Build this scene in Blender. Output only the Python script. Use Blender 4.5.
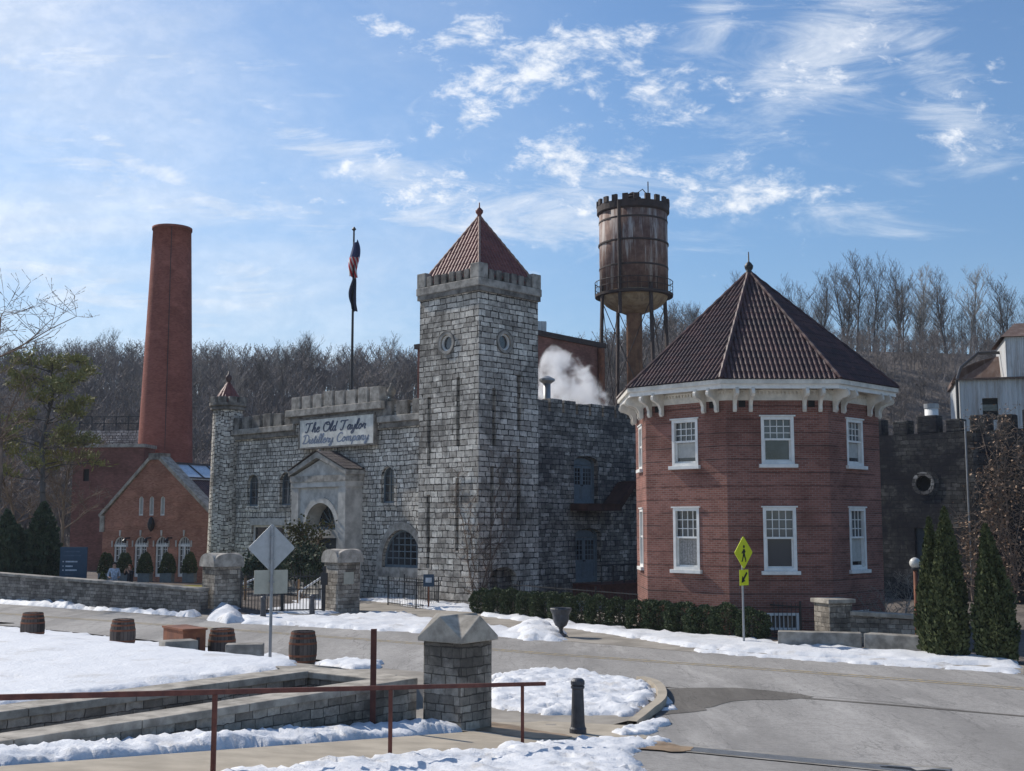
import bpy, bmesh, math, random
import numpy as np
from mathutils import Vector, Matrix, noise
rnd = random.Random(7)
RS = np.random.RandomState(5)
R = math.radians
for o in list(bpy.data.objects): bpy.data.objects.remove(o)
sc = bpy.context.scene
COL = sc.collection

# ------------------------------------------------------------------ camera
FPX = 1200.0; HORIZON = 522.0; CZ = 3.9
PITCH = math.atan((HORIZON - 385.5) / FPX)
cam_d = bpy.data.cameras.new("camera"); cam = bpy.data.objects.new("camera", cam_d); COL.objects.link(cam)
cam.location = (0, 0, CZ); cam.rotation_euler = (math.pi/2 + PITCH, 0, 0)
cam_d.sensor_width = 36; cam_d.lens = 36 * FPX / 1024; cam_d.clip_end = 3000; cam_d.clip_start = .1
sc.camera = cam
# ------------------------------------------------------------------ sky, sun, exposure
SUN_EL = R(38); SUN_AZ = math.atan2(-.80, .60)          # clockwise from +Y
SUN = Vector((math.sin(SUN_AZ)*math.cos(SUN_EL), math.cos(SUN_AZ)*math.cos(SUN_EL), math.sin(SUN_EL)))
sl = bpy.data.lights.new("sun", 'SUN'); sl.energy = 3.0; sl.angle = R(.6); sl.color = (1, .94, .85)
so = bpy.data.objects.new("sun", sl); COL.objects.link(so); so.location = (-60, 40, 80)
so.rotation_euler = (-SUN).to_track_quat('-Z', 'Y').to_euler()
sc.view_settings.view_transform = 'Standard'; sc.view_settings.look = 'None'
sc.view_settings.gamma = 1; sc.view_settings.use_curve_mapping = False
sc.view_settings.exposure = 0.60
sc.cycles.volume_bounces = 4
w = bpy.data.worlds.new("World"); sc.world = w; w.use_nodes = True

class NT:
    def __init__(s, tree): s.t = tree
    def n(s, typ, ins=None, **kw):
        nd = s.t.nodes.new(typ)
        for k, v in kw.items(): setattr(nd, k, v)
        if ins:
            for k, v in ins.items():
                sk = nd.inputs[k]
                if hasattr(v, 'is_output') or isinstance(v, bpy.types.NodeSocket): s.t.links.new(v, sk)
                else: sk.default_value = v
        return nd
    def math(s, op, a, b=0.0, clamp=False):
        return s.n('ShaderNodeMath', {0: a, 1: b}, operation=op, use_clamp=clamp).outputs[0]
    def mix(s, f, a, b, bt='MIX'):
        nd = s.t.nodes.new('ShaderNodeMix'); nd.data_type = 'RGBA'; nd.blend_type = bt
        for i, v in ((0, f), (6, a), (7, b)):
            if isinstance(v, bpy.types.NodeSocket): s.t.links.new(v, nd.inputs[i])
            else: nd.inputs[i].default_value = v if i == 0 else (tuple(v) + (1,))[:4]
        return nd.outputs[2]
    def ramp(s, f, lo, hi):
        return s.n('ShaderNodeMapRange', {0: f, 1: lo, 2: hi, 3: 0.0, 4: 1.0}, interpolation_type='SMOOTHSTEP').outputs[0]
    def noise(s, vec, scale, detail=4, rough=.55, dist=0.0):
        return s.n('ShaderNodeTexNoise', {'Vector': vec, 'Scale': scale, 'Detail': detail, 'Roughness': rough, 'Distortion': dist})
    def mapping(s, vec, loc=(0,0,0), rot=(0,0,0), scale=(1,1,1)):
        return s.n('ShaderNodeMapping', {'Vector': vec, 'Location': loc, 'Rotation': rot, 'Scale': scale}).outputs[0]

def build_world():
    w.node_tree.nodes.clear(); q = NT(w.node_tree)
    sky = q.n('ShaderNodeTexSky', sky_type='NISHITA', sun_disc=False, sun_elevation=SUN_EL, sun_rotation=SUN_AZ % (2*math.pi),
              altitude=200, air_density=1.15, dust_density=.35, ozone_density=2.0)
    d = q.n('ShaderNodeTexCoord').outputs['Generated']
    xyz = q.n('ShaderNodeSeparateXYZ', {0: d})
    zz = q.math('ADD', q.math('MAXIMUM', xyz.outputs[2], 0.0), .16)
    P = q.n('ShaderNodeCombineXYZ', {0: q.math('DIVIDE', xyz.outputs[0], zz), 1: q.math('DIVIDE', xyz.outputs[1], zz), 2: 0.0}).outputs[0]
    yy = q.math('MAXIMUM', xyz.outputs[1], .08)
    X = q.math('DIVIDE', xyz.outputs[0], yy); Z = q.math('DIVIDE', xyz.outputs[2], yy)      # bearing and height of each cloud
    S = q.n('ShaderNodeCombineXYZ', {0: X, 1: Z, 2: 0.0}).outputs[0]
    warp = q.n('ShaderNodeVectorMath', {0: S, 1: q.n('ShaderNodeVectorMath', {0: q.noise(q.mapping(S, (3,1,0)), 4.0, 4, .6).outputs['Color'], 'Scale': .09}, operation='SCALE').outputs[0]}, operation='ADD').outputs[0]
    ws = q.n('ShaderNodeSeparateXYZ', {0: warp})
    def cover(lst):
        tot = None
        for cx, cy, wx, wy, rot, amp in lst:
            x0 = (cx-512)/FPX; z0 = (522-cy)/FPX
            dx = q.math('SUBTRACT', ws.outputs[0], x0+.045); dz = q.math('SUBTRACT', ws.outputs[1], z0+.045)
            c_, s_ = math.cos(rot), math.sin(rot)
            a = q.math('MULTIPLY', q.math('ADD', q.math('MULTIPLY', dx, c_), q.math('MULTIPLY', dz, s_)), FPX/wx)
            b = q.math('MULTIPLY', q.math('SUBTRACT', q.math('MULTIPLY', dz, c_), q.math('MULTIPLY', dx, s_)), FPX/wy)
            r2 = q.math('ADD', q.math('MULTIPLY', a, a), q.math('MULTIPLY', b, b))
            g = q.math('MULTIPLY', q.math('POWER', 2.718, q.math('MULTIPLY', r2, -1.0)), amp)
            tot = g if tot is None else q.math('MAXIMUM', tot, g)
        return tot
    # mottled broken cloud (ripples a few degrees across)
    rip = q.noise(q.mapping(S, (0, 0, 0), (0, 0, .5), (17, 30, 1)), 1.0, 9, .68, .4).outputs[0]
    rip2 = q.noise(q.mapping(S, (9, 3, 0), (0, 0, .5), (48, 80, 1)), 1.0, 7, .66, .3).outputs[0]
    n1 = q.math('ADD', q.math('MULTIPLY', rip, .62), q.math('MULTIPLY', rip2, .38))
    c1 = cover(((545,60,125,58,.15,1.0), (455,20,70,30,.3,.9), (558,152,48,36,.4,1.05), (612,155,32,38,-.3,1.0), (460,115,55,32,.2,.9), (655,95,55,36,0,.9), (740,185,120,34,-.1,.95), (985,120,60,60,.5,.7), (300,205,70,26,-.3,.85), (430,180,140,36,-.2,.9), (375,20,60,16,-.2,.8), (590,200,90,30,.2,.85), (830,40,150,60,.6,.75), (-260,60,160,60,.2,.8), (1330,120,150,60,-.3,.8)))
    m1 = q.ramp(q.math('ADD', n1, q.math('MULTIPLY', q.math('SUBTRACT', c1, 1.0), .24)), .36, .58)
    # fibrous veil and streaks
    fib = q.noise(q.mapping(S, (2, 7, 0), (0, 0, -.55), (7, 30, 1)), 1.0, 10, .68, .7).outputs[0]
    c2 = cover(((380,170,170,36,-.35,.95), (520,205,150,42,.1,.9), (330,250,120,30,-.3,.7), (830,40,150,50,.75,1.0), (960,95,34,80,.35,.8), (700,20,80,30,.6,.6), (50,280,170,80,.2,1.1), (110,150,180,16,-.55,1.0), (250,300,120,40,.1,.9), (200,80,200,26,-.6,.75), (100,190,220,60,-.4,.7), (40,40,120,38,-.2,.85), (230,60,120,40,-.6,.55), (150,110,150,30,-.6,.5), (890,215,80,20,0,.35), (-300,260,300,140,0,1.0)))
    m2 = q.math('MULTIPLY', q.ramp(q.math('ADD', fib, q.math('MULTIPLY', q.math('SUBTRACT', c2, 1.0), .30)), .24, .62), .80)
    # even thin veil, thicker low down and towards the sun
    az = q.n('ShaderNodeVectorMath', {0: d, 1: (-.80, .58, .0)}, operation='DOT_PRODUCT').outputs['Value']
    vn = q.noise(q.mapping(S, (4, 4, 0), (0, 0, -.3), (3, 7, 1)), 1.0, 7, .6, .5).outputs[0]
    veil = q.math('MULTIPLY', q.math('MULTIPLY', q.ramp(az, .42, 1.02), q.math('ADD', q.ramp(vn, .3, .7), .38)), .80)
    low = q.math('MULTIPLY', q.math('SUBTRACT', 1.0, q.ramp(xyz.outputs[2], .02, .24)), .20)
    m = q.math('MAXIMUM', q.math('MAXIMUM', m1, m2), q.math('ADD', veil, low), True)
    tone = q.mix(q.ramp(n1, .40, .66), (4.0, 4.35, 4.85), (5.5, 5.6, 5.75))
    skyc = q.mix(1.0, sky.outputs[0], q.mix(q.ramp(xyz.outputs[2], .0, .34), (.36, .44, .54), SKYTINT), 'MULTIPLY')
    c = q.mix(q.math('MULTIPLY', m, .86), skyc, tone)
    bg = q.n('ShaderNodeBackground', {'Color': c, 'Strength': .13})
    q.n('ShaderNodeOutputWorld', {'Surface': bg.outputs[0]})
SKYTINT = (.47, .565, .66)
build_world()

# ------------------------------------------------------------------ pixels to places (the camera's own geometry)
sp, cp = math.sin(PITCH), math.cos(PITCH)
def ray(u, v):
    a = (u - 512) / FPX; b = (385.5 - v) / FPX
    return Vector((a, cp - b*sp, sp + b*cp))
def smooth(t): t = min(1, max(0, t)); return t*t*(3-2*t)
P3 = Vector((.17, 20.0)); E2 = Vector((.605, .796)); N2 = Vector((-.796, .605))     # hand-rail line: along, across
def st(x, y): r = Vector((x, y)) - P3; return r.dot(E2), r.dot(N2)
def xy(s, t): return P3 + E2*s + N2*t
def hill(x, y):
    if y < 60: return 0.0
    a = x / y
    k = smooth((a + .02) / .30)
    d0 = 108*(1-k) + 84*k; d1 = 235*(1-k) + 150*k; H = 28.5*(1-k) + 25*k
    h = H * smooth((y - d0) / (d1 - d0))
    if y > d1: h -= min(H, (y - d1) * .12)
    h += (noise.noise((x*.02, y*.02, 0)) * 3.0) * smooth((y-d0)/60)
    return max(0, h)
def gz(x, y):
    s, t = st(x, y)
    ramp = min(2.2, max(0, .3 - .09*s))
    if y > 40:
        lawn = .30 * smooth((-x - 9) / 3) * smooth((y - 51.1 + (x + 13.2)*.652 - .3) / .8) * (1 - smooth((y-66)/10))
        ramp = lawn + hill(x, y)
    elif t > 5.6 and t < 30:
        f = 1 - smooth((t - 25)/4)
        if s < 5: z = 1.05 - .80*smooth((s - .8)/4.2)
        else: z = .25*(1 - smooth((s-5.0)/1.3))
        ramp = z*f
    elif t > 3.3 and s < .9: ramp = .45
    return ramp
def G(u, v, z=None):
    r = ray(u, v)
    if z is not None: return Vector((0, 0, CZ)) + r*((z-CZ)/r.z)
    k = 4.0
    while k < 400:
        p = Vector((0, 0, CZ)) + r*k
        if p.z <= gz(p.x, p.y): break
        k += .04
    p.z = gz(p.x, p.y); return p
def at(u, v, d):
    r = ray(u, v); return Vector((0, 0, CZ)) + r*(d/r.y)
class Face:                                              # a vertical wall face: a along, z up, o outwards
    def __init__(s, O, ux, n): s.O = Vector((O[0], O[1], 0)); s.ux = Vector((ux[0], ux[1], 0)).normalized(); s.n = Vector((n[0], n[1], 0)).normalized()
    def pt(s, a, z, o=0.0): p = s.O + s.ux*a + s.n*o; p.z = z; return p
    def px(s, u, v, o=0.0):
        r = ray(u, v); c = Vector((0, 0, CZ)); k = (s.O + s.n*o - c).dot(s.n) / r.dot(s.n)
        p = c + r*k; return (p - s.O).dot(s.ux), p.z
    def rect(s, x0, x1, y0, y1, o=0.0):                  # pixel box -> a0, a1, z0, z1
        ym = (y0+y1)/2; xm = (x0+x1)/2
        a0 = s.px(x0, ym, o)[0]; a1 = s.px(x1, ym, o)[0]
        return min(a0, a1), max(a0, a1), s.px(xm, y1, o)[1], s.px(xm, y0, o)[1]

# ------------------------------------------------------------------ mesh building
LOC = {}
class MB:
    def __init__(s): s.v = []; s.f = []
    def add(s, vs, fs):
        b = len(s.v); s.v += [Vector(p) for p in vs]; s.f += [tuple(i+b for i in f) for f in fs]; return s
    def hexa(s, p):                                       # 8 points: bottom 4, top 4
        return s.add(p, [(0,3,2,1), (4,5,6,7), (0,1,5,4), (1,2,6,5), (2,3,7,6), (3,0,4,7)])
    def box(s, c, size, rz=0.0):                          # c = centre of the base
        x, y, z = size[0]/2, size[1]/2, size[2]; M = Matrix.Rotation(rz, 3, 'Z'); c = Vector(c)
        return s.hexa([c + M @ Vector(p) for p in ((-x,-y,0), (x,-y,0), (x,y,0), (-x,y,0), (-x,-y,z), (x,-y,z), (x,y,z), (-x,y,z))])
    def fbox(s, F, a0, a1, z0, z1, o0, o1):
        return s.hexa([F.pt(a0,z0,o1), F.pt(a1,z0,o1), F.pt(a1,z0,o0), F.pt(a0,z0,o0), F.pt(a0,z1,o1), F.pt(a1,z1,o1), F.pt(a1,z1,o0), F.pt(a0,z1,o0)])
    def fprism(s, F, poly, o0, o1):
        n = len(poly); vs = [F.pt(a, z, o1) for a, z in poly] + [F.pt(a, z, o0) for a, z in poly]
        fs = [tuple(range(n)), tuple(range(2*n-1, n-1, -1))] + [(i, i+n, (i+1) % n + n, (i+1) % n) for i in range(n)]
        return s.add(vs, fs)
    def fring(s, F, outer, inner, o0, o1):                # same point count
        n = len(outer)
        vs = [F.pt(a,z,o1) for a,z in outer] + [F.pt(a,z,o1) for a,z in inner] + [F.pt(a,z,o0) for a,z in outer] + [F.pt(a,z,o0) for a,z in inner]
        fs = []
        for i in range(n):
            j = (i+1) % n
            fs += [(i, j, n+j, n+i), (2*n+i, 3*n+i, 3*n+j, 2*n+j), (i, 2*n+i, 2*n+j, j), (n+i, n+j, 3*n+j, 3*n+i)]
        return s.add(vs, fs)
    def prism(s, poly, z0, z1):                           # horizontal polygon [(x,y)]
        n = len(poly); vs = [(p[0], p[1], z0) for p in poly] + [(p[0], p[1], z1) for p in poly]
        fs = [tuple(range(n-1, -1, -1)), tuple(range(n, 2*n))] + [(i, (i+1) % n, (i+1) % n + n, i+n) for i in range(n)]
        return s.add(vs, fs)
    def tube(s, pts, r, k=8, cap=True):
        pts = [Vector(p) for p in pts]; rs = r if isinstance(r, (list, tuple)) else [r]*len(pts)
        b = len(s.v); n = len(pts); up = None
        for i, p in enumerate(pts):
            d = (pts[min(i+1, n-1)] - pts[max(i-1, 0)]).normalized()
            if up is None: up = d.orthogonal().normalized()
            up = (up - d*up.dot(d)).normalized(); sd = d.cross(up)
            for j in range(k):
                a = 2*math.pi*j/k; s.v.append(p + (up*math.cos(a) + sd*math.sin(a))*rs[i])
        for i in range(n-1):
            for j in range(k): s.f.append((b+i*k+j, b+i*k+(j+1) % k, b+(i+1)*k+(j+1) % k, b+(i+1)*k+j))
        if cap: s.f.append(tuple(b+j for j in range(k-1, -1, -1))); s.f.append(tuple(b+(n-1)*k+j for j in range(k)))
        return s
    def bar(s, p, q, wd, ht=None):                        # square bar
        p, q = Vector(p), Vector(q); d = (q-p).normalized(); ht = ht or wd
        sd = d.cross(Vector((0,0,1)))
        sd = sd.normalized() if sd.length > 1e-4 else Vector((1,0,0)); up = sd.cross(d).normalized()
        a, c = sd*wd/2, up*ht/2
        return s.hexa([p-a-c, p+a-c, p+a+c, p-a+c, q-a-c, q+a-c, q+a+c, q-a+c])
    def lathe(s, prof, c, k=24):
        c = Vector(c); b = len(s.v)
        for r, z in prof:
            for j in range(k): a = 2*math.pi*j/k; s.v.append(c + Vector((r*math.cos(a), r*math.sin(a), z)))
        for i in range(len(prof)-1):
            for j in range(k): s.f.append((b+i*k+j, b+i*k+(j+1) % k, b+(i+1)*k+(j+1) % k, b+(i+1)*k+j))
        s.f.append(tuple(b+j for j in range(k-1, -1, -1))); m = len(prof)-1; s.f.append(tuple(b+m*k+j for j in range(k)))
        return s
    def build(s, name, mat, parent=None, smooth=False, fix=True, uv=True, bevel=0.0):
        return mesh_obj(name, s.v, s.f, mat, parent, smooth, fix, uv, bevel)

def metric_uv(me, off=Vector((0,0,0))):
    if not me.polygons: return
    uvl = me.uv_layers.get('UVMap') or me.uv_layers.new(name='UVMap')
    for p in me.polygons:
        n = p.normal
        if abs(n.z) > .95: ux, vy = Vector((1,0,0)), Vector((0,1,0))
        else:
            ux = Vector((-n.y, n.x, 0)).normalized(); vy = n.cross(ux)
        for li in p.loop_indices:
            co = me.vertices[me.loops[li].vertex_index].co + off
            uvl.data[li].uv = (co.dot(ux), co.dot(vy))
def mesh_obj(name, v, f, mat, parent=None, smooth=False, fix=True, uv=True, bevel=0.0):
    if parent is not None: L = LOC[parent.name]
    else:
        A = np.array([tuple(p) for p in v]); lo, hi = A.min(0), A.max(0); L = Vector(((lo[0]+hi[0])/2, (lo[1]+hi[1])/2, lo[2]))
    me = bpy.data.meshes.new(name); me.from_pydata([(p[0]-L[0], p[1]-L[1], p[2]-L[2]) for p in v], [], f)
    if fix or bevel:
        bm = bmesh.new(); bm.from_mesh(me)
        if fix: bmesh.ops.recalc_face_normals(bm, faces=bm.faces[:])
        if bevel: bmesh.ops.bevel(bm, geom=[e for e in bm.edges if len(e.link_faces) == 2 and e.calc_face_angle(0) > .5], offset=bevel, segments=2, affect='EDGES', profile=.6)
        bm.to_mesh(me); bm.free()
    me.update()
    if uv: metric_uv(me, L)
    if mat: me.materials.append(mat)
    if smooth:
        for p in me.polygons: p.use_smooth = True
    o = bpy.data.objects.new(name, me); COL.objects.link(o)
    if parent is not None: o.parent = parent; LOC[o.name] = L
    else: o.location = L; LOC[o.name] = L
    return o
def empty(name, loc, label=None, cat=None, group=None):
    o = bpy.data.objects.new(name, None); COL.objects.link(o); o.location = loc; o.empty_display_size = .3
    LOC[o.name] = Vector(loc)
    if label: tag(o, label, cat, group)
    return o
def tag(o, label=None, cat=None, group=None, kind=None):
    if label: o['label'] = label
    if cat: o['category'] = cat
    if group: o['group'] = group
    if kind: o['kind'] = kind
    return o
def copy_tree(o, parent=None):
    c = o.copy(); COL.objects.link(c)
    if parent is not None: c.parent = parent
    for ch in [x for x in o.children]: copy_tree(ch, c)
    return c
def cut(o, mb):                                            # carve pockets (windows, doors) out of a wall
    L = LOC[o.name]
    me = bpy.data.meshes.new('cutter'); me.from_pydata([tuple(p - L) for p in mb.v], [], mb.f)
    bm = bmesh.new(); bm.from_mesh(me); bmesh.ops.recalc_face_normals(bm, faces=bm.faces[:]); bm.to_mesh(me); bm.free()
    c = bpy.data.objects.new('cutter', me); COL.objects.link(c); c.matrix_world = Matrix.Translation(L)
    md = o.modifiers.new('cut', 'BOOLEAN'); md.operation = 'DIFFERENCE'; md.solver = 'EXACT'; md.object = c
    bpy.context.view_layer.update()
    ev = o.evaluated_get(bpy.context.evaluated_depsgraph_get())
    nm = bpy.data.meshes.new_from_object(ev); old = o.data
    o.modifiers.clear(); o.data = nm; nm.name = old.name
    if not nm.materials and old.materials: nm.materials.append(old.materials[0])
    metric_uv(nm, L); bpy.data.objects.remove(c)
def arch(a0, a1, z0, z1, n=12, rise=None):                  # arched opening outline
    w2 = (a1-a0)/2; c = (a0+a1)/2; rise = w2 if rise is None else rise
    zs = z1 - rise
    return [(a0, z0), (a1, z0)] + [(c + w2*math.cos(math.pi*i/n), zs + rise*math.sin(math.pi*i/n)) for i in range(n+1)]
def grow_poly(poly, d):                                     # scale an outline outwards by about d
    ca = sum(p[0] for p in poly)/len(poly); cz = sum(p[1] for p in poly)/len(poly)
    wa = max(p[0] for p in poly)-min(p[0] for p in poly); wz = max(p[1] for p in poly)-min(p[1] for p in poly)
    return [(ca + (p[0]-ca)*(1+2*d/wa), cz + (p[1]-cz)*(1+2*d/wz)) for p in poly]
def circ(a, z, r, n=24, rz=None): rz = rz or r; return [(a + r*math.cos(2*math.pi*i/n), z + rz*math.sin(2*math.pi*i/n)) for i in range(n)]
def text_mesh(body, F, a, z, size, o, mat, parent, name='lettering', shear=0.0, align='CENTER', sx=1.0, offset=0.0):
    cu = bpy.data.curves.new('t', 'FONT'); cu.body = body; cu.size = size; cu.align_x = align; cu.shear = shear; cu.extrude = .004; cu.offset = offset
    to = bpy.data.objects.new('t', cu); COL.objects.link(to); bpy.context.view_layer.update()
    me = bpy.data.meshes.new_from_object(to.evaluated_get(bpy.context.evaluated_depsgraph_get()))
    v = [F.pt(a + p.co.x*sx, z + p.co.y, o + p.co.z) for p in me.vertices]; f = [tuple(p.vertices) for p in me.polygons]
    bpy.data.objects.remove(to)
    return mesh_obj(name, v, f, mat, parent, fix=False)

# ------------------------------------------------------------------ materials
MATS = {}
def newmat(name, rough=.8, spec=.3, metal=0.0):
    m = bpy.data.materials.new(name); m.use_nodes = True; q = NT(m.node_tree)
    b = m.node_tree.nodes['Principled BSDF']; b.inputs['Roughness'].default_value = rough
    b.inputs['Specular IOR Level'].default_value = spec; b.inputs['Metallic'].default_value = metal
    MATS[name] = m; q.b = b; q.m = m
    return q
def setc(q, sock): q.t.links.new(sock, q.b.inputs['Base Color'])
def bump(q, h, strength=.5, dist=.02):
    nd = q.n('ShaderNodeBump', {'Height': h, 'Strength': strength, 'Distance': dist}); q.t.links.new(nd.outputs[0], q.b.inputs['Normal'])
def geo(q): return q.n('ShaderNodeNewGeometry').outputs['Position']
def uvn(q): return q.n('ShaderNodeUVMap', uv_map='UVMap').outputs[0]

def plain(name, col, rough=.7, spec=.3, metal=0.0, var=.25, scale=6.0, bmp=0.0):
    q = newmat(name, rough, spec, metal)
    n = q.noise(q.n('ShaderNodeTexCoord').outputs['Object'], scale, 6, .6).outputs[0]
    lo = [c*(1-var) for c in col]; hi = [min(1, c*(1+var)) for c in col]
    setc(q, q.mix(q.ramp(n, .3, .7), lo, hi))
    if bmp: bump(q, n, bmp, .02)
    return q.m
def masonry(name, c1, c2, mortar, bw, bh, ms, dist=.05, stain=.5, stain_col=(.05,.05,.055), rough=.9, streak=.4, bstr=.8, squash=.7, bdist=.03, thresh=(.42,.62)):
    q = newmat(name, rough, .2); uv = uvn(q); P = geo(q)
    dn = q.noise(P, .9 / max(bh, .05) * .35, 3, .6)
    off = q.n('ShaderNodeVectorMath', {0: q.n('ShaderNodeVectorMath', {0: dn.outputs['Color'], 1: (.5,.5,.5)}, operation='SUBTRACT').outputs[0], 'Scale': dist}, operation='SCALE').outputs[0]
    vec = q.n('ShaderNodeVectorMath', {0: uv, 1: off}, operation='ADD').outputs[0]
    sv = q.n('ShaderNodeSeparateXYZ', {0: vec})
    def n1(a, b, sc): return q.noise(q.n('ShaderNodeCombineXYZ', {0: a, 1: b, 2: 0.0}).outputs[0], sc, 1, .4).outputs[0]
    v2 = q.math('ADD', sv.outputs[1], q.math('MULTIPLY', q.math('SUBTRACT', n1(7.7, sv.outputs[1], .30/bh), .5), bh*1.5))
    row_ = q.math('MULTIPLY', q.math('FLOOR', q.math('DIVIDE', v2, bh)), 11.3)
    u2 = q.math('ADD', sv.outputs[0], q.math('MULTIPLY', q.math('SUBTRACT', n1(q.math('MULTIPLY', sv.outputs[0], .42/bw), row_, 1.0), .5), bw*1.5))
    vec = q.n('ShaderNodeCombineXYZ', {0: u2, 1: v2, 2: 0.0}).outputs[0]
    hi_ = q.noise(P, 11.0, 3, .6).outputs['Color']
    vec = q.n('ShaderNodeVectorMath', {0: vec, 1: q.n('ShaderNodeVectorMath', {0: q.n('ShaderNodeVectorMath', {0: hi_, 1: (.5,.5,.5)}, operation='SUBTRACT').outputs[0], 'Scale': bh*.22}, operation='SCALE').outputs[0]}, operation='ADD').outputs[0]
    br = q.n('ShaderNodeTexBrick', {'Vector': vec, 'Color1': (0,0,0,1), 'Color2': (1,1,1,1), 'Mortar': (.5,.5,.5,1), 'Scale': 1.0, 'Mortar Size': q.math('MULTIPLY', q.ramp(q.noise(P, 4.0, 3, .6).outputs[0], .15, .85), ms*2.0), 'Mortar Smooth': .5, 'Bias': 0.0, 'Brick Width': bw, 'Row Height': bh},
             offset=.5, offset_frequency=2, squash=squash, squash_frequency=3)
    rv = q.n('ShaderNodeSeparateColor', {0: br.outputs['Color']}).outputs[0]
    blot = q.noise(P, 2.1, 3, .6).outputs[0]
    rv = q.math('ADD', q.math('MULTIPLY', rv, .75), q.math('MULTIPLY', q.ramp(blot, .3, .7), .35), True)
    col = q.mix(q.math('POWER', rv, 1.25), c1, c2)
    fine = q.noise(P, 5.0/bh*.25, 7, .7).outputs[0]
    col = q.mix(q.math('MULTIPLY', q.ramp(fine, .35, .75), .55), col, [c*.5 for c in c1])
    col = q.mix(br.outputs['Fac'], col, mortar)
    sn = q.noise(P, .45, 7, .68, .4).outputs[0]
    sk = q.noise(q.mapping(P, (0,0,0), (0,0,0), (1.3, 1.3, .16)), 1.0, 5, .65).outputs[0]
    col = q.mix(q.math('MULTIPLY', q.ramp(sn, *thresh), stain), col, stain_col)
    col = q.mix(q.math('MULTIPLY', q.ramp(sk, .48, .72), streak), col, stain_col)
    setc(q, col)
    h = q.math('ADD', q.math('MULTIPLY', q.math('SUBTRACT', 1.0, br.outputs['Fac']), 1.0), q.math('MULTIPLY', fine, .6))
    bump(q, h, bstr, bdist)
    return q.m
def rubble(name, c1, c2, mortar, scale=3.2, stain=.4, stain_col=(.05,.05,.05)):
    q = newmat(name, .92, .15); uv = uvn(q); P = geo(q)
    dn = q.noise(P, 3.0, 3, .6).outputs['Color']
    vec = q.n('ShaderNodeVectorMath', {0: q.mapping(uv, (0,0,0), (0,0,0), (.62, 1, 1)), 1: q.n('ShaderNodeVectorMath', {0: dn, 'Scale': .06}, operation='SCALE').outputs[0]}, operation='ADD').outputs[0]
    ve = q.n('ShaderNodeTexVoronoi', {'Vector': vec, 'Scale': scale, 'Randomness': .8}, feature='DISTANCE_TO_EDGE', voronoi_dimensions='2D').outputs['Distance']
    vc = q.n('ShaderNodeTexVoronoi', {'Vector': vec, 'Scale': scale, 'Randomness': .8}, feature='F1', voronoi_dimensions='2D').outputs['Color']
    rv = q.n('ShaderNodeSeparateColor', {0: vc}).outputs[0]
    fine = q.noise(P, 9.0, 7, .65).outputs[0]
    col = q.mix(rv, c1, c2); col = q.mix(q.math('MULTIPLY', q.ramp(fine, .4, .75), .5), col, [c*.5 for c in c1])
    mf = q.math('SUBTRACT', 1.0, q.ramp(ve, .015, .075)); col = q.mix(mf, col, mortar)
    sn = q.noise(P, .8, 6, .65).outputs[0]; col = q.mix(q.math('MULTIPLY', q.ramp(sn, .45, .65), stain), col, stain_col)
    setc(q, col); bump(q, q.math('ADD', q.math('MULTIPLY', q.ramp(ve, 0.0, .16), 1.0), q.math('MULTIPLY', fine, .5)), .9, .05)
    return q.m

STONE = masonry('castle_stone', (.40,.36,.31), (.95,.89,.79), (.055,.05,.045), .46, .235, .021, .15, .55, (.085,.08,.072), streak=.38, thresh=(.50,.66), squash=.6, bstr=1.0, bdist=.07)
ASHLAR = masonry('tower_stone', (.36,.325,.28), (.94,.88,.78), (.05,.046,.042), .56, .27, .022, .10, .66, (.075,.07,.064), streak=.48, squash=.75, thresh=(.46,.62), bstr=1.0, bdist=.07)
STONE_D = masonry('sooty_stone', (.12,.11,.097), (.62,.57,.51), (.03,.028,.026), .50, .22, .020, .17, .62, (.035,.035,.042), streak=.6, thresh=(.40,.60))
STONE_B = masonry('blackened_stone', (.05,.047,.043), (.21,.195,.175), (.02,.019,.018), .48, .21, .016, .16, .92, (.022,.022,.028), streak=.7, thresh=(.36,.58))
TRIM = plain('carved_limestone', (.33,.305,.27), .9, .2, var=.4, scale=2.5, bmp=.3)
TRIM_D = plain('weathered_limestone', (.19,.175,.155), .9, .2, var=.5, scale=2.2, bmp=.4)
PALE = plain('portal_limestone', (.50,.475,.435), .9, .2, var=.28, scale=1.6, bmp=.2)
BRICK = None
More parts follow.
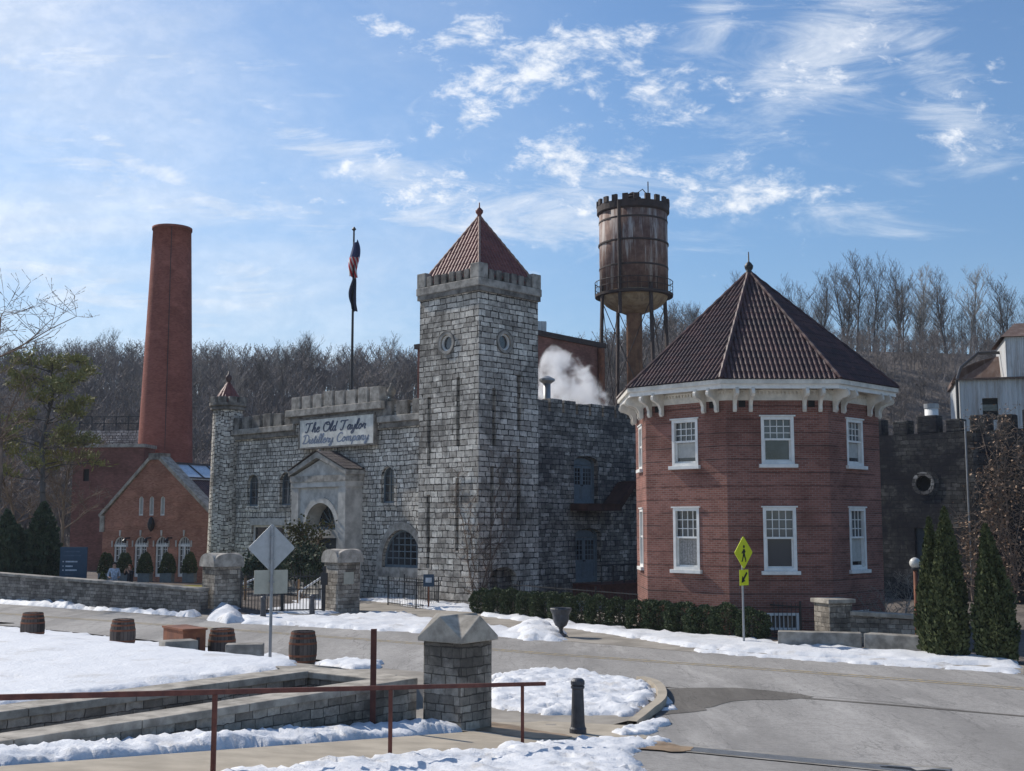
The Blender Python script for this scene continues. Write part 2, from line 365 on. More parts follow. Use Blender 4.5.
def brick_mat(name, c1, c2, mortar, band=0.0, stain=.5):
    q = newmat(name, .9, .2); uv = uvn(q); P = geo(q)
    br = q.n('ShaderNodeTexBrick', {'Vector': uv, 'Color1': (0,0,0,1), 'Color2': (1,1,1,1), 'Mortar': (.5,.5,.5,1), 'Scale': 1.0, 'Mortar Size': .009, 'Mortar Smooth': .2, 'Bias': 0.0, 'Brick Width': .22, 'Row Height': .076}, offset=.5)
    col = q.mix(br.outputs['Color'], c1, c2); col = q.mix(br.outputs['Fac'], col, mortar)
    big = q.noise(P, .5, 6, .65).outputs[0]
    col = q.mix(q.math('MULTIPLY', q.ramp(big, .42, .68), stain), col, [c*.35 for c in c1])
    tone = q.noise(q.mapping(P, (1,9,2), (0,0,0), (1.2,1.2,2.5)), 1.0, 6, .7).outputs[0]; col = q.mix(q.math('MULTIPLY', q.ramp(tone, .45, .7), .28), col, [c*.6 for c in c1])
    pale = q.noise(q.mapping(P, (7,3,1), (0,0,0), (.5,.5,.9)), 1.0, 5, .6).outputs[0]
    col = q.mix(q.math('MULTIPLY', q.ramp(pale, .52, .75), .35), col, [min(1, c*1.5+.04) for c in c2])
    h = q.math('SUBTRACT', 1.0, br.outputs['Fac'])
    if band:
        v = q.n('ShaderNodeSeparateXYZ', {0: uv}).outputs[1]
        wob = q.noise(P, 1.7, 4, .6).outputs[0]
        fr = q.math('FRACT', q.math('DIVIDE', q.math('ADD', v, q.math('MULTIPLY', wob, .05)), band))
        g = q.math('LESS_THAN', fr, q.math('MULTIPLY', q.ramp(q.noise(q.mapping(P, (3,1,4), (0,0,0), (1,1,2)), 1.4, 5, .65).outputs[0], .10, .55), .10))
        brk = q.ramp(q.noise(q.mapping(P, (0,0,0), (0,0,0), (1,1,3)), .9, 4, .6).outputs[0], .30, .55)
        g = q.math('MULTIPLY', g, brk)
        col = q.mix(q.math('MULTIPLY', g, .72), col, (.045,.028,.026)); h = q.math('SUBTRACT', h, q.math('MULTIPLY', g, 1.2))
    setc(q, col); bump(q, h, .5, .01); return q.m
BRICK = brick_mat('banded_brick', (.195,.078,.060), (.29,.125,.098), (.27,.205,.18), .47)
BRICK_O = brick_mat('orange_brick', (.33,.125,.08), (.50,.215,.14), (.30,.23,.18), 0, .40)
BRICK_C = brick_mat('chimney_brick', (.29,.085,.06), (.40,.135,.097), (.2,.11,.09), 0, .30)
BRICK_S = brick_mat('sooty_brick', (.21,.082,.062), (.32,.13,.10), (.15,.105,.09), 0, .5)
def tile_mat(name, a, b):
    q = newmat(name, .55, .4); P = geo(q); uv = uvn(q)
    n = q.noise(P, 1.3, 6, .65).outputs[0]; f = q.noise(P, 9.0, 4, .6).outputs[0]
    col = q.mix(q.ramp(n, .35, .68), a, b); col = q.mix(q.math('MULTIPLY', q.ramp(f, .45, .7), .5), col, [c*.35 for c in a])
    setc(q, col); bump(q, f, .2, .01); return q.m
TILE = tile_mat('clay_tile_dark', (.052,.028,.027), (.115,.052,.045))
TILE_R = tile_mat('clay_tile_red', (.17,.055,.045), (.26,.09,.07))
TILE_E = plain('pale_hip_tile', (.32,.2,.16), .7)
WHITE = plain('white_paint', (.74,.73,.70), .5, .4, var=.10, scale=3)
CREAM = plain('cream_paint', (.66,.62,.55), .6, .3, var=.18, scale=2.5)
IRON = plain('black_iron', (.018,.018,.02), .5, .5)
IRONG = plain('grey_iron', (.05,.052,.06), .55, .5, var=.3)
STEELBLUE = plain('blue_grey_paint', (.13,.165,.19), .55, .4, var=.15)
DKBLUE = plain('dark_window_paint', (.05,.06,.07), .5, .4)
def glass_mat(name, col, rough=.08):
    q = newmat(name, rough, .8); n = q.noise(geo(q), .9, 3, .5).outputs[0]
    setc(q, q.mix(q.ramp(n, .35, .65), [c*.5 for c in col], [c*1.6 for c in col])); bump(q, n, .05, .01); return q.m
GLASS = glass_mat('dark_glass', (.03,.034,.04))
GLASS_G = glass_mat('grey_glass', (.055,.06,.066), .12)
BLIND = plain('window_blind', (.42,.42,.40), .8, var=.12)
CURT = plain('curtain_cloth', (.30,.29,.28), .9, var=.3, scale=14)
CONC = plain('tan_concrete', (.40,.345,.27), .9, .2, var=.16, scale=1.6, bmp=.1)
CONC_G = plain('grey_concrete', (.28,.26,.23), .92, .2, var=.4, scale=2.4, bmp=.35)
CAPST = plain('capstone', (.36,.325,.275), .92, .2, var=.35, scale=3.0, bmp=.35)
def asphalt(name, base, patch=.35):
    q = newmat(name, .88, .25); P = geo(q)
    big = q.noise(q.mapping(P, (0,0,0), (0,0,R(-50)), (1, .25, 1)), .35, 6, .6).outputs[0]; fine = q.noise(P, 38.0, 4, .7).outputs[0]
    mid = q.noise(P, 2.2, 6, .65).outputs[0]
    col = q.mix(q.ramp(big, .3, .7), [c*(1-patch) for c in base], [c*1.15 for c in base])
    col = q.mix(q.math('MULTIPLY', q.ramp(mid, .45, .72), .38), col, [c*.55 for c in base])
    grit = q.noise(P, 9.0, 8, .75).outputs[0]
    col = q.mix(q.math('MULTIPLY', q.ramp(fine, .40, .62), .45), col, [c*.5 for c in base])
    col = q.mix(q.math('MULTIPLY', q.ramp(grit, .44, .62), .42), col, [c*.48 for c in base])
    salt = q.noise(q.mapping(P, (5,2,0), (0,0,R(-52)), (.9, .16, 1)), .9, 7, .7, .3).outputs[0]
    col = q.mix(q.math('MULTIPLY', q.ramp(salt, .52, .70), .38), col, [min(1, c*1.45) for c in base])
    cr = q.n('ShaderNodeTexVoronoi', {'Vector': q.n('ShaderNodeVectorMath', {0: P, 1: q.n('ShaderNodeVectorMath', {0: q.noise(P, 1.2, 4, .6).outputs['Color'], 'Scale': 1.4}, operation='SCALE').outputs[0]}, operation='ADD').outputs[0], 'Scale': .22}, feature='DISTANCE_TO_EDGE').outputs['Distance']
    col = q.mix(q.math('MULTIPLY', q.math('SUBTRACT', 1.0, q.ramp(cr, .0, .005)), .5), col, (.14,.13,.12))
    rg_ = q.noise(q.mapping(P, (3,8,0), (0,0,R(-50)), (.75, .10, 1)), .8, 6, .6, .5).outputs[0]
    ck = q.math('SUBTRACT', 1.0, q.ramp(q.math('ABSOLUTE', q.math('SUBTRACT', rg_, .5)), .0, .006))
    col = q.mix(q.math('MULTIPLY', ck, .55), col, [c*.4 for c in base])
    setc(q, col); bump(q, q.math('ADD', fine, grit), .5, .012); return q.m
ASPH = asphalt('bleached_asphalt', (.385,.362,.335))
ASPH_D = asphalt('damp_asphalt', (.19,.172,.15), .4)
YELL = None
q = newmat('worn_yellow_line', .85, .2); P_ = geo(q); n_ = q.noise(P_, 6.0, 6, .7).outputs[0]
setc(q, q.mix(q.ramp(n_, .35, .6), (.46,.34,.16), (.27,.245,.20))); YELL = q.m
def snow_mat(name, dirt):
    q = newmat(name, .6, .25); P = geo(q)
    n = q.noise(P, 1.1, 8, .68).outputs[0]; f = q.noise(P, 14.0, 5, .7).outputs[0]
    col = q.mix(q.math('MULTIPLY', q.ramp(n, .52, .72), dirt), (.72,.725,.74), (.40,.36,.31))
    col = q.mix(q.math('MULTIPLY', q.ramp(f, .60, .72), dirt*.9), col, (.2,.17,.14))
    setc(q, col)
    q.b.inputs['Subsurface Weight'].default_value = 0.0
    bump(q, q.math('ADD', f, q.math('MULTIPLY', q.noise(P, 4.0, 5, .6).outputs[0], 1.5)), .5, .04); return q.m
SNOW = snow_mat('snow', .55); SNOW_D = snow_mat('dirty_snow', .85)
def ground_mat():
    q = newmat('ground_mix', .95, .1); P = geo(q)
    n = q.noise(P, .25, 8, .65).outputs[0]; f = q.noise(P, 2.6, 6, .7).outputs[0]
    c = q.mix(q.ramp(n, .35, .65), (.13,.112,.10), (.21,.18,.158)); c = q.mix(q.math('MULTIPLY', q.ramp(f, .45, .7), .6), c, (.055,.045,.038))
    setc(q, c); bump(q, f, .8, .2); return q.m
GROUND = ground_mat()
LAWN = plain('winter_lawn', (.30,.27,.055), .95, .1, var=.35, scale=1.2, bmp=.3)
PAVE = plain('worn_pavement', (.30,.27,.23), .9, .2, var=.25, scale=.8, bmp=.1)
def rust_mat(name, a, b, c, sc_=2.0, streak=.5, rough=.75):
    q = newmat(name, rough, .3); P = geo(q)
    n = q.noise(P, sc_, 8, .68).outputs[0]; s_ = q.noise(q.mapping(P, (0,0,0), (0,0,0), (2.2,2.2,.22)), 1.0, 6, .65).outputs[0]
    col = q.mix(q.ramp(n, .35, .65), a, b); col = q.mix(q.math('MULTIPLY', q.ramp(s_, .48, .66), streak), col, c)
    setc(q, col); bump(q, n, .3, .02); return q.m
RUST = rust_mat('rust_steel', (.15,.055,.032), (.26,.10,.05), (.07,.03,.022))
RUSTRAIL = rust_mat('painted_rail', (.10,.035,.028), (.16,.058,.042), (.07,.03,.025), 5)
TANK = rust_mat('tank_rust', (.12,.058,.045), (.24,.14,.105), (.50,.44,.40), 1.1, .95)
TANK_B = rust_mat('tank_bowl_rust', (.34,.23,.13), (.52,.39,.25), (.15,.08,.05), .8, .5)
RISER = rust_mat('riser_rust', (.17,.082,.05), (.30,.16,.09), (.07,.04,.03), 1.2, .6)
TANK_D = rust_mat('tank_trim', (.04,.027,.025), (.07,.045,.038), (.03,.02,.02), 1.2)
def wood_mat(name, a, b):
    q = newmat(name, .8, .2); uv = q.n('ShaderNodeTexCoord').outputs['Object']
    sep = q.n('ShaderNodeSeparateXYZ', {0: uv}); ang = q.n('ShaderNodeMath', {0: sep.outputs[1], 1: sep.outputs[0]}, operation='ARCTAN2').outputs[0]
    k = q.math('MULTIPLY', ang, 22/(2*math.pi)); fl = q.math('FLOOR', k); fr = q.math('FRACT', k)
    rv = q.n('ShaderNodeTexWhiteNoise', {'W': fl}, noise_dimensions='1D').outputs['Value']
    n = q.noise(q.mapping(uv, (0,0,0), (0,0,0), (9,9,2)), 1.6, 6, .7).outputs[0]
    col = q.mix(q.ramp(q.math('ADD', q.math('MULTIPLY', rv, .6), q.math('MULTIPLY', n, .5)), .25, .75), a, b)
    gap = q.math('LESS_THAN', fr, .09); col = q.mix(gap, col, (.02,.017,.015)); setc(q, col); bump(q, q.math('SUBTRACT', n, gap), .5, .01); return q.m
BARREL = wood_mat('barrel_oak', (.028,.023,.021), (.13,.105,.09))
def leaf_mat(name, a, b, trans=.15):
    q = newmat(name, .7, .2); oi = q.n('ShaderNodeTexCoord').outputs['Object']
    n = q.noise(oi, 5.0, 3, .6).outputs[0]; wn = q.n('ShaderNodeTexWhiteNoise', {'Vector': q.n('ShaderNodeVectorMath', {0: oi, 1: (.12,.12,.12)}, operation='SNAP').outputs[0]}).outputs['Value']
    setc(q, q.mix(q.math('ADD', q.math('MULTIPLY', q.ramp(n, .3, .7), .6), q.math('MULTIPLY', wn, .4)), a, b))
    return q.m
YEW = leaf_mat('yew_leaves', (.026,.042,.02), (.10,.125,.06))
ARBOR = leaf_mat('arborvitae_leaves', (.036,.05,.02), (.135,.15,.062))
CEDAR = leaf_mat('cedar_needles', (.024,.042,.027), (.085,.11,.06))
PINE = leaf_mat('pine_needles', (.15,.15,.05), (.33,.31,.12))
TWIG_T = plain('tan_twigs', (.34,.26,.20), .95, .1, var=.35, scale=2)
DEADLEAF = leaf_mat('dead_leaves', (.16,.10,.065), (.42,.29,.20))
BARK = plain('grey_bark', (.12,.112,.11), .95, .1, var=.45, scale=.6)
BARK_P = plain('pale_bark', (.30,.27,.24), .95, .1, var=.35, scale=.5)
BRUSH = plain('winter_brush', (.205,.185,.18), .95, .1, var=.4, scale=.3)
BARK_B = plain('brown_twigs', (.22,.165,.13), .95, .1, var=.4, scale=1.5)
ALU = plain('sign_back_aluminium', (.42,.43,.44), .45, .5, .35, var=.08)
GALV = plain('galvanised_post', (.30,.31,.32), .5, .5, .4, var=.12)
BEIGE = plain('plaque_back', (.42,.41,.34), .6, .4, var=.08)
YSIGN = plain('yellow_sign', (.62,.66,.015), .5, .4, var=.04)
BLACK = plain('black_paint', (.012,.012,.012), .6, .3)
NAVY = plain('navy_sign', (.028,.062,.105), .5, .4, var=.1)
SIGNW = plain('faded_sign_board', (.68,.66,.60), .8, .2, var=.18, scale=3)
INK = plain('faded_blue_ink', (.10,.115,.155), .8, .2, var=.35, scale=8)
INK2 = plain('washed_blue_ink', (.22,.26,.33), .8, .2, var=.35, scale=8)
BLUELET = plain('pale_lettering', (.5,.55,.6), .7)
BLUELET_D = plain('dim_lettering', (.07,.11,.16), .7)
SKYGL = plain('skylight_glass', (.45,.52,.58), .12, .8, var=.15)  # pale blue base paints the sky's reflection into the glass colour
CORR = None
q = newmat('white_corrugated', .5, .4); uv_ = uvn(q); P_ = geo(q)
sx_ = q.math('SINE', q.math('MULTIPLY', q.n('ShaderNodeSeparateXYZ', {0: uv_}).outputs[0], 2*math.pi/.28)); n_ = q.noise(q.mapping(P_, (0,0,0), (0,0,0), (2,2,.3)), 1.0, 6, .65).outputs[0]
setc(q, q.mix(q.math('MULTIPLY', q.ramp(n_, .48, .7), .7), (.62,.63,.63), (.30,.24,.20))); bump(q, sx_, .9, .05); CORR = q.m
ROOFB = rust_mat('brown_metal_roof', (.10,.06,.045), (.17,.11,.085), (.30,.26,.23), .8, .3)
SKIN = plain('skin', (.42,.25,.18), .6, var=.05); HAIR_D = plain('dark_hair', (.03,.022,.018), .7); HAIR_R = plain('auburn_hair', (.16,.05,.025), .7)
SHIRT = plain('pale_blue_check', (.40,.46,.55), .9, var=.35, scale=16); BLKTOP = plain('black_top', (.02,.02,.025), .9); JEANS = plain('jeans', (.05,.07,.12), .9); EYE = plain('eye_dark', (.02,.015,.01), .3)
FLAGR = None
q = newmat('striped_flag', .8, .2); P_ = q.n('ShaderNodeTexCoord').outputs['Object']
sp_ = q.n('ShaderNodeSeparateXYZ', {0: P_}); tt = q.math('ADD', q.math('MULTIPLY', sp_.outputs[0], 2.6), q.math('MULTIPLY', sp_.outputs[2], .9))
stp = q.math('GREATER_THAN', q.math('FRACT', q.math('MULTIPLY', tt, 1.9)), .45)
c_ = q.mix(stp, (.55,.52,.50), (.40,.03,.035)); c_ = q.mix(q.math('GREATER_THAN', sp_.outputs[2], 1.25), c_, (.05,.06,.13)); setc(q, c_); FLAGR = q.m
FLAGB = plain('dark_flag', (.03,.035,.06), .85)
q = newmat('steam'); q.t.nodes.remove(q.b); P_ = geo(q)
nz = q.noise(P_, .62, 7, .66, .6).outputs[0]
STEAM = q.m; STEAM_Q = (q, nz)
# ================================================================== GROUND AND ROADS
def struct(o): o['kind'] = 'structure'; return o
def drape(name, poly, mat, dz, cell=.8, parent=None, zf=gz):
    bm = bmesh.new(); bm.faces.new([bm.verts.new((p[0], p[1], 0)) for p in poly])
    xs = [p[0] for p in poly]; ys = [p[1] for p in poly]
    for ax, lo, hi in ((0, min(xs), max(xs)), (1, min(ys), max(ys))):
        k = math.ceil(lo/cell)*cell
        while k < hi:
            no = (1,0,0) if ax == 0 else (0,1,0); co = (k,0,0) if ax == 0 else (0,k,0)
            bmesh.ops.bisect_plane(bm, geom=bm.verts[:]+bm.edges[:]+bm.faces[:], plane_co=co, plane_no=no, dist=1e-5)
            k += cell
    for v in bm.verts: v.co.z = zf(v.co.x, v.co.y) + dz
    bm.normal_update()
    for f in bm.faces:
        if f.normal.z < 0: f.normal_flip()
    bm.verts.index_update()
    v = [x.co.copy() for x in bm.verts]; f = [tuple(x.index for x in ff.verts) for ff in bm.faces]; bm.free()
    return struct(mesh_obj(name, v, f, mat, parent, fix=False))
def gp(*pts, z=None): return [G(u, v, z).to_2d() for u, v in pts]
def smooth_line(pts, n=6):
    out = []
    P = [pts[0]] + list(pts) + [pts[-1]]
    for i in range(1, len(P)-2):
        for k in range(n):
            t = k/n; a, b, c, d = P[i-1], P[i], P[i+1], P[i+2]
            out.append(.5*((2*b) + (c-a)*t + (2*a-5*b+4*c-d)*t*t + (3*b-a-3*c+d)*t**3))
    out.append(P[-2]); return out

# whole ground in one sheet: fine near, coarse far
def ground_sheet():
    xs = list(np.arange(-900, -120, 60)) + list(np.arange(-120, -36, 6)) + list(np.arange(-36, 20, .5)) + list(np.arange(20, 120, 6)) + list(np.arange(120, 960, 60))
    ys = list(np.arange(-60, 6, 6)) + list(np.arange(6, 40, .5)) + list(np.arange(40, 66, .6)) + list(np.arange(66, 100, 3)) + list(np.arange(100, 420, 8)) + list(np.arange(420, 1600, 80))
    v = [(x, y, gz(x, y) - .05 - (.0 if y < 40 else .02)) for y in ys for x in xs]; nx = len(xs)
    f = [(j*nx+i, j*nx+i+1, (j+1)*nx+i+1, (j+1)*nx+i) for j in range(len(ys)-1) for i in range(nx-1)]
    return struct(mesh_obj('ground', v, f, GROUND, fix=False, uv=False, smooth=True))
ground_sheet()
far_edge = smooth_line([Vector((-60, 78))] + gp((-60,600), (0,604), (60,608), (200,619), (320,626), (417,632), (487,637), (572,642), (690,652), (780,659), (876,664), (1024,675), z=0) + [Vector((26, 18))])
near_edge = smooth_line([Vector((-62, 66))] + gp((-60,619), (0,625), (90,634), (200,646), (320,660), (400,670), (470,675), (560,680), (640,685), (700,690), (860,700), (1024,717), z=0) + [Vector((22, 14))])
drape('road', near_edge + far_edge[::-1], ASPH, .006, 3.0, zf=lambda x, y: 0.0)
cl = smooth_line(gp((-60,608), (0,613.5), (120,622), (260,632), (421,644), (560,655), (800,672), (1100,695), z=0), 8)
def ribbon(name, line, wd, mat, z):
    v = []; f = []
    for i, p in enumerate(line):
        d = (line[min(i+1, len(line)-1)] - line[max(i-1, 0)]).normalized(); n = Vector((-d.y, d.x))*wd/2
        v += [(p.x-n.x, p.y-n.y, z), (p.x+n.x, p.y+n.y, z)]
        if i: f.append((2*i-2, 2*i-1, 2*i+1, 2*i))
    return v, f
yv, yf = [], []
for off in (-.15, .15):
    ln = []
    for i, p in enumerate(cl):
        d = (cl[min(i+1, len(cl)-1)] - cl[max(i-1, 0)]).normalized(); ln.append(p + Vector((-d.y, d.x))*off)
    v, f = ribbon('', ln, .11, None, .012); b = len(yv); yv += v; yf += [tuple(i+b for i in x) for x in f]
struct(mesh_obj('centre_line', yv, yf, YELL, fix=False))
# forecourt driveway, lower right
drv = near_edge[-1:] + [Vector((22, 4)), Vector((5.2, 4))] + gp((506,790), (512,770), (545,757), (600,744), (612,737), (650,724), (668,700), (664,688), (690,689)) + [p for p in near_edge if p.x > 4.6][:-1]
drape('driveway', drv, ASPH, .002, 1.0)
# far pavement (sunlit strip between the road and the buildings)
pav_far = smooth_line(gp((150,606), (240,606), (330,606), (420,606), (470,612), (600,630), (690,640), (780,648), (900,656), (1024,666), z=0), 4)
drape('far_pavement', [p for p in far_edge if -19 < p.x < 14.5] + pav_far[::-1], PAVE, .012, 3.0, zf=lambda x, y: 0.0)
drape('castle_forecourt', gp((150,606.5), (420,606.5), (470,612.5), (600,630.5), (690,640.5), z=0) + [Vector((5, 60)), Vector((-16, 66)), Vector((-24, 60))], PAVE, .004, 4.0, zf=lambda x, y: 0.0)
# foreground walk and lower walk
def spoly(*st_): return [xy(s, t) for s, t in st_]
drape('footpath', spoly((-20,-.25), (0,-.25), (1.0,-.3), (3.2,-.5), (4.2,.6), (3.6,2.2), (2.6,2.6), (1.9,1.7), (-20,1.62)), CONC, .012, .5)
lawn = drape('lawn', [G(-40,590,-.2).to_2d(), G(196,590,-.2).to_2d(), Vector((-14,68)), Vector((-30,72)), Vector((-42,62))], LAWN, .03, 3.0)
# damp patch and seam on the road
dpp = smooth_line(gp((640,690), (700,688), (760,690), (815,696.5), (790,699), (745,701), (712,707), (700,712), (672,714), (655,717), (640,712), z=0), 8)
dpp = [p + Vector((noise.noise((p.x*2, p.y*2, 0)), noise.noise((p.x*2, p.y*2, 5))))*.22 for p in dpp[:-1]]
drape('damp_patch', dpp, ASPH_D, .0095, 5, zf=lambda x, y: 0.0)
v, f = ribbon('', smooth_line(gp((700,690), (800,698), (900,706), (1030,717), z=0)), .16, None, .0105); struct(mesh_obj('road_seam', v, f, ASPH_D, fix=False))

# snow -------------------------------------------------------------
def snow(name, poly, hmax,  slope=.5, cell=.22, mat=None, zf=gz, rough=.5, seed=0, jag=.25, melt=.36, edge=.55):
    # irregular outline
    out = []
    for i, p in enumerate(poly):
        qn = poly[(i+1) % len(poly)]; L = (qn-p).length; k = max(1, int(L/ (cell*1.5)))
        d = (qn-p)/max(L, 1e-6); nn = Vector((-d.y, d.x))
        for j in range(k):
            r = p + (qn-p)*(j/k); a = noise.noise((r.x*1.3+seed, r.y*1.3, 3)) + .5*noise.noise((r.x*4+seed, r.y*4, 9)); out.append(r + nn*a*jag)
    bm = bmesh.new(); bm.faces.new([bm.verts.new((p.x, p.y, 0)) for p in out])
    xs = [p.x for p in out]; ys = [p.y for p in out]
    for ax, lo, hi in ((0, min(xs), max(xs)), (1, min(ys), max(ys))):
        k = math.ceil(lo/cell)*cell
        while k < hi:
            bmesh.ops.bisect_plane(bm, geom=bm.verts[:]+bm.edges[:]+bm.faces[:], plane_co=(k,0,0) if ax == 0 else (0,k,0), plane_no=(1,0,0) if ax == 0 else (0,1,0), dist=1e-5); k += cell
    bmesh.ops.triangulate(bm, faces=[f for f in bm.faces if len(f.verts) > 4])
    bm.verts.index_update()
    V = np.array([v.co[:2] for v in bm.verts]); A = np.array([[p.x, p.y] for p in out]); B = np.roll(A, -1, 0)
    D = np.full(len(V), 1e9)
    for a, b in zip(A, B):
        ab = b-a; t = np.clip(((V-a)@ab)/max(ab@ab, 1e-9), 0, 1); D = np.minimum(D, np.linalg.norm(V-(a+t[:,None]*ab), axis=1))
    vs = []
    for (x, y), d in zip(V, D):
        e = min(1, d*slope/max(hmax, .01)); e = e*(2-e)
        nz_ = noise.noise((x*1.1+seed, y*1.1, 1))*.5 + noise.noise((x*3.1, y*3.1+seed, 2))*.42 + (abs(noise.noise((x*6, y*6, seed)))-.2)*.75 + abs(noise.noise((x*11+seed, y*11, 4)))*.3
        mz = noise.noise((x*1.9+seed*3, y*1.9, 7))*.55 + noise.noise((x*5.5, y*5.5+seed, 8))*.45
        hole = smooth((mz - melt + .45*max(0, 1-d/edge) - .12)/.10)
        vs.append((x, y, zf(x, y) + (.018 + hmax*e*(1-rough*.55) + hmax*rough*e*nz_)*(1-hole) - .05*hole - .09*max(0, 1-d/.07)))
    f = []
    bm.normal_update()
    for ff in bm.faces:
        ii = [v.index for v in ff.verts]; f.append(tuple(ii if ff.normal.z > 0 else ii[::-1]))
    bm.free()
    return struct(mesh_obj(name, vs, f, mat or SNOW, fix=False, uv=False, smooth=True))
z0 = lambda x, y: 0.0
drape('lot_verge', spoly((.9,.9), (9.0,.9), (9.0,9), (6.6,14), (4.6,14), (.2,6)), PAVE, .004, .5)
snow('snow_bank', spoly((-20,1.72), (-8,1.70), (-3,1.72), (.6,1.70), (1.0,2.0), (.85,2.95), (-20,2.98)), .17, .5, .09, rough=.85, seed=3, jag=.16, melt=.28, edge=.35)
snow('snow_verge', spoly((-16,.05), (-1.0,-.05), (1.2,-.12), (3.0,-.35), (3.3,-.9), (2.2,-1.25), (.8,-1.7), (-.6,-2.6), (-2.5,-4.8), (-5,-8), (-12,-8)), .13, .35, .10, rough=.95, seed=11, jag=.22, melt=.26, edge=.6)
snow('snow_island', gp((486,676), (540,670), (600,675), (648,684), (660,692), (655,704), (636,716), (600,717), (560,716), (520,713), (487,708), z=0), .17, .5, .10, rough=1.0, seed=5, zf=z0, jag=.22, melt=.24, edge=.5)
snow('snow_ridge', gp((608,733), (640,724), (668,720), (672,725), (650,735), (620,738), z=0), .09, .6, .06, rough=.9, seed=6, zf=z0, jag=.08)
snow('snow_clump', gp((654,690), (668,694), (680,710), (660,712), (662,700), z=0), .08, .6, .06, rough=.9, seed=8, zf=z0, jag=.06)
lotpts = spoly((-22,5.95), (.55,5.95)) + gp((318,657), (300,656), (222,650), (150,642), (90,634), (0,627), (-90,621)) + [xy(-20, 26)]
snow('lot_snow', lotpts, .07, .3, .24, rough=.8, seed=2, jag=.22, melt=.34, edge=1.3)
snow('kerb_snow', gp((312,660), (350,656), (385,660), (382,665), (350,666), z=.1), .14, .6, .12, rough=.8, seed=9, jag=.05)
snow('far_snow', gp((236,615), (330,617), (400,612), (430,620), (480,624), (540,634), (575,641), (530,640), (417,633.5), (320,628), (240,624), z=0), .16, .45, .22, rough=.9, melt=.24, seed=21, zf=z0, mat=SNOW)
snow('plough_heap', gp((505,632), (540,622), (568,634), (566,642), (520,641), z=0), .45, .5, .2, rough=.8, seed=25, zf=z0, mat=SNOW_D)
snow('gate_heap', gp((206,621), (212,611), (230,608), (243,614), (247,622), (228,624), z=0), .52, .7, .2, rough=.5, seed=26, zf=z0, mat=SNOW_D)
snow('gateway_snow', gp((236,612), (262,600), (325,600), (345,612), (330,615), z=0), .12, .3, .3, rough=.8, seed=27, zf=z0)
snow('wall_snow', gp((-60,600), (0,600), (25,598), (50,604), (110,610), (200,615.5), (206,619), (60,607.5), (0,603.5), (-60,599.5), z=0), .30, .7, .25, rough=.8, seed=31, zf=z0, mat=SNOW)
snow('castle_snow', gp((398,601), (440,604), (478,608), (476,613), (430,610), (400,606), z=0), .22, .5, .25, rough=.6, seed=33, zf=z0)
snow('forecourt_snow', gp((355,600), (400,596), (440,600), (400,604), z=0), .10, .3, .3, rough=.6, seed=34, zf=z0)
snow('hedge_snow', gp((476,612), (520,617), (600,627), (680,635), (755,640), (790,644), (860,650), (940,655), (1024,662), (1024,669), (940,665), (860,660), (780,656), (700,650), (600,634), (520,622), (478,616), z=0), .16, .45, .24, rough=.8, melt=.28, seed=41, zf=z0)
snow('gutter_snow', gp((690,650), (760,655), (900,662), (1024,671), (1024,675), (900,667), (780,659.5), (700,653.5), z=0), .10, .5, .2, rough=.9, seed=43, zf=z0, mat=SNOW_D)
# ================================================================== CASTLE
CA = R(46.5)
U = Vector((-math.sin(CA), math.cos(CA), 0)); V = Vector((math.cos(CA), math.sin(CA), 0))      # U: along the front, away to the left; V: into the block, away to the right
T = G(478, 606, 0.0)
FL = Face(T, -U, -V)                                       # tower's front-left face: a<0
FR = Face(T, V, -U)                                        # tower's right face: a>0
TW = (abs(FL.px(418.3, 330)[0]) + FR.px(536.5, 330)[0]) / 2
TH = FL.px(478, 288)[1]
print('tower', T, TW, TH)
def merlons(F, a0, a1, z, n, h, th, o, mat, parent, gap=.30, jit=.06):
    p = (a1-a0)/n
    for i in range(n):
        m = MB(); hh = h*(1 + rnd.uniform(-jit, jit)); m.fbox(F, a0+p*(i+gap/2), a0+p*(i+1-gap/2), z, z+hh, o-th, o)
        m.build('merlon', mat, parent, bevel=.03)
def pocket_window(parent, wall_mb, F, poly, depth, frame_mat, glass, o=0.0, fw=.09, cols=0, rows=0, bars=.035, surround=None, smat=None, name='window', pane=True):
    wall_mb.fprism(F, poly, o-depth, o+.3)
    inner = grow_poly(poly, -fw)
    fr = MB().fring(F, poly, inner, o-depth+.02, o-depth+.12).build(name, frame_mat, parent)
    if pane: MB().fprism(F, inner, o-depth+.03, o-depth+.05).build('pane', glass, fr)
    a0 = min(p[0] for p in inner); a1 = max(p[0] for p in inner); z0 = min(p[1] for p in inner); z1 = max(p[1] for p in inner)
    if cols or rows:
        g = MB()
        top = lambda a: max((p[1] for p in inner if abs(p[0]-a) < (a1-a0)*.22), default=z1)
        for i in range(1, cols):
            a = a0+(a1-a0)*i/cols; g.fbox(F, a-bars/2, a+bars/2, z0, top(a)-.03, o-depth+.052, o-depth+.09)
        for j in range(1, rows):
            z = z0+(z1-z0)*j/rows
            xs = [p[0] for p in inner if p[1] > z]
            g.fbox(F, min(xs) if xs else a0, max(xs) if xs else a1, z-bars/2, z+bars/2, o-depth+.055, o-depth+.087)
        g.build('muntins', frame_mat, fr)
    if surround:
        MB().fring(F, grow_poly(poly, surround), poly, o-.05, o+.05).build('surround', smat, parent)
    return fr

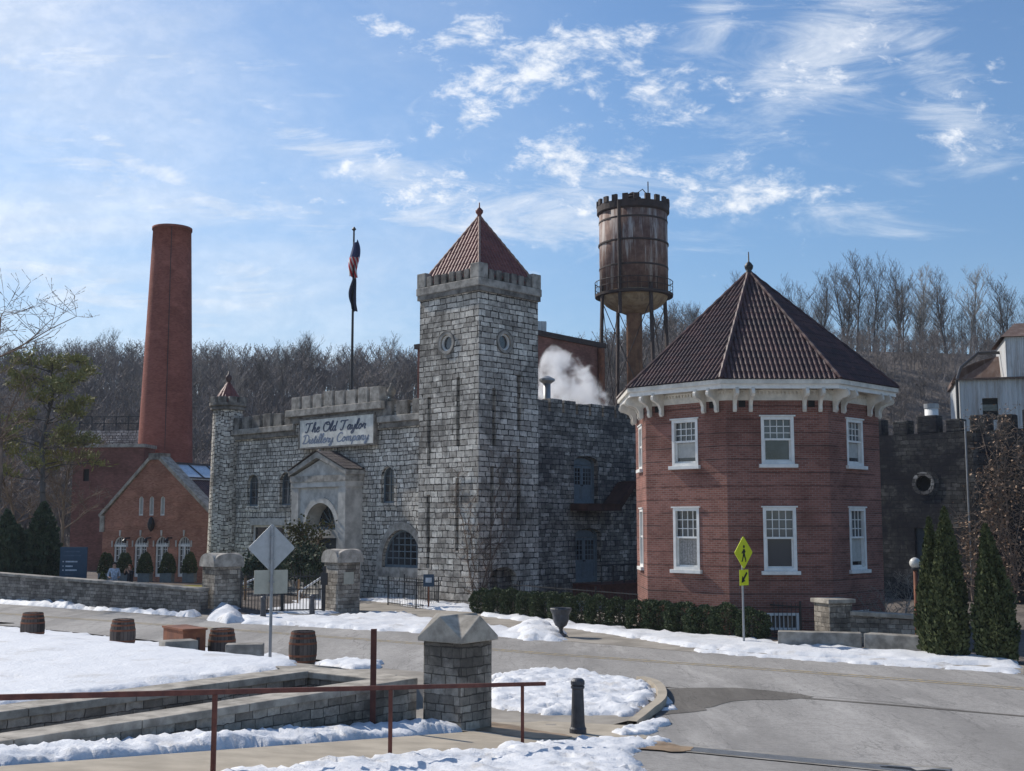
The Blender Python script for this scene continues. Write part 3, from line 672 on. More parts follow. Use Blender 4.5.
tower = empty('castle_tower', T, 'tall square stone tower with battlements and a red pyramid roof', 'tower')
tp = [T, T + U*TW, T + U*TW + V*TW, T + V*TW]
wall = MB().prism([(p.x, p.y) for p in tp], -.3, TH).build('wall', ASHLAR, tower)
wm = MB()
for F, spec in ((FL, ((429,397,466), (458,377,446), (428,495,568), (457,478,551))), (FR, ((494,388,446), (519,375,430), (492,466,526), (518.5,449,520)))):
    for x, y0, y1 in spec:
        a0, a1, z0_, z1_ = F.rect(x-1.7, x+1.7, y0, y1)
        wm.fbox(F, a0, a1, z0_, z1_, -.35, .3)
for F, x, y in ((FL, 446.5, 343), (FR, 504.7, 342)):
    a, z = F.px(x, y); r = .42
    wm.fprism(F, circ(a, z, r), -.3, .3)
ax0, ax1, az0, az1 = FR.rect(489, 516, 567, 600)
wm.fprism(FR, arch(ax0, ax1, -.1, az1, rise=.5), -.6, .3)
cut(wall, wm)
for F, x, y in ((FL, 446.5, 343), (FR, 504.7, 342)):
    a, z = F.px(x, y); r = .42
    s = MB().fring(F, circ(a, z, r+.12), circ(a, z, r-.01), -.05, .04).build('oculus', TRIM, tower)
    MB().fring(F, circ(a, z, r-.005), circ(a, z, r-.09), -.2, -.08).build('frame', WHITE, s)
    MB().fprism(F, circ(a, z, r-.08), -.19, -.17).build('pane', GLASS, s)
    MB().fring(F, circ(a, z, r+.17), circ(a, z, r+.125), -.02, .05).build('hood_mould', TRIM_D, s)
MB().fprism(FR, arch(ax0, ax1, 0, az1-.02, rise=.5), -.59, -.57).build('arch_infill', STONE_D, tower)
MB().fring(FR, grow_poly(arch(ax0, ax1, -.1, az1, rise=.5), .28), arch(ax0, ax1, -.1, az1, rise=.5), -.03, .035).build('arch_surround', ASHLAR, tower)
def ring_box(c, half, z0, z1, mat, name, parent, bev=0.0, zdir=(U, V)):
    m = MB(); a, b = zdir; q = [c - a*half - b*half, c + a*half - b*half, c + a*half + b*half, c - a*half + b*half]
    m.prism([(p.x, p.y) for p in q], z0, z1); return m.build(name, mat, parent, bevel=bev)
TC = T + U*TW/2 + V*TW/2
ring_box(TC, TW/2+.10, TH-.12, TH+.12, TRIM_D, 'cornice', tower)
ring_box(TC, TW/2+.15, TH+.12, TH+.52, TRIM, 'cornice', tower, .05)
mh = TW/2 + .11
for k in range(4):
    F = [Face(TC - U*mh - V*mh, U, -V), Face(TC - U*mh - V*mh, V, -U), Face(TC + U*mh + V*mh, -U, V), Face(TC + U*mh + V*mh, -V, U)][k]
    W2 = mh*2
    merlons(F, .62, W2-.62, TH+.52, 6, .52, .34, 0, TRIM_D, tower, gap=.36)
for sx in (-1, 1):
    for sy in (-1, 1):
        c = TC + U*sx*(mh-.30) + V*sy*(mh-.30)
        MB().box((c.x, c.y, TH+.52), (.62, .62, .74), CA).build('corner_merlon', TRIM, tower, bevel=.04)
# pantile roofs ------------------------------------------------------
def tile_facet(mb, e0, e1, t0, t1, rib=.22, row=.38, A=.055, B=.014):
    e0, e1, t0, t1 = map(Vector, (e0, e1, t0, t1)); ex = (e1-e0).normalized(); Lx = (e1-e0).length
    up = ((t0+t1)/2 - (e0+e1)/2); up = (up - ex*up.dot(ex)); H = up.length; up.normalize(); n = ex.cross(up).normalized()
    if n.z < 0: n = -n
    l0, r0 = 0.0, Lx; l1 = (t0-e0).dot(ex); r1 = (t1-e0).dot(ex)
    c = Lx/2; nr = int(Lx/rib/2)+1; xs = []
    for i in range(-nr, nr+1):
        for d in (-.5, -.30, -.15, 0, .15, .30): xs.append(c + (i+d)*rib)
    nrow = max(2, int(H/row)); ys = []
    for j in range(nrow): ys += [(H*j/nrow, B), (H*(j+1)/nrow - .002, 0.0)]
    b = len(mb.v); m = len(xs)
    for y, dz in ys:
        t = y/H; lo = l0+(l1-l0)*t; hi = r0+(r1-r0)*t
        for x in xs:
            x2 = min(max(x, lo), hi); ph = ((x2-c)/rib) % 1.0; hgt = A*abs(math.cos(math.pi*ph))
            mb.v.append(e0 + ex*x2 + up*y + n*(hgt+dz))
    for j in range(len(ys)-1):
        for i in range(m-1):
            q = (b+j*m+i, b+j*m+i+1, b+(j+1)*m+i+1, b+(j+1)*m+i)
            if (mb.v[q[0]]-mb.v[q[1]]).length > 1e-4 or (mb.v[q[2]]-mb.v[q[3]]).length > 1e-4: mb.f.append(q)
def pyramid(parent, pts, apex, mat, hipmat, hr=.09, thick=.12, rib=.22, row=.38, litmat=None, finial=None, A=.055):
    apex = Vector(apex); m = MB(); n = len(pts); pts = [Vector(p) for p in pts]
    for i in range(n): tile_facet(m, pts[i], pts[(i+1) % n], apex, apex, rib, row, A)
    roof = m.build('roof', mat, parent, fix=False)
    for i in range(n):
        k = 26; hp = [pts[i].lerp(apex, t/k) for t in range(k+1)]
        MB().tube([p + Vector((0,0,.05)) for p in hp], [hr*(1.12 if t % 2 else .85) for t in range(k+1)], 7).build('hip_tiles', hipmat, roof)
    return roof
rz = TH + .66; rh = TW/2 - .02
rp = [TC + (U*a + V*b)*rh + Vector((0,0,rz - TC.z)) for a, b in ((-1,-1), (1,-1), (1,1), (-1,1))]
apex_t = Vector((TC.x, TC.y, at(478, 217, TC.y).z))
pyramid(tower, rp, apex_t, TILE_R, TILE_E, .075, rib=.24, row=.42)
MB().lathe([(.10,-.25), (.13,.0), (.10,.1), (.19,.22), (.20,.34), (.10,.45), (.04,.5), (.03,.75)], apex_t, 12).build('finial', TILE_R, tower, smooth=True)

# front range -----------------------------------------------------------
SET = .75
A0 = T + V*SET
FF = Face(A0, -U, -V)                                      # front wall, a<0 to the left
hall = empty('castle_hall', T + V*4 + U*8, 'long grey stone castle front with arched windows and crenellated parapet', 'castle')
aL = FF.px(236, 500)[0]; aT = -TW + .3
HB = FF.px(300, 434)[1]                                     # underside of the cornice
HB = FF.px(400, 427)[1]
print('front', aL, HB, FF.px(236,441)[1], FF.px(250,590)[1])
fw_ = MB().fbox(FF, aL-.6, aT, -.3, HB+1.2, -.9, 0).build('front_wall', STONE, hall)
wm = MB(); cutw = []
for x0, x1, y0, y1 in ((247.8,258.8,474.5,506), (280.2,291.5,472.3,505.2), (381.6,395,466.8,503)):
    a0, a1, z0_, z1_ = FF.rect(x0, x1, y0, y1)
    pocket_window(hall, wm, FF, arch(a0, a1, z0_, z1_), .28, STEELBLUE, GLASS_G, cols=2, rows=4, bars=.03, surround=.16, smat=STONE, fw=.06)
# big arched window by the tower
a0, a1, z0_, z1_ = FF.rect(382.5, 416, 529.5, 567.5)
a1 = max(a1, a0+3.0)
if a1 > -TW-.05: a1 = -TW + .9
pocket_window(hall, wm, FF, arch(a0, a1, z0_, z1_, rise=(a1-a0)*.55), .3, STEELBLUE, GLASS, cols=6, rows=5, bars=.05, surround=.45, smat=TRIM, fw=.12)
# twin window low on the left
a0, a1, z0_, z1_ = FF.rect(251, 284, 525.5, 566)
pocket_window(hall, wm, FF, [(a0,z0_), (a1,z0_), (a1,z1_), (a0,z1_)], .28, WHITE, GLASS, cols=2, rows=1, bars=.14, fw=.10)
MB().fbox(FF, a0-.1, a1+.1, z1_+.003, z1_+.40, -.1, .06).build('lintel', PALE, hall)
cut(fw_, wm)
# flanks, back and flat roof of the block
LD = 26.0
fr_set = .35
FS = Face(T + U*fr_set, V, -U)                              # right side wall, a>0
SB = FS.px(575, 414)[1]
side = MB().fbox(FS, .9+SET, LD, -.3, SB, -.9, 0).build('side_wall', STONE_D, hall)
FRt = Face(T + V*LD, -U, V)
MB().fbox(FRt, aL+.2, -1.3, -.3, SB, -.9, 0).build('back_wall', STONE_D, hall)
FLt = Face(A0 - U*aL*1.0, V, U)
MB().fbox(FLt, .95, LD-SET-.95, -.3, SB-.2, -.9, 0).build('end_wall', STONE, hall)
q4 = [T + V*1.7 + U*1.3, T + V*1.7 - U*aL*.98, T + V*(LD-.95) - U*aL*.98, T + V*(LD-.95) + U*1.3]
MB().prism([(p.x, p.y) for p in q4], SB-1.3, SB-1.0).build('flat_roof', CONC_G, hall)
# parapet, left / raised centre / right
cL = FF.px(297, 440)[0]; cR = FF.px(381, 420)[0]
zL = FF.px(262, 433)[1]
hcen = FF.px(340, 412)[1]
print('parapet', cL, cR, zL, hcen)
zc = HB + .0
for a0, a1, nm in ((aL-.5, cL, 5), (cR, aT-.35, 2)):
    MB().fbox(FF, a0, a1, zc, zc+.28, -.2, .16).build('cornice', TRIM_D, hall)
    MB().fbox(FF, a0, a1, zc+.28, zc+.62, -.3, .30).build('cornice', TRIM, hall, bevel=.04)
    merlons(FF, a0, a1, zc+.62, nm+1 if nm > 3 else 3, .75, .45, .22, TRIM_D, hall, gap=.30)
zc2 = FF.px(340, 414)[1] - .35
MB().fbox(FF, cL-.1, cR+.1, zc, zc2, -.9, .10).build('gable_wall', STONE, hall)
MB().fbox(FF, cL-.35, cR+.35, zc2, zc2+.38, -.3, .26).build('cornice', TRIM_D, hall)
MB().fbox(FF, cL-.55, cR+.55, zc2+.38, zc2+.78, -.4, .48).build('cornice', TRIM, hall, bevel=.04)
merlons(FF, cL-.3, cR+.3, zc2+.78, 8, .82, .5, .30, TRIM, hall, gap=.22, jit=.14)
c = FF.pt(cR+.7, zc+1.37, -.1); MB().lathe([(.28,0), (.28,.12), (.1,.2), (.22,.45), (.24,.62), (.12,.8), (.05,1.0)], c, 12).build('urn_finial', TRIM_D, hall, smooth=True)
c = FF.pt(cR+.7, zc+.62, -.1); MB().box((c.x, c.y, c.z), (.66,.66,.755), CA).build('finial_plinth', TRIM_D, hall)
# side wall parapet and doors
a_s0 = FS.px(546, 410)[0]
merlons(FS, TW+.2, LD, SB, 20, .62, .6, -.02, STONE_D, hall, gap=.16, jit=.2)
wm = MB()
def double_door(parent, wm, F, a0, a1, z0, z1, mat):
    poly = arch(a0, a1, z0, z1, rise=.34)
    wm.fprism(F, poly, -.38, .3)
    d = MB().fring(F, poly, grow_poly(poly, -.10), -.36, -.24).build('door_frame', mat, parent)
    inner = grow_poly(poly, -.09); am = (a0+a1)/2
    zt = z1 - .50
    MB().fprism(F, [p for p in arch(a0+.1, a1-.1, zt+.06, z1-.1, rise=.38)], -.35, -.30).build('transom', mat, d)
    for i, (b0, b1) in enumerate(((a0+.11, am-.012), (am+.012, a1-.11))):
        lf = MB()
        zz = [z0+.02, z0+.25, z0+(zt-z0)*.42, z0+(zt-z0)*.5, zt-.14, zt]
        lf.fbox(F, b0, b0+.10, z0+.02, zt, -.34, -.28).fbox(F, b1-.10, b1, z0+.02, zt, -.34, -.28)
        lf.fbox(F, b0+.10, b1-.10, zz[0], zz[1], -.34, -.28).fbox(F, b0+.10, b1-.10, zz[2], zz[3], -.34, -.28).fbox(F, b0+.10, b1-.10, zz[4], zz[5], -.34, -.28)
        lf.fbox(F, b0+.10, b1-.10, zz[1], zz[2], -.34, -.315)
        L = lf.build('door', mat, parent)
        MB().fbox(F, b0+.10, b1-.10, zz[3], zz[4], -.335, -.32).build('pane', GLASS_G if i else GLASS, L)
        g = MB()
        for k in (1, 2): a = b0+.1+(b1-b0-.2)*k/3; g.fbox(F, a-.018, a+.018, zz[3], zz[4], -.317, -.29)
        for k in (1, 2, 3): z = zz[3]+(zz[4]-zz[3])*k/4; g.fbox(F, b0+.1, b1-.1, z-.018, z+.018, -.318, -.292)
        g.build('muntins', mat, L)
        MB().lathe([(.03,0), (.04,.04), (.02,.08)], F.pt(b1-.05 if i == 0 else b0+.05, z0+(zt-z0)*.46, -.26), 8).build('handle', IRON, L)
    MB().fring(F, grow_poly(poly, .30), poly, -.04, .035).build('arch_surround', STONE_D, parent)
for x0, x1, y0, y1 in ((573.5, 597.5, 456, 503.5), (575, 600.5, 528, 582)):
    a0, a1, z0_, z1_ = FS.rect(x0, x1, y0, y1); double_door(hall, wm, FS, a0, a1, z0_, z1_, STEELBLUE if y0 < 500 else STEELBLUE)
    if y0 < 500: d_up = (a0, a1, z0_)
    else: d_lo = (a0, a1, z0_)
cut(side, wm)
# rusty balcony to the upper door, red timber landing at the lower
bal = MB(); a0, a1, z = d_up
bal.fbox(FS, a0-.3, a1+.5, z-.38, z-.06, .04, 1.25); bal.fbox(FS, a0-.3, a1+.5, z-.06, z-.02, .04, 1.35)
b1_ = FS.px(640, 490)[0]
pts = [FS.pt(a1+.3, z-.2, .7), FS.pt(a1+1.6, z+1.05, .7), FS.pt(b1_+.5, z+1.25, .7)]
DKRUST = rust_mat('dark_rust', (.055,.026,.022), (.085,.04,.032), (.03,.018,.016), 2)
balc = bal.build('balcony', DKRUST, hall)
s_ = MB(); s_.bar(pts[0], pts[1], 1.1, .30); s_.bar(pts[1], pts[2], 1.1, .30); s_.build('stair', DKRUST, balc)
s_ = MB()
for k in range(6): p = FS.pt(a1+.6+k*.32, 0, .2); s_.bar(FS.pt(a1+.55+k*.25, z+.1+k*.2, .15), FS.pt(a1+.55+k*.25, z+.1+k*.2, 1.25), .28, .05)
s_.build('treads', DKRUST, balc)
a0, a1, z = d_lo
ld = MB(); ld.fbox(FS, a0-.25, a1+5.5, z-.12, z-.02, .04, 2.0); ld.fbox(FS, a0-.25, a1+5.5, -.1, z-.12, .06, 1.9)
dk = ld.build('landing', RUSTRAIL, hall)
hp = MB()
for k in range(8): p0 = FS.pt(a0-.2+k*.9, z, 1.93); hp.bar(p0, p0+Vector((0,0,.95)), .06)
hp.bar(FS.pt(a0-.2, z+.95, 1.93), FS.pt(a0+6.1, z+.95, 1.93), .06); hp.build('railing', IRON, dk)
PTILE = tile_mat('grey_slate_tile', (.055,.042,.04), (.12,.09,.082))
# entrance portal ------------------------------------------------------------
PO = None
o_try = 1.05
aP0, _ = FF.px(293.5, 520, o_try); aP1, _ = FF.px(346.5, 520, o_try)
FP = Face(FF.pt(0, 0, o_try), -U, -V)
zb = FP.px(320, 477)[1]; zt = FP.px(318, 452)[1]
print('portal', aP0, aP1, zb, zt, FF.px(362, 520))
portal = empty('stone_portal', FP.pt((aP0+aP1)/2, 0, -.8), 'pale limestone entrance portal with arch and triangular pediment', 'portal')
pw = MB().fbox(FP, aP0, aP1, -.3, zb, -o_try-.02, 0).build('porch_wall', PALE, portal)
x0, x1, y0, y1 = 305.5, 336.0, 503, 590
a0, a1, z0_, z1_ = FP.rect(x0, x1, y0, y1)
zspr = z1_ - (a1-a0)/2
ar = arch(a0, a1, .0, z1_, 18)
wm = MB().fprism(FP, ar, -.95, .3); cut(pw, wm)
MB().fring(FP, grow_poly(arch(a0, a1, zspr-.1, z1_, 18), .38), arch(a0, a1, zspr-.1, z1_, 18), -.05, .08).build('archivolt', PALE, portal)
for b0, b1 in ((aP0-.04, aP0+.55), (aP1-.55, aP1+.04)):
    MB().fbox(FP, b0, b1, -.1, zb-.55, -.3, .13).build('pilaster', PALE, portal)
MB().fbox(FP, aP0-.08, aP1+.08, zb-.55, zb-.25, -o_try, .17).build('frieze', PALE, portal)
MB().fbox(FP, aP0-.12, aP1+.12, zb-.25, zb+.08, -o_try, .22).build('cornice', TRIM, portal)
am = (aP0+aP1)/2
MB().fprism(FP, [(aP0-.05, zb+.08), (aP1+.05, zb+.08), (am, zt-.45)], -o_try, .05).build('tympanum', PALE, portal)
for s in (-1, 1):
    e = (aP0-.2) if s < 0 else (aP1+.2)
    MB().fprism(FP, [(e, zb+.083), (e, zb+.32), (am, zt), (am, zt-.32)] if s < 0 else [(am, zt-.32), (am, zt), (e, zb+.32), (e, zb+.083)], -o_try, .28).build('raking_cornice', TRIM, portal)
    m = MB(); tile_facet(m, FP.pt(e, zb+.36, .34), FP.pt(e, zb+.36, -o_try), FP.pt(am, zt+.04, .34), FP.pt(am, zt+.04, -o_try), .25, .4, .05)
    m.build('roof', PTILE, portal, fix=False)
MB().lathe([(.0,0), (.16,.05), (.2,.25), (.1,.4), (.03,.5)], FP.pt(am, zb+1.0, .08), 8).build('rosette', TRIM, portal)
dr = MB().fbox(FP, a0+.02, a1-.02, .8, zspr, -.92, -.82).build('door', DKBLUE, portal)
fan = MB().fprism(FP, arch(a0+.02, a1-.02, zspr+.06, z1_-.02, 18), -.92, -.87).build('fanlight', GLASS, portal)
g = MB(); cc = (a0+a1)/2; rr = (a1-a0)/2
for k in range(1, 8):
    an = math.pi*k/8; g.bar(FP.pt(cc+.12*math.cos(an), zspr+.12, -.83), FP.pt(cc+rr*.95*math.cos(an), zspr+.06+rr*.9*math.sin(an), -.83), .05)
g.build('fan_bars', STEELBLUE, fan)
g = MB().fbox(FP, a0+.02, a1-.02, zspr-.12, zspr+.06, -.87, -.72); g.build('door_transom', STEELBLUE, portal)
MB().fbox(FP, aP0+.2, aP1-.2, -.1, .8, -.81, 1.0).fbox(FP, aP0+.4, aP1-.4, -.1, .5, 1.003, 1.4).fbox(FP, aP0+.4, aP1-.4, -.1, .25, 1.403, 1.8).build('steps', PALE, portal)
# name board -----------------------------------------------------------------
o_s = .34
sa0, sz0 = FF.px(299.5, 449, o_s); sa1, sz1 = FF.px(373.6, 412, o_s)
ztl = FF.px(299.5, 422.5, o_s)[1]; zbr = FF.px(373.6, 442, o_s)[1]
print('sign', sa0, sa1, sz0, ztl, zbr, sz1)
zs0 = (sz0+zbr)/2; zs1 = (ztl+sz1)/2
board = empty('name_board', FF.pt((sa0+sa1)/2, zs0, o_s), 'long white name board with blue script lettering over the portal', 'sign')
MB().fbox(FF, sa0, sa1, zs0, zs1, .12, o_s).build('panel', SIGNW, board, bevel=.02)
m = MB()
t_ = .09
for b in ((sa0-t_, sa1+t_, zs1, zs1+t_), (sa0-t_, sa1+t_, zs0-t_, zs0), (sa0-t_, sa0, zs0, zs1), (sa1, sa1+t_, zs0, zs1)): m.fbox(FF, *b, .11, o_s+.02)
m.build('frame', TRIM_D, board)
# hand-lettered script: each letter as pen strokes (x, y) on a 1-high grid
GLY = {
 'T': (.78, [[(.0,.78),(.08,.95),(.35,.93),(.75,.98)], [(.46,.95),(.38,.5),(.30,.08),(.16,.0),(.06,.12)]]),
 'h': (.46, [[(.0,.05),(.22,.7),(.26,.98),(.16,.9),(.08,.0)], [(.10,.25),(.24,.48),(.33,.42),(.30,.08),(.36,.0),(.46,.1)]]),
 'e': (.38, [[(.04,.24),(.28,.32),(.26,.48),(.14,.46),(.05,.2),(.14,.0),(.26,.02),(.38,.14)]]),
 'O': (.74, [[(.44,.96),(.18,.88),(.04,.48),(.14,.08),(.38,.0),(.62,.2),(.68,.6),(.52,.92),(.32,.86),(.36,.7),(.62,.72)]]),
 'l': (.26, [[(.0,.08),(.18,.6),(.22,.95),(.14,.98),(.06,.5),(.08,.06),(.16,.0),(.26,.12)]]),
 'd': (.44, [[(.30,.42),(.16,.48),(.04,.22),(.12,.0),(.26,.14),(.40,.98)], [(.32,.44),(.29,.1),(.35,.0),(.44,.1)]]),
 'a': (.44, [[(.30,.42),(.16,.48),(.04,.22),(.12,.0),(.24,.12),(.32,.46),(.30,.08),(.36,.0),(.44,.1)]]),
 'y': (.42, [[(.04,.46),(.06,.1),(.16,.02),(.28,.2),(.34,.48),(.28,-.2),(.14,-.42),(.06,-.3),(.2,-.1),(.42,.1)]]),
 'o': (.40, [[(.18,.48),(.05,.3),(.06,.06),(.18,.0),(.30,.18),(.27,.42),(.18,.47),(.28,.36),(.40,.36)]]),
 'r': (.36, [[(.02,.1),(.12,.5),(.14,.42),(.28,.42),(.24,.1),(.28,.0),(.36,.08)]]),
 'D': (.72, [[(.26,.92),(.20,.4),(.10,.04),(.04,.1),(.2,.02),(.48,.06),(.66,.4),(.56,.84),(.30,.98),(.06,.88),(.04,.74)]]),
 'i': (.22, [[(.0,.08),(.10,.46),(.08,.08),(.14,.0),(.22,.1)], [(.13,.66),(.15,.70)]]),
 's': (.32, [[(.0,.06),(.16,.5),(.22,.24),(.18,.02),(.06,.02)], [(.18,.02),(.32,.1)]]),
 't': (.28, [[(.0,.08),(.16,.82),(.10,.1),(.16,.0),(.28,.1)], [(.02,.56),(.26,.60)]]),
 'C': (.62, [[(.54,.80),(.42,.96),(.20,.84),(.05,.44),(.16,.06),(.38,.0),(.62,.16)]]),
 'm': (.66, [[(.0,.1),(.08,.48),(.08,.0)], [(.08,.3),(.20,.48),(.27,.4),(.26,.0)], [(.27,.3),(.40,.48),(.48,.4),(.46,.08),(.54,.0),(.66,.1)]]),
 'p': (.42, [[(.02,.1),(.12,.5),(.04,-.4)], [(.10,.3),(.24,.48),(.34,.34),(.26,.04),(.10,.04)], [(.26,.04),(.42,.1)]]),
 'n': (.46, [[(.0,.1),(.08,.48),(.08,.0)], [(.08,.3),(.22,.48),(.30,.4),(.28,.08),(.34,.0),(.46,.1)]]),
}
def script(words, F, a0, a1, z, h, o, mat, wd, parent, name='lettering'):
    tot = sum(GLY[ch][0] if ch != ' ' else .34 for ch in words); k = (a1-a0)/tot; x = 0; m = MB(); lay = 0
    for ch in words:
        if ch == ' ': x += .34; continue
        for stroke in GLY[ch][1]:
            P = [Vector(p) for p in stroke]; S = smooth_line(P, 5) if len(P) > 2 else P
            pts = [F.pt(a0 + (x + p.x + .18*p.y)*k, z + p.y*h, 0) for p in S]
            lay += 1; oo = o + .003 + .0006*(lay % 7)
            vs = []; fs = []
            for i, p in enumerate(pts):
                d = pts[min(i+1, len(pts)-1)] - pts[max(i-1, 0)]; d.normalize() if d.length > 0 else None
                sd = F.n.cross(d).normalized(); ww = wd*(.62 + .5*abs(d.z))
                q0 = p + sd*ww/2 + F.n*oo; q1 = p - sd*ww/2 + F.n*oo; vs += [q0, q1]
                if i: fs.append((2*i-2, 2*i-1, 2*i+1, 2*i))
            m.add(vs, fs)
        x += GLY[ch][0]
    return m.build(name, mat, parent, fix=False, uv=False)
W_ = sa1 - sa0; Hh = zs1 - zs0
script('The Old Taylor', FF, sa0 + W_*.07, sa1 - W_*.10, zs0 + Hh*.54, Hh*.34, o_s, INK, .11, board)
script('Distillery Company', FF, sa0 + W_*.04, sa1 - W_*.06, zs0 + Hh*.14, Hh*.32, o_s, INK2, .10, board)
# corner turret -----------------------------------------------------------------
ct = FF.pt(aL, 0, 0); ct = at(225.5, 500, ct.y + .6); ct.z = 0
TR = 1200; tr = 15.5/FPX*ct.y
zt0 = at(225, 411, ct.y).z
turret = empty('corner_turret', ct, 'slim round stone turret with battlements and small red cone roof', 'turret')
MB().lathe([(tr+.12,-.3), (tr+.05,3.0), (tr,6.5), (tr-.06, zt0)], ct, 28).build('wall', STONE, turret)
MB().lathe([(tr, zt0), (tr+.09, zt0+.03), (tr+.10, zt0+.16), (tr+.05, zt0+.2), (tr+.18, zt0+.27), (tr+.18, zt0+.44)], ct, 28).build('cornice', TRIM_D, turret)
for k in range(10):
    an = 2*math.pi*k/10 + .2; c = ct + Vector((math.cos(an), math.sin(an), 0))*(tr-.01)
    MB().box((c.x, c.y, zt0+.44), (.36, .48, .36), an).build('merlon', TRIM_D, turret, bevel=.03)
za = at(226, 381, ct.y).z; m = MB(); n8 = 12
base = [ct + Vector(((tr-.02)*math.cos(2*math.pi*k/n8), (tr-.02)*math.sin(2*math.pi*k/n8), zt0+.46)) for k in range(n8)]
for i in range(n8): tile_facet(m, base[i], base[(i+1) % n8], (ct.x, ct.y, za), (ct.x, ct.y, za), .22, .4, .04)
m.build('roof', TILE_R, turret, fix=False)
MB().lathe([(.1,-.2), (.12,.0), (.2,.15), (.18,.3), (.06,.4), (.03,.6)], (ct.x, ct.y, za), 10).build('finial', TILE, turret, smooth=True)
# fill at the junction handled by the wall running into the turret
# vent pipe and steam on the roof
pv = at(547, 408, T.y+5.0)
vent = empty('vent_pipe', (pv.x, pv.y, SB-1.0), 'pale metal vent pipe with flared cap on the castle roof', 'vent pipe')
zt_ = at(547, 380, pv.y).z
MB().lathe([(.19, SB-1.0), (.19, zt_-.2)], (pv.x, pv.y, 0), 14).build('pipe', GALV, vent, smooth=True)
MB().lathe([(.20, zt_-.2), (.42, zt_-.05), (.42, zt_+.05), (.12, zt_+.2)], (pv.x, pv.y, 0), 14).build('cap', GALV, vent)
MB().box((pv.x+.5, pv.y, SB-1.0), (.3,.3,1.6)).build('bracket', WHITE, vent)
# ================================================================== OCTAGON HOUSE
OC = Vector((9.38, 46.7, 0)); AP = 4.37
def oct_pts(ap): return [OC + Vector((ap/math.cos(math.pi/8)*math.cos(math.pi/8 + k*math.pi/4), ap/math.cos(math.pi/8)*math.sin(math.pi/8 + k*math.pi/4), 0)) for k in range(8)]
def oct_face(k, ap=AP):                                    # k=0 faces the camera; 1 = to the right; -1 = left
    an = -math.pi/2 + k*math.pi/4; n = Vector((math.cos(an), math.sin(an), 0)); return Face(OC + n*ap, Vector((-n.y, n.x, 0)), n)
F0 = oct_face(0)
zE = F0.px(776, 397)[1]                                    # wall head under the soffit
house = empty('octagonal_house', OC, 'two storey octagonal red brick house with white bracketed eaves and dark tiled roof', 'house')
print('oct', [F0.px(x, 500)[0] for x in (724, 828)], zE, F0.px(776,632)[1])
pts = oct_pts(AP)
hw = MB().prism([(p.x, p.y) for p in pts], -.4, zE+.3).build('wall', BRICK, house)
wm = MB(); hs = AP*math.tan(math.pi/8)
def sash(F, a, z0, w_, h, blind=0, grid=(4,3)):
    a0, a1, z1 = a-w_/2, a+w_/2, z0+h
    wm.fbox(F, a0, a1, z0, z1, -.2, .3)
    fr = MB(); t = .11
    for b in ((a0, a0+t, z0, z1), (a1-t, a1, z0, z1), (a0+t, a1-t, z1-t, z1), (a0+t, a1-t, z0, z0+t*.9)): fr.fbox(F, *b, -.18, .02)
    W = fr.build('window', WHITE, house)
    MB().fbox(F, a0-.10, a1+.10, z0-.13, z0-.003, -.02, .13).build('sill', WHITE, W, bevel=.01)
    MB().fbox(F, a0-.06, a1+.06, z1+.003, z1+.05, -.02, .06).build('head_trim', WHITE, W)
    zm = z0 + h*.52
    MB().fbox(F, a0+t, a1-t, zm-.035, zm+.035, -.16, -.02).build('meeting_rail', WHITE, W)
    MB().fbox(F, a0+t, a1-t, zm, z1-t, -.14, -.12).build('pane', GLASS_G, W)
    MB().fbox(F, a0+t, a1-t, z0+t*.9, zm, -.15, -.135).build('pane', GLASS, W)
    g = MB()
    for i in range(1, grid[0]): x = a0+t+(w_-2*t)*i/grid[0]; g.fbox(F, x-.014, x+.014, zm+.035, z1-t, -.118, -.085)
    for j in range(1, grid[1]): z = zm+(z1-t-zm)*j/grid[1]; g.fbox(F, a0+t, a1-t, z-.014, z+.014, -.1185, -.086)
    g.build('muntins', WHITE, W)
    b = MB()
    for (x0, x1) in ((a0+t, a0+t+.05), (a1-t-.05, a1-t)): b.fbox(F, x0, x1, z0+t*.9, zm-.035, -.133, -.09)
    b.fbox(F, a0+t+.05, a1-t-.05, z0+t*.9, z0+t*.9+.06, -.133, -.09); b.build('lower_sash', WHITE, W)
    if blind == 1: MB().fbox(F, a0+t+.06, a1-t-.06, z0+t+.18, zm-.05, -.134, -.13).build('blind', BLIND, W)
    if blind == 2:
        c = MB()
        for i in range(7): x = a0+t+.06+(w_-2*t-.12)*i/7; c.fbox(F, x, x+(w_-2*t-.12)/7*.92, z0+t+.05, zm-.05, -.134, -.128 - .004*(i % 2))
        c.build('curtain', CURT, W)
zl0, zl1 = F0.px(776, 571)[1], F0.px(776, 507.5)[1]; zu0, zu1 = F0.px(776, 464)[1], F0.px(776, 416.5)[1]
print('win', zl0, zl1, zu0, zu1)
for k in (-2, -1, 0, 1, 2):
    F = oct_face(k); wid = 1.16
    sash(F, 0, zl0, wid, zl1-zl0, {-1: 2, 0: 0, 1: 1}.get(k, 0))
    sash(F, 0, zu0, wid, zu1-zu0, {-1: 1, 0: 0, 1: 1}.get(k, 0))
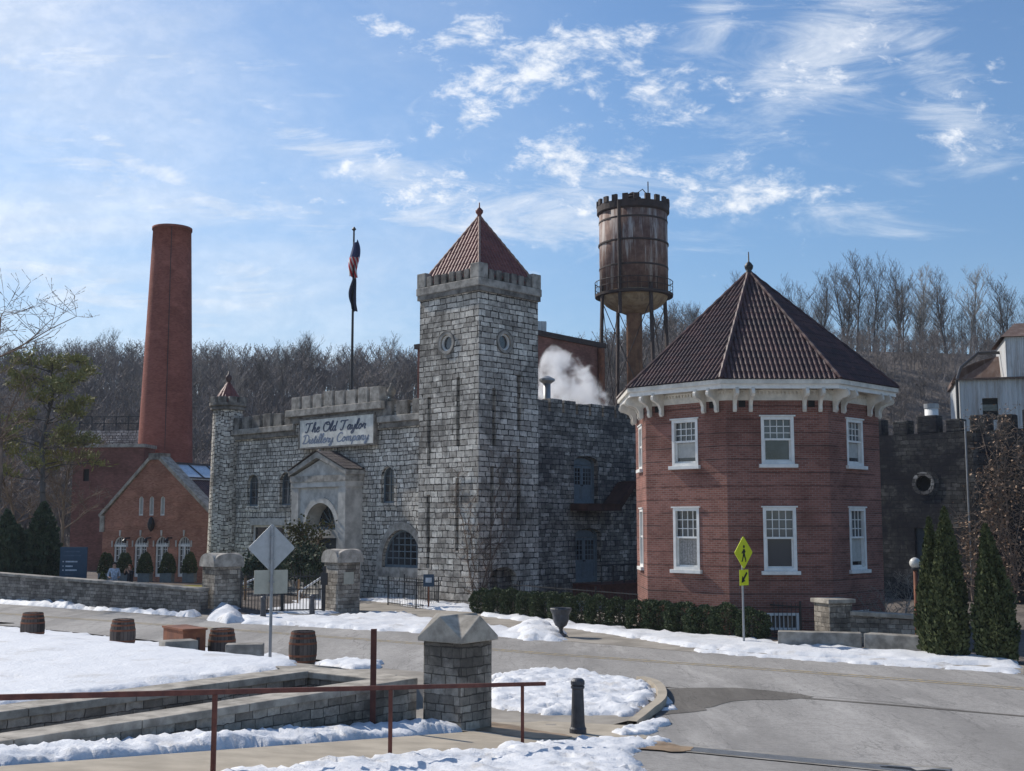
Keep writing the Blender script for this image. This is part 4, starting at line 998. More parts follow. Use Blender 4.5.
# basement lights
a0, a1, z0_, z1_ = F0.rect(765, 799, 613, 630)
for k in (0, 1):
    F = oct_face(k); b0, b1 = (a0, a1) if k == 0 else (-.6, .6); zz0 = max(z0_, .03)
    wm.fbox(F, b0, b1, zz0, z1_, -.2, .3)
    fr = MB()
    for b in ((b0, b0+.09, zz0, z1_), (b1-.09, b1, zz0, z1_), (b0+.09, b1-.09, z1_-.09, z1_), (b0+.09, b1-.09, zz0, zz0+.07)): fr.fbox(F, *b, -.15, .02)
    W = fr.build('basement_window', WHITE, house); MB().fbox(F, b0+.09, b1-.09, zz0+.07, z1_-.09, -.14, -.12).build('pane', GLASS_G, W)
    g = MB()
    for i in range(1, 7): x = b0+.09+(b1-b0-.18)*i/7; g.fbox(F, x-.016, x+.016, zz0+.07, z1_-.09, -.118, -.03)
    g.build('bars', WHITE, W)
cut(hw, wm)
# brick grooves come from the banded masonry; eaves: frieze, dentils, brackets, soffit, fascia
OV = .61
zS = zE + .30
def oct_ring(name, ap0, ap1, z0, z1, mat):
    o_, i_ = oct_pts(ap1), oct_pts(ap0); v = [(p.x, p.y, z) for z in (z0, z1) for p in o_] + [(p.x, p.y, z) for z in (z0, z1) for p in i_]
    f = []
    for i in range(8):
        j = (i+1) % 8; f += [(i, j, 8+j, 8+i), (16+i, 24+i, 24+j, 16+j), (8+i, 8+j, 24+j, 24+i), (i, 16+i, 16+j, j)]
    return mesh_obj(name, v, f, mat, house)
oct_ring('frieze', AP-.1, AP+.05, zE-.12, zS-.002, CREAM)
oct_ring('soffit', AP-.05, AP+OV-.06, zS, zS+.07, CREAM)
oct_ring('fascia', AP+OV-.06, AP+OV, zS-.06, zS+.20, WHITE)
oct_ring('gutter', AP+OV, AP+OV+.09, zS+.10, zS+.26, CREAM)
for k in range(8):
    F = oct_face(k); n_ = 26; comb = [(hs, zE+.24), (-hs, zE+.24)]
    for i in range(n_): a = -hs + 2*hs*(i+.5)/n_; comb += [(a-.035, zE+.20), (a-.035, zE+.10), (a+.035, zE+.10), (a+.035, zE+.20)]
    MB().fprism(F, comb, .052, .11).build('dentils', CREAM, house)
    for a in (-hs+.30, -hs+.86, hs-.86, hs-.30):
        prof = [(.053, -.62), (.16, -.66), (.22, -.56), (.21, -.36), (.30, -.16), (.46, -.06), (.62, -.02), (.70, .06), (.70, .16), (.62, .29), (.053, .295)]
        vs = [F.pt(a+s*.058, zE+(z*.82 if z < 0 else z), o) for s in (-1, 1) for o, z in prof]; n = len(prof)
        m = MB().add(vs, [tuple(range(n)), tuple(range(2*n-1, n-1, -1))] + [(i, (i+1) % n, (i+1) % n + n, i+n) for i in range(n)])
        m.build('bracket', CREAM, house)
    for a in (-hs+.58, hs-.58): MB().fbox(F, a-.12, a+.12, zE-.36, zE-.13, -.01, .012).build('attic_vent', BLACK, house)
ep = [p + Vector((0,0,zS+.24)) for p in oct_pts(AP+OV+.10)]
zA = at(744, 273, OC.y).z
rf = pyramid(house, ep, (OC.x, OC.y, zA), TILE, TILE, .085, rib=.175, row=.40, A=.062)
MB().lathe([(.16,-.2), (.18,.0), (.10,.08), (.16,.18), (.18,.28), (.10,.40), (.03,.46), (.02,.85)], (OC.x, OC.y, zA), 12).build('finial', IRON, house, smooth=True)
# ================================================================== BLACKENED WING BEHIND THE HOUSE
w0 = at(932, 500, 62.0)
FW = Face((w0.x, w0.y, 0), -U, -V)
WZ = FW.px(932, 433)[1]
wing = empty('castle_wing', FW.pt(0, 0, -2), 'blackened stone castle wall with round window behind the cypresses', 'castle')
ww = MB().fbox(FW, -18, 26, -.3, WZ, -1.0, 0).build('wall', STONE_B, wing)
a, z = FW.px(923.5, 483.5); wm = MB().fprism(FW, circ(a, z, .42), -.5, .3)
a0, a1, z0_, z1_ = FW.rect(915, 929, 528, 570); wm.fbox(FW, a0, a1, 0, z1_, -.3, .3); cut(ww, wm)
MB().fring(FW, circ(a, z, .60), circ(a, z, .415), -.05, .07).build('window_surround', STONE_D, wing)
MB().fprism(FW, circ(a, z, .43), -.48, -.45).build('pane', BLACK, wing)
MB().fring(FW, circ(a, z, .86), circ(a, z, .605), -.02, .03).build('voussoirs', STONE_B, wing)
MB().fbox(FW, a0, a1, 0, z1_, -.29, -.2).build('door', DKBLUE, wing)
a = -17.8
while a < 25:
    wd_ = rnd.uniform(.75, 1.15); MB().fbox(FW, a, a+wd_, WZ, WZ+rnd.uniform(.6, .95), -.8, -.04).build('merlon', STONE_B, wing, bevel=.07); a += wd_ + rnd.uniform(.4, .6)
FWs = Face(FW.pt(-18, 0, 0), V, U)
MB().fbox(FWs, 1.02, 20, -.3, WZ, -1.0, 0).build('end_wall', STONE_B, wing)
dp = FW.px(967, 450)[0]; m = MB(); m.tube([FW.pt(dp, .2, .09), FW.pt(dp, WZ+.5, .09)], .055, 8); m.build('downpipe', GALV, wing)
pp = at(932, 425, 66); pz = at(932, 404, 66).z
pv2 = empty('roof_flue', (pp.x, pp.y, WZ-1.2), 'short fat white flue standing behind the blackened parapet', 'flue')
MB().lathe([(.36, WZ-1.2), (.36, pz-.25)], (pp.x, pp.y, 0), 18).build('pipe', WHITE, pv2, smooth=True)
MB().lathe([(.40, pz-.25), (.40, pz)], (pp.x, pp.y, 0), 18).build('collar', GALV, pv2)
MB().prism([tuple(FW.pt(x, 0, o).to_2d()) for x, o in ((-17, -1.03), (25, -1.03), (25, -16), (-17, -16))], WZ-1.4, WZ-1.2).build('flat_roof', CONC_G, wing)
# corrugated metal warehouse, far right
wb = at(963, 480, 84)
FM = Face((wb.x, wb.y, 0), Vector((.96, -.28, 0)), Vector((-.28, -.96, 0)))
ware = empty('metal_warehouse', FM.pt(6, 0, -4), 'white corrugated metal warehouse with brown curved roof', 'warehouse')
zr = FM.px(980, 378)[1]; zq = FM.px(985, 357, -4.5)[1]
bw = MB().fbox(FM, 0, 14, -.3, zr, -9, 0).build('wall', CORR, ware)
a0, a1, z0_, z1_ = FM.rect(982.5, 998.5, 398, 420); cut(bw, MB().fbox(FM, a0, a1, z0_, z1_, -.5, .3))
def sheet(b0, b1, za_, zb_):
    n = max(2, int((b1-b0)/.075)); vv = []; ff = []
    for i in range(n+1): x = b0+(b1-b0)*i/n; o_ = .05 + .045*math.sin(2*math.pi*x/.30); vv += [FM.pt(x, za_, o_), FM.pt(x, zb_, o_)]
    for i in range(n): ff.append((2*i, 2*i+2, 2*i+3, 2*i+1))
    return MB().add(vv, ff).build('corrugated_sheet', CORR, ware, fix=False, smooth=True)
sheet(0, a0, -.3, zr-.15); sheet(a1, 14, -.3, zr-.15); sheet(a0, a1, z1_, zr-.15); sheet(a0, a1, -.3, z0_)
W = MB().fbox(FM, a0, a1, z0_, z1_, -.48, -.4).build('window', BLACK, ware); MB().fbox(FM, a0, a1, (z0_+z1_)/2-.1, (z0_+z1_)/2+.35, -.39, -.36).build('broken_pane', GLASS_G, W)
prof = [(-.2, 0)] + [(-.2 + 4.0*(1-math.cos(t)), (zq-zr)*math.sin(t)*1.0) for t in [math.pi/2*i/8 for i in range(1, 9)]] + [(14, zq-zr), (14, 0)]
v = [FM.pt(a, zr+z, .25) for a, z in prof]; 
MB().fprism(FM, [(a, zr+z) for a, z in prof], -9.2, -4.5).build('roof_vault', ROOFB, ware)
n = len(prof)
slope = MB()
for i in range(1, n-2):
    (a0_, z0a), (a1_, z1a) = prof[i-1], prof[i]
# front roof pitch, rising away from the eave
r = MB(); r.add([FM.pt(-.25, zr-.02, .35), FM.pt(14, zr-.02, .35), FM.pt(14, zq, -4.5), FM.pt(3.0, zq, -4.5), FM.pt(.6, zr+(zq-zr)*.62, -4.5), FM.pt(-.25, zr+.1, -4.5)], [(0,1,2,3,4,5)])
r.add([FM.pt(-.25, zr-.14, .35), FM.pt(14, zr-.14, .35), FM.pt(14, zr-.02, .352), FM.pt(-.25, zr-.02, .352)], [(0,1,2,3)])
r.build('roof', ROOFB, ware, fix=False)
m = MB(); m.tube([FM.pt(-.15, .2, .2), FM.pt(-.15, zr-.1, .2), FM.pt(.25, zr+.9, -1.2), FM.pt(1.6, zq+.1, -3), FM.pt(4.6, zq+.25, -4.4)], .11, 8); m.build('black_pipe', IRON, ware)
tz = FM.px(1010, 337)[1]; t0 = FM.px(1006, 360)[0]
tb = MB().fbox(FM, t0, t0+7, zr-.05, tz, -6, .03).build('monitor_wall', CORR, ware)
rr_ = MB(); rr_.add([FM.pt(t0-.3, tz, .3), FM.pt(t0+7.3, tz, .3), FM.pt(t0+7.3, tz+1.4, -3), FM.pt(t0+1.0, tz+1.4, -3), FM.pt(t0-.3, tz, -6.3), FM.pt(t0+7.3, tz, -6.3)], [(0,1,2,3), (0,3,4), (3,2,5,4)]); rr_.build('monitor_roof', ROOFB, ware, fix=False)
# ================================================================== BRICK BUILDING, STACK AND RANGE AT THE LEFT
g0 = at(101, 575, 84.0); g1 = at(206, 575, 79.5)
ux = (g1 - g0); ux.z = 0; gl = ux.length
FG = Face(g0, ux, Vector((ux.y, -ux.x, 0)))
gab = empty('gabled_brick_building', FG.pt(gl/2, 0, -6), 'orange brick gabled building with four tall white arched windows', 'building')
ze = FG.px(101, 516)[1]; zap = FG.px(155, 459)[1]; aap = FG.px(155, 470)[0]
print('gable', gl, ze, zap, aap)
ar_ = gl + .3
gw = MB().fprism(FG, [(0, -.6), (ar_, -.6), (ar_, ze), (aap+.35, zap), (aap-.35, zap), (0, ze)], -.8, 0).build('gable_wall', BRICK_O, gab)
wm = MB()
for x in (119.5, 140, 161, 183.5):
    a0, a1, z0_, z1_ = FG.rect(x-6.3, x+6.3, 536.5, 577.0); z0_ = max(z0_, -.1)
    fr = pocket_window(gab, wm, FG, arch(a0, a1, z0_, z1_, 14, (a1-a0)*.5), .22, WHITE, GLASS_G, cols=4, rows=6, bars=.03, fw=.13)
    zz = z1_-(a1-a0)*.5; g = MB().fbox(FG, a0, a1, zz-.11, zz+.05, -.2, -.06); g.fbox(FG, (a0+a1)/2-.055, (a0+a1)/2+.055, z0_, zz-.11, -.2, -.055); g.build('mullion', WHITE, fr)
    k = MB(); k.fprism(FG, [((a0+a1)/2-.05, z1_+.02), ((a0+a1)/2+.05, z1_+.02), ((a0+a1)/2+.08, z1_+.42), ((a0+a1)/2-.08, z1_+.42)], -.02, .05)
    k.build('keystone', PALE, gab)
    for b_ in (a0-.17, a1+.07): MB().fbox(FG, b_, b_+.10, zz-.12, zz+.30, -.02, .05).build('springer', PALE, gab)
for x in (141, 151.5, 162.5):
    a0, a1, z0_, z1_ = FG.rect(x-2.2, x+2.2, 496.5, 515.5)
    pocket_window(gab, wm, FG, arch(a0, a1, z0_, z1_), .15, WHITE, GLASS_G if False else BLIND, fw=.06)
cut(gw, wm)
cop = MB()
for (p, q_) in (((-.25, ze-.1), (aap-.35, zap)), ((aap+.35, zap), (ar_+.2, ze-.1))):
    d = Vector((q_[0]-p[0], q_[1]-p[1])).normalized(); nn = Vector((-d.y, d.x))*.22
    cop.fprism(FG, [p, q_, (q_[0]+nn.x, q_[1]+nn.y), (p[0]+nn.x, p[1]+nn.y)], -.9, .12)
cop.build('coping', CAPST, gab)
MB().fbox(FG, aap-.5, aap+.5, zap-.05, zap+.4, -.9, .14).build('apex_cap', TRIM_D, gab)
MB().fbox(FG, -.22, .18, ze-1.1, ze+.02, -.9, .10).build('kneeler', CAPST, gab)
l = MB().lathe([(.05,0), (.22,.25), (.26,.5), (.16,.85), (.05,1.0)], FG.pt(aap, FG.px(150,530)[1]-.1, .2), 6).build('wall_lantern', IRON, gab)
for x in (130, 151, 172):
    p = FG.pt(FG.px(x, 538)[0], FG.px(x, 538)[1], .02); MB().tube([p, p+FG.n*.35, p+FG.n*.5+Vector((0,0,-.25))], [.05,.06,.16], 8).build('wall_lamp', IRON, gab)
bd = 16
for s, a_, nm in ((0, 0, 'side_wall'), (1, ar_-.6, 'side_wall')): MB().fbox(FG, a_, a_+.6, -.6, ze-.15, -bd, -.82).build(nm, BRICK_S, gab)
m = MB(); tile_facet(m, FG.pt(-.4, ze-.1, -.85), FG.pt(-.4, ze-.1, -bd), FG.pt(aap, zap-.35, -.85), FG.pt(aap, zap-.35, -bd), .24, .4, .05)
tile_facet(m, FG.pt(ar_+.4, ze-.1, -.85), FG.pt(ar_+.4, ze-.1, -bd), FG.pt(aap, zap-.35, -.85), FG.pt(aap, zap-.35, -bd), .24, .4, .05)
m.build('roof', TILE, gab, fix=False)
# glazed strip along the ridge of the right hand roof slope
def rpt(t, b, lift=.10): p0 = Vector((ar_+.4, ze-.1)); p1 = Vector((aap, zap-.35)); q_ = p0.lerp(p1, t); return FG.pt(q_.x, q_.y + lift, b)
m = MB(); m.hexa([rpt(.70,-bd+.3,.06), rpt(.70,-1.2,.06), rpt(.985,-1.2,.06), rpt(.985,-bd+.3,.06), rpt(.70,-bd+.3,.16), rpt(.70,-1.2,.16), rpt(.985,-1.2,.16), rpt(.985,-bd+.3,.16)]); sk = m.build('skylight', SKYGL, gab)
m = MB(); 
for k in range(9): b_ = -1.25 - (bd-1.6)*k/8; m.bar(rpt(.70, b_, .19), rpt(.985, b_, .19), .09)
m.bar(rpt(.70, -1.2, .19), rpt(.70, -bd+.3, .19), .10); m.bar(rpt(.985, -1.2, .20), rpt(.985, -bd+.3, .20), .14); m.build('glazing_bars', IRONG, sk)
# square boiler block left of the gable
b0 = at(69, 560, 99.0); b1 = at(140, 560, 98.6); ub = b1-b0; ub.z = 0; FB = Face(b0, ub, Vector((ub.y, -ub.x, 0)))
zb_ = FB.px(100, 447.5)[1]
blk = empty('boiler_block', FB.pt(ub.length/2, 0, -4), 'plain flat topped dark red brick block beside the tall chimney', 'building')
bw_ = MB().fbox(FB, 0, ub.length, -.6, zb_, -2.6, 0).build('wall', BRICK_S, blk)
a0, a1, z0_, z1_ = FB.rect(83, 89, 469, 481); cut(bw_, MB().fbox(FB, a0, a1, z0_, z1_, -.3, .3)); MB().fbox(FB, a0, a1, z0_, z1_, -.28, -.2).build('window', BLACK, blk)
MB().fbox(FB, -.15, ub.length+.1, zb_+.002, zb_+.28, -2.7, .14).build('coping', CAPST, blk)
# grey stone terrace wall behind with rail
t0 = at(74, 470, 116); FT = Face(t0, Vector((1, -.05, 0)), Vector((-.05, -1, 0)))
zt2 = FT.px(105, 430.5)[1]
ter = empty('terrace_wall', FT.pt(6, 0, -.5), 'grey stone terrace wall with iron rail on the hillside by the stack', 'wall')
MB().fbox(FT, 0, 6.6, -.5, zt2, -1, 0).build('wall', STONE, ter)
m = MB()
for k in range(6): p = FT.pt(.3+k*1.2, zt2, -.2); m.bar(p, p+Vector((0,0,1.4)), .09)
for z in (.7, 1.35): m.bar(FT.pt(.2, zt2+z, -.2), FT.pt(6.5, zt2+z, -.2), .07)
m.build('rail', IRON, ter)
# chimney stack
cc = at(164, 560, 104.0); rb = 28.0/FPX*104; zc_ = at(173, 231, 104).z; rt_ = 18.7/FPX*105.6
stack = empty('chimney_stack', (cc.x, cc.y, 0), 'very tall tapering round red brick chimney stack', 'chimney')
cx = at(164.5, 470, 104).x
zq1 = at(164, 470, 104).z; k = ((rt_) - 27.0/FPX*104.6)/(zc_-zq1)
prof = [(27.0/FPX*104.6 + k*(z-zq1), z) for z in np.linspace(-.5, zc_, 14)]
prof += [(prof[-1][0]+.08, zc_), (prof[-1][0]+.08, zc_+.25), (prof[-1][0]-.35, zc_+.25), (prof[-1][0]-.4, zc_-1.0)]
sh = MB().lathe(prof, (cx, cc.y, 0), 40).build('shaft', BRICK_C, stack, smooth=False)
for p in sh.data.polygons: p.use_smooth = abs(p.normal.z) < .5
uvl = sh.data.uv_layers['UVMap']
for p in sh.data.polygons:                                 # wrap the courses round the shaft
    aa = []
    for li in p.loop_indices:
        co = sh.data.vertices[sh.data.loops[li].vertex_index].co; aa.append(math.atan2(co.y - 0, co.x - (cx-cc.x)))
    if max(aa)-min(aa) > math.pi: aa = [x+2*math.pi if x < 0 else x for x in aa]
    for li, x in zip(p.loop_indices, aa):
        co = sh.data.vertices[sh.data.loops[li].vertex_index].co; uvl.data[li].uv = (x*2.0, co.z)
m = MB().tube([(cx+.6, cc.y-2.2, zc_-20), (cx+.45, cc.y-rt_-.1, zc_)], .03, 5); m.build('lightning_rod', IRON, stack)
# ================================================================== WATER TOWER
D = 108.0
wc = at(634, 300, D); wc.z = 0; wr = 34.0/FPX*(D+2.5)
zT = at(634, 208, D).z; zB = at(634, 294, D).z; zBowl = at(634, 314, D).z
wt = empty('water_tower', wc, 'rusty cylindrical water tower on thin legs behind the castle', 'water tower')
tk = MB().lathe([(wr, zB), (wr, zT)], wc, 40).build('tank', TANK, wt)
for p in tk.data.polygons: p.use_smooth = abs(p.normal.z) < .5
MB().lathe([(.9, zBowl)] + [(wr*math.sin(t), zB - (zB-zBowl)*math.cos(t)) for t in [math.pi/2*i/8 for i in range(2, 9)]], wc, 40).build('bowl', TANK_B, wt, smooth=True)
MB().lathe([(wr+.02, zT-.75), (wr+.2, zT-.6), (wr+.2, zT+.02), (wr-.2, zT+.02)], wc, 40).build('rim', TANK_D, wt)
for k in range(20):
    an = 2*math.pi*k/20; c = wc + Vector((math.cos(an), math.sin(an), 0))*(wr+.1); MB().box((c.x, c.y, zT), (.25, .5, .55), an).build('merlon', TANK_D, wt)
zM = at(634, 246, D).z
for z in (zM, (zM+zT)/2+.3, (zM+zB)/2):
    MB().lathe([(wr+.015, z-.09), (wr+(.10 if z == zM else .04), z-.07), (wr+(.10 if z == zM else .04), z+.07), (wr+.015, z+.09)], wc, 40).build('hoop', TANK_D, wt)
MB().lathe([(wr-.05, zB-.35), (wr+.42, zB-.35), (wr+.45, zB-.12), (wr-.05, zB-.12)], wc, 40).build('catwalk', TANK_D, wt)
m = MB(); ring = lambda r, z: [(wc.x+r*math.cos(2*math.pi*i/32), wc.y+r*math.sin(2*math.pi*i/32), z) for i in range(33)]
m.tube(ring(wr+.42, zB+1.0), .04, 5, False); m.tube(ring(wr+.42, zB+.45), .03, 5, False)
for i in range(24):
    an = 2*math.pi*i/24; p = Vector((wc.x+(wr+.42)*math.cos(an), wc.y+(wr+.42)*math.sin(an), zB-.1)); m.bar(p, p+Vector((0,0,1.1)), .05)
m.build('guard_rail', TANK_D, wt)
MB().lathe([(.72, 0), (.72, zBowl+.3), (.95, zBowl+.6)], wc, 20).build('riser_pipe', RISER, wt, smooth=True)
for k in range(4):
    an = R(-68) + k*math.pi/2; p0 = wc + Vector((math.cos(an), math.sin(an), 0))*(wr+.05); p1 = wc + Vector((math.cos(an), math.sin(an), 0))*(wr+.9)
    p0.z = zB+.5; p1.z = 0; MB().bar(p0, p1, .26).build('leg', TANK_D, wt)
for k in range(4):
    a1_, a2_ = R(-68) + k*math.pi/2, R(-68) + (k+1)*math.pi/2
    f_ = lambda an, z: wc + Vector((math.cos(an), math.sin(an), 0))*(wr+.05+.85*(zB-z)/zB) + Vector((0,0,z))
    m = MB(); m.tube([f_(a1_, zB-1), f_(a2_, zB*.5)], .04, 5); m.tube([f_(a2_, zB-1), f_(a1_, zB*.5)], .04, 5); m.bar(f_(a1_, zB*.5), f_(a2_, zB*.5), .22); m.build('brace', TANK_D, wt)
MB().lathe([(1.5, zT+.02), (wr-.2, zT+.025), (1.0, zT+.6), (.45, zT+.7), (.45, zT+.85), (.75, zT+.95), (.35, zT+1.15), (.55, zT+1.25), (.1, zT+1.5)][1:], wc, 24).build('roof_vent', TANK_D, wt)
an = R(-118); p = wc + Vector((math.cos(an), math.sin(an), 0))*(wr+.16); m = MB()
p.z = zBowl - .4; m.tube([p, p+Vector((0,0,zT+.4-zBowl))], .16, 8); m.build('outer_pipe', TANK_D, wt)
p = wc + Vector((1.3, -1, zT)); m = MB(); m.tube([p, p+Vector((0,0,2.2))], .05, 5); m.tube([p+Vector((-.9,0,0)), p+Vector((-.9,0,1.2)), p+Vector((-.5,0,1.5)), p+Vector((-.2,0,1.1))], .05, 5); m.build('antenna', TANK_D, wt)
# brick works building between tower and water tower
m0 = at(534, 400, 89); m1 = at(603, 400, 96); um = m1-m0; um.z = 0; FMk = Face(m0, um, Vector((um.y, -um.x, 0)))
zmk = FMk.px(560, 340)[1]
wk = empty('brick_works', FMk.pt(um.length/2, 0, -5), 'flat roofed dark brick works building behind the steam', 'building')
MB().fbox(FMk, 0, um.length, -.6, zmk, -12, 0).build('wall', BRICK_S, wk)
MB().fbox(FMk, -.2, um.length+.25, zmk+.002, zmk+.4, -12.2, .2).build('roof_edge', TANK_D, wk)
p = FMk.pt(FMk.px(599,380)[0], 0, .25); m = MB().tube([p, p+Vector((0,0,zmk-.1))], .28, 8); m.build('wall_pipe', RUST, wk)
p = FMk.pt(um.length*.38, zmk+.4, -3); MB().box(p, (2.2,1.6,1.3), .2).build('roof_unit', CORR, wk)
pr = at(625, 388, 84); m = MB()
# steam
sq, snz = STEAM_Q
def steam():
    puffs = [(Vector(at(u_, v_, pv.y+7+dd)), r_) for u_, v_, r_, dd in ((543,400,.7,0), (549,391,1.1,.3), (556,379,1.4,.6), (551,364,1.0,.3), (564,370,1.3,1), (570,383,1.6,1.4), (581,391,1.5,2), (592,399,1.2,2.4), (601,405,.8,2.8), (563,394,1.5,1), (576,402,1.3,1.5), (553,352,.7,.4))]
    m = bmesh.new()
    for p, r_ in puffs: bmesh.ops.create_icosphere(m, subdivisions=2, radius=r_*1.55, matrix=Matrix.Translation(p))
    me = bpy.data.meshes.new('steam_plume'); m.to_mesh(me); m.free(); o = bpy.data.objects.new('steam_plume', me); COL.objects.link(o)
    rm = o.modifiers.new('r', 'REMESH'); rm.mode = 'VOXEL'; rm.voxel_size = .35
    bpy.context.view_layer.update(); nm = bpy.data.meshes.new_from_object(o.evaluated_get(bpy.context.evaluated_depsgraph_get())); o.modifiers.clear(); o.data = nm
    o.data.materials.clear(); o.data.materials.append(STEAM)
    tag(o, 'billowing white steam drifting over the castle roof', 'steam', kind='stuff')
    P_ = geo(sq); tot = 0.0
    for p, r_ in puffs:
        d_ = sq.math('DIVIDE', sq.n('ShaderNodeVectorMath', {0: P_, 1: tuple(p)}, operation='DISTANCE').outputs['Value'], r_)
        tot = sq.math('ADD', tot, sq.math('POWER', 2.718, sq.math('MULTIPLY', sq.math('MULTIPLY', d_, d_), -1.6)))
    big = sq.noise(P_, 1.0, 8, .68, .5).outputs[0]
    f = sq.math('ADD', big, sq.math('MULTIPLY', sq.math('SUBTRACT', sq.math('MINIMUM', tot, 1.0), 1.0), .34))
    vol = sq.n('ShaderNodeVolumePrincipled', {'Color': (.97,.97,.98,1), 'Density': sq.math('MULTIPLY', sq.ramp(f, .40, .66), 1.7), 'Anisotropy': .25})
    out = [x for x in sq.t.nodes if x.type == 'OUTPUT_MATERIAL'][0]; sq.t.links.new(vol.outputs[0], out.inputs['Volume'])
steam()
# ================================================================== FOREGROUND WALLS, PILLARS AND RAIL
RUBW = masonry('squared_rubble', (.22,.19,.155), (.66,.585,.49), (.13,.115,.097), .34, .165, .009, .08, .72, (.06,.053,.046), streak=.35, bdist=.05, bstr=1.0, thresh=(.46,.66))
RUBD = masonry('dark_rubble', (.12,.108,.096), (.42,.385,.34), (.07,.063,.056), .36, .16, .008, .07, .6, (.04,.038,.036), streak=.3, bdist=.05, bstr=1.0, thresh=(.44,.64))
FWL = Face((P3.x, P3.y, 0), (E2.x, E2.y, 0), (-N2.x, -N2.y, 0))     # a = along the rail, o = -t
def wall_st(name, label, s0, s1, t0, t1, zbot, ztop, group=None):
    p = xy((s0+s1)/2, (t0+t1)/2)
    if s1-s0 > t1-t0: p = xy(s1-2, (t0+t1)/2)
    e = empty(name, (p.x, p.y, zbot), label, 'low wall', group)
    MB().fbox(FWL, s0, s1, zbot, ztop-.13, -t1, -t0).build('wall', RUBW, e)
    L = s1-s0 if s1-s0 > t1-t0 else t1-t0; n = max(1, int(L/1.9)); 
    for i in range(n):
        m = MB(); g = .006
        dz = rnd.uniform(-.006, .006)
        if s1-s0 > t1-t0: m.fbox(FWL, s0+L*i/n+g, s0+L*(i+1)/n-g, ztop-.128, ztop+dz, -t1-.04, -t0+.04)
        else: m.fbox(FWL, s0-.04, s1+.04, ztop-.128, ztop+dz, -(t0+L*(i+1)/n)+g, -(t0+L*i/n)-g)
        m.build('capstone', CAPST, e, bevel=.018)
    return e
wall_st('stone_wall', 'low capped stone wall running beside the footpath to the near pillar', -21, .80, 3.02, 3.56, 0, 1.07)
wall_st('stone_wall', 'low capped stone wall along the edge of the raised snowy lot', -21, .26, 5.32, 5.92, .3, 1.07)
wall_st('stone_wall', 'short capped cross wall closing the sunken channel behind the near pillar', .30, .90, 3.62, 5.92, -.05, 1.06)
def gable_cap(c, half, rot, z0, zc, zp, mat, name, parent, arcs=False, thick=.0):
    Mx = Matrix.Rotation(rot, 3, 'Z'); c = Vector((c[0], c[1], 0)); m = MB()
    if not arcs:
        co = [(-half,-half), (half,-half), (half,half), (-half,half)]; mid = [(0,-half), (half,0), (0,half), (-half,0)]
        P = lambda p, z: c + Mx @ Vector((p[0], p[1], 0)) + Vector((0,0,z))
        vs = [P(p, z0) for p in co] + [P(p, zc) for p in co] + [P(p, zp) for p in mid] + [P((0,0), zp+.01)]
        fs = [(0,3,2,1)]
        for i in range(4):
            j = (i+1) % 4; fs += [(i, j, 4+j, 8+i, 4+i), (4+i, 8+i, 12), (8+i, 4+j, 12)]
        m.add(vs, fs)
    else:
        n = 12; g = [[None]*(n+1) for _ in range(n+1)]; f = lambda x: math.sqrt(max(0, 1-(x/half)**2)) if abs(x) < half else 0
        b = 0
        for i in range(n+1):
            for j in range(n+1):
                x = -half+2*half*i/n; y = -half+2*half*j/n; m.v.append(c + Mx @ Vector((x, y, 0)) + Vector((0,0, zc + (zp-zc)*max(f(x), f(y)))))
        for i in range(n):
            for j in range(n): m.f.append((i*(n+1)+j, (i+1)*(n+1)+j, (i+1)*(n+1)+j+1, i*(n+1)+j+1))
        per = [(i, 0) for i in range(n)] + [(n, j) for j in range(n)] + [(n-i, n) for i in range(n)] + [(0, n-j) for j in range(n)]
        b = len(m.v)
        for i, j in per: x = -half+2*half*i/n; y = -half+2*half*j/n; m.v.append(c + Mx @ Vector((x, y, 0)) + Vector((0,0,z0)))
        k = len(per)
        for q_ in range(k): r_ = (q_+1) % k; m.f.append((b+q_, b+r_, per[r_][0]*(n+1)+per[r_][1], per[q_][0]*(n+1)+per[q_][1]))
        m.f.append(tuple(b+q_ for q_ in range(k-1, -1, -1)))
    return m.build(name, mat, parent, bevel=0 if arcs else .02)
pc = xy(1.28, 2.44); ANG = math.atan2(E2.y, E2.x)
pil = empty('stone_pillar', (pc.x, pc.y, 0), 'rough stone pillar with four sided gabled capstone in the foreground', 'pillar')
zcor = at(457, 640, pc.y-.5).z; zpk = at(440, 615, pc.y-.2).z; zbody = at(457, 643, pc.y-.5).z
MB().box((pc.x, pc.y, -.1), (.90, .90, zbody+.1), ANG).build('shaft', RUBW, pil, bevel=.03)
gable_cap(pc, .53, ANG, zbody+.002, zcor+.03, zpk, CAPST, 'cap', pil)
rail = empty('hand_rail', (P3.x, P3.y, gz(P3.x, P3.y)), 'long rust red square section hand rail beside the footpath', 'railing')
zr_ = lambda s: 1.3 - .09*s
FWL0 = FWL
MB().bar(FWL.pt(-16, zr_(-16)-.03, 0), FWL.pt(.62, zr_(.62)-.03, 0), .055, .06).build('top_rail', RUSTRAIL, rail)
for k in range(6):
    s = -3.14*k; p = xy(s, 0); MB().bar((p.x, p.y, gz(p.x, p.y)-.05), (p.x, p.y, zr_(s)-.062), .055).build('post', RUSTRAIL, rail)
p = G(373, 727); sp_s = st(p.x, p.y)[0]; p = xy(sp_s-.05, 2.45); p = Vector((at(373, 700, p.y).x, p.y, gz(p.x, p.y))); tp_ = at(373, 629, p.y)
po_ = MB().bar((p.x, p.y, p.z-.1), (p.x, p.y, tp_.z), .095).build('steel_post', RUSTRAIL); tag(po_, 'lone tall rusty square steel post in snow against the footpath wall', 'post')
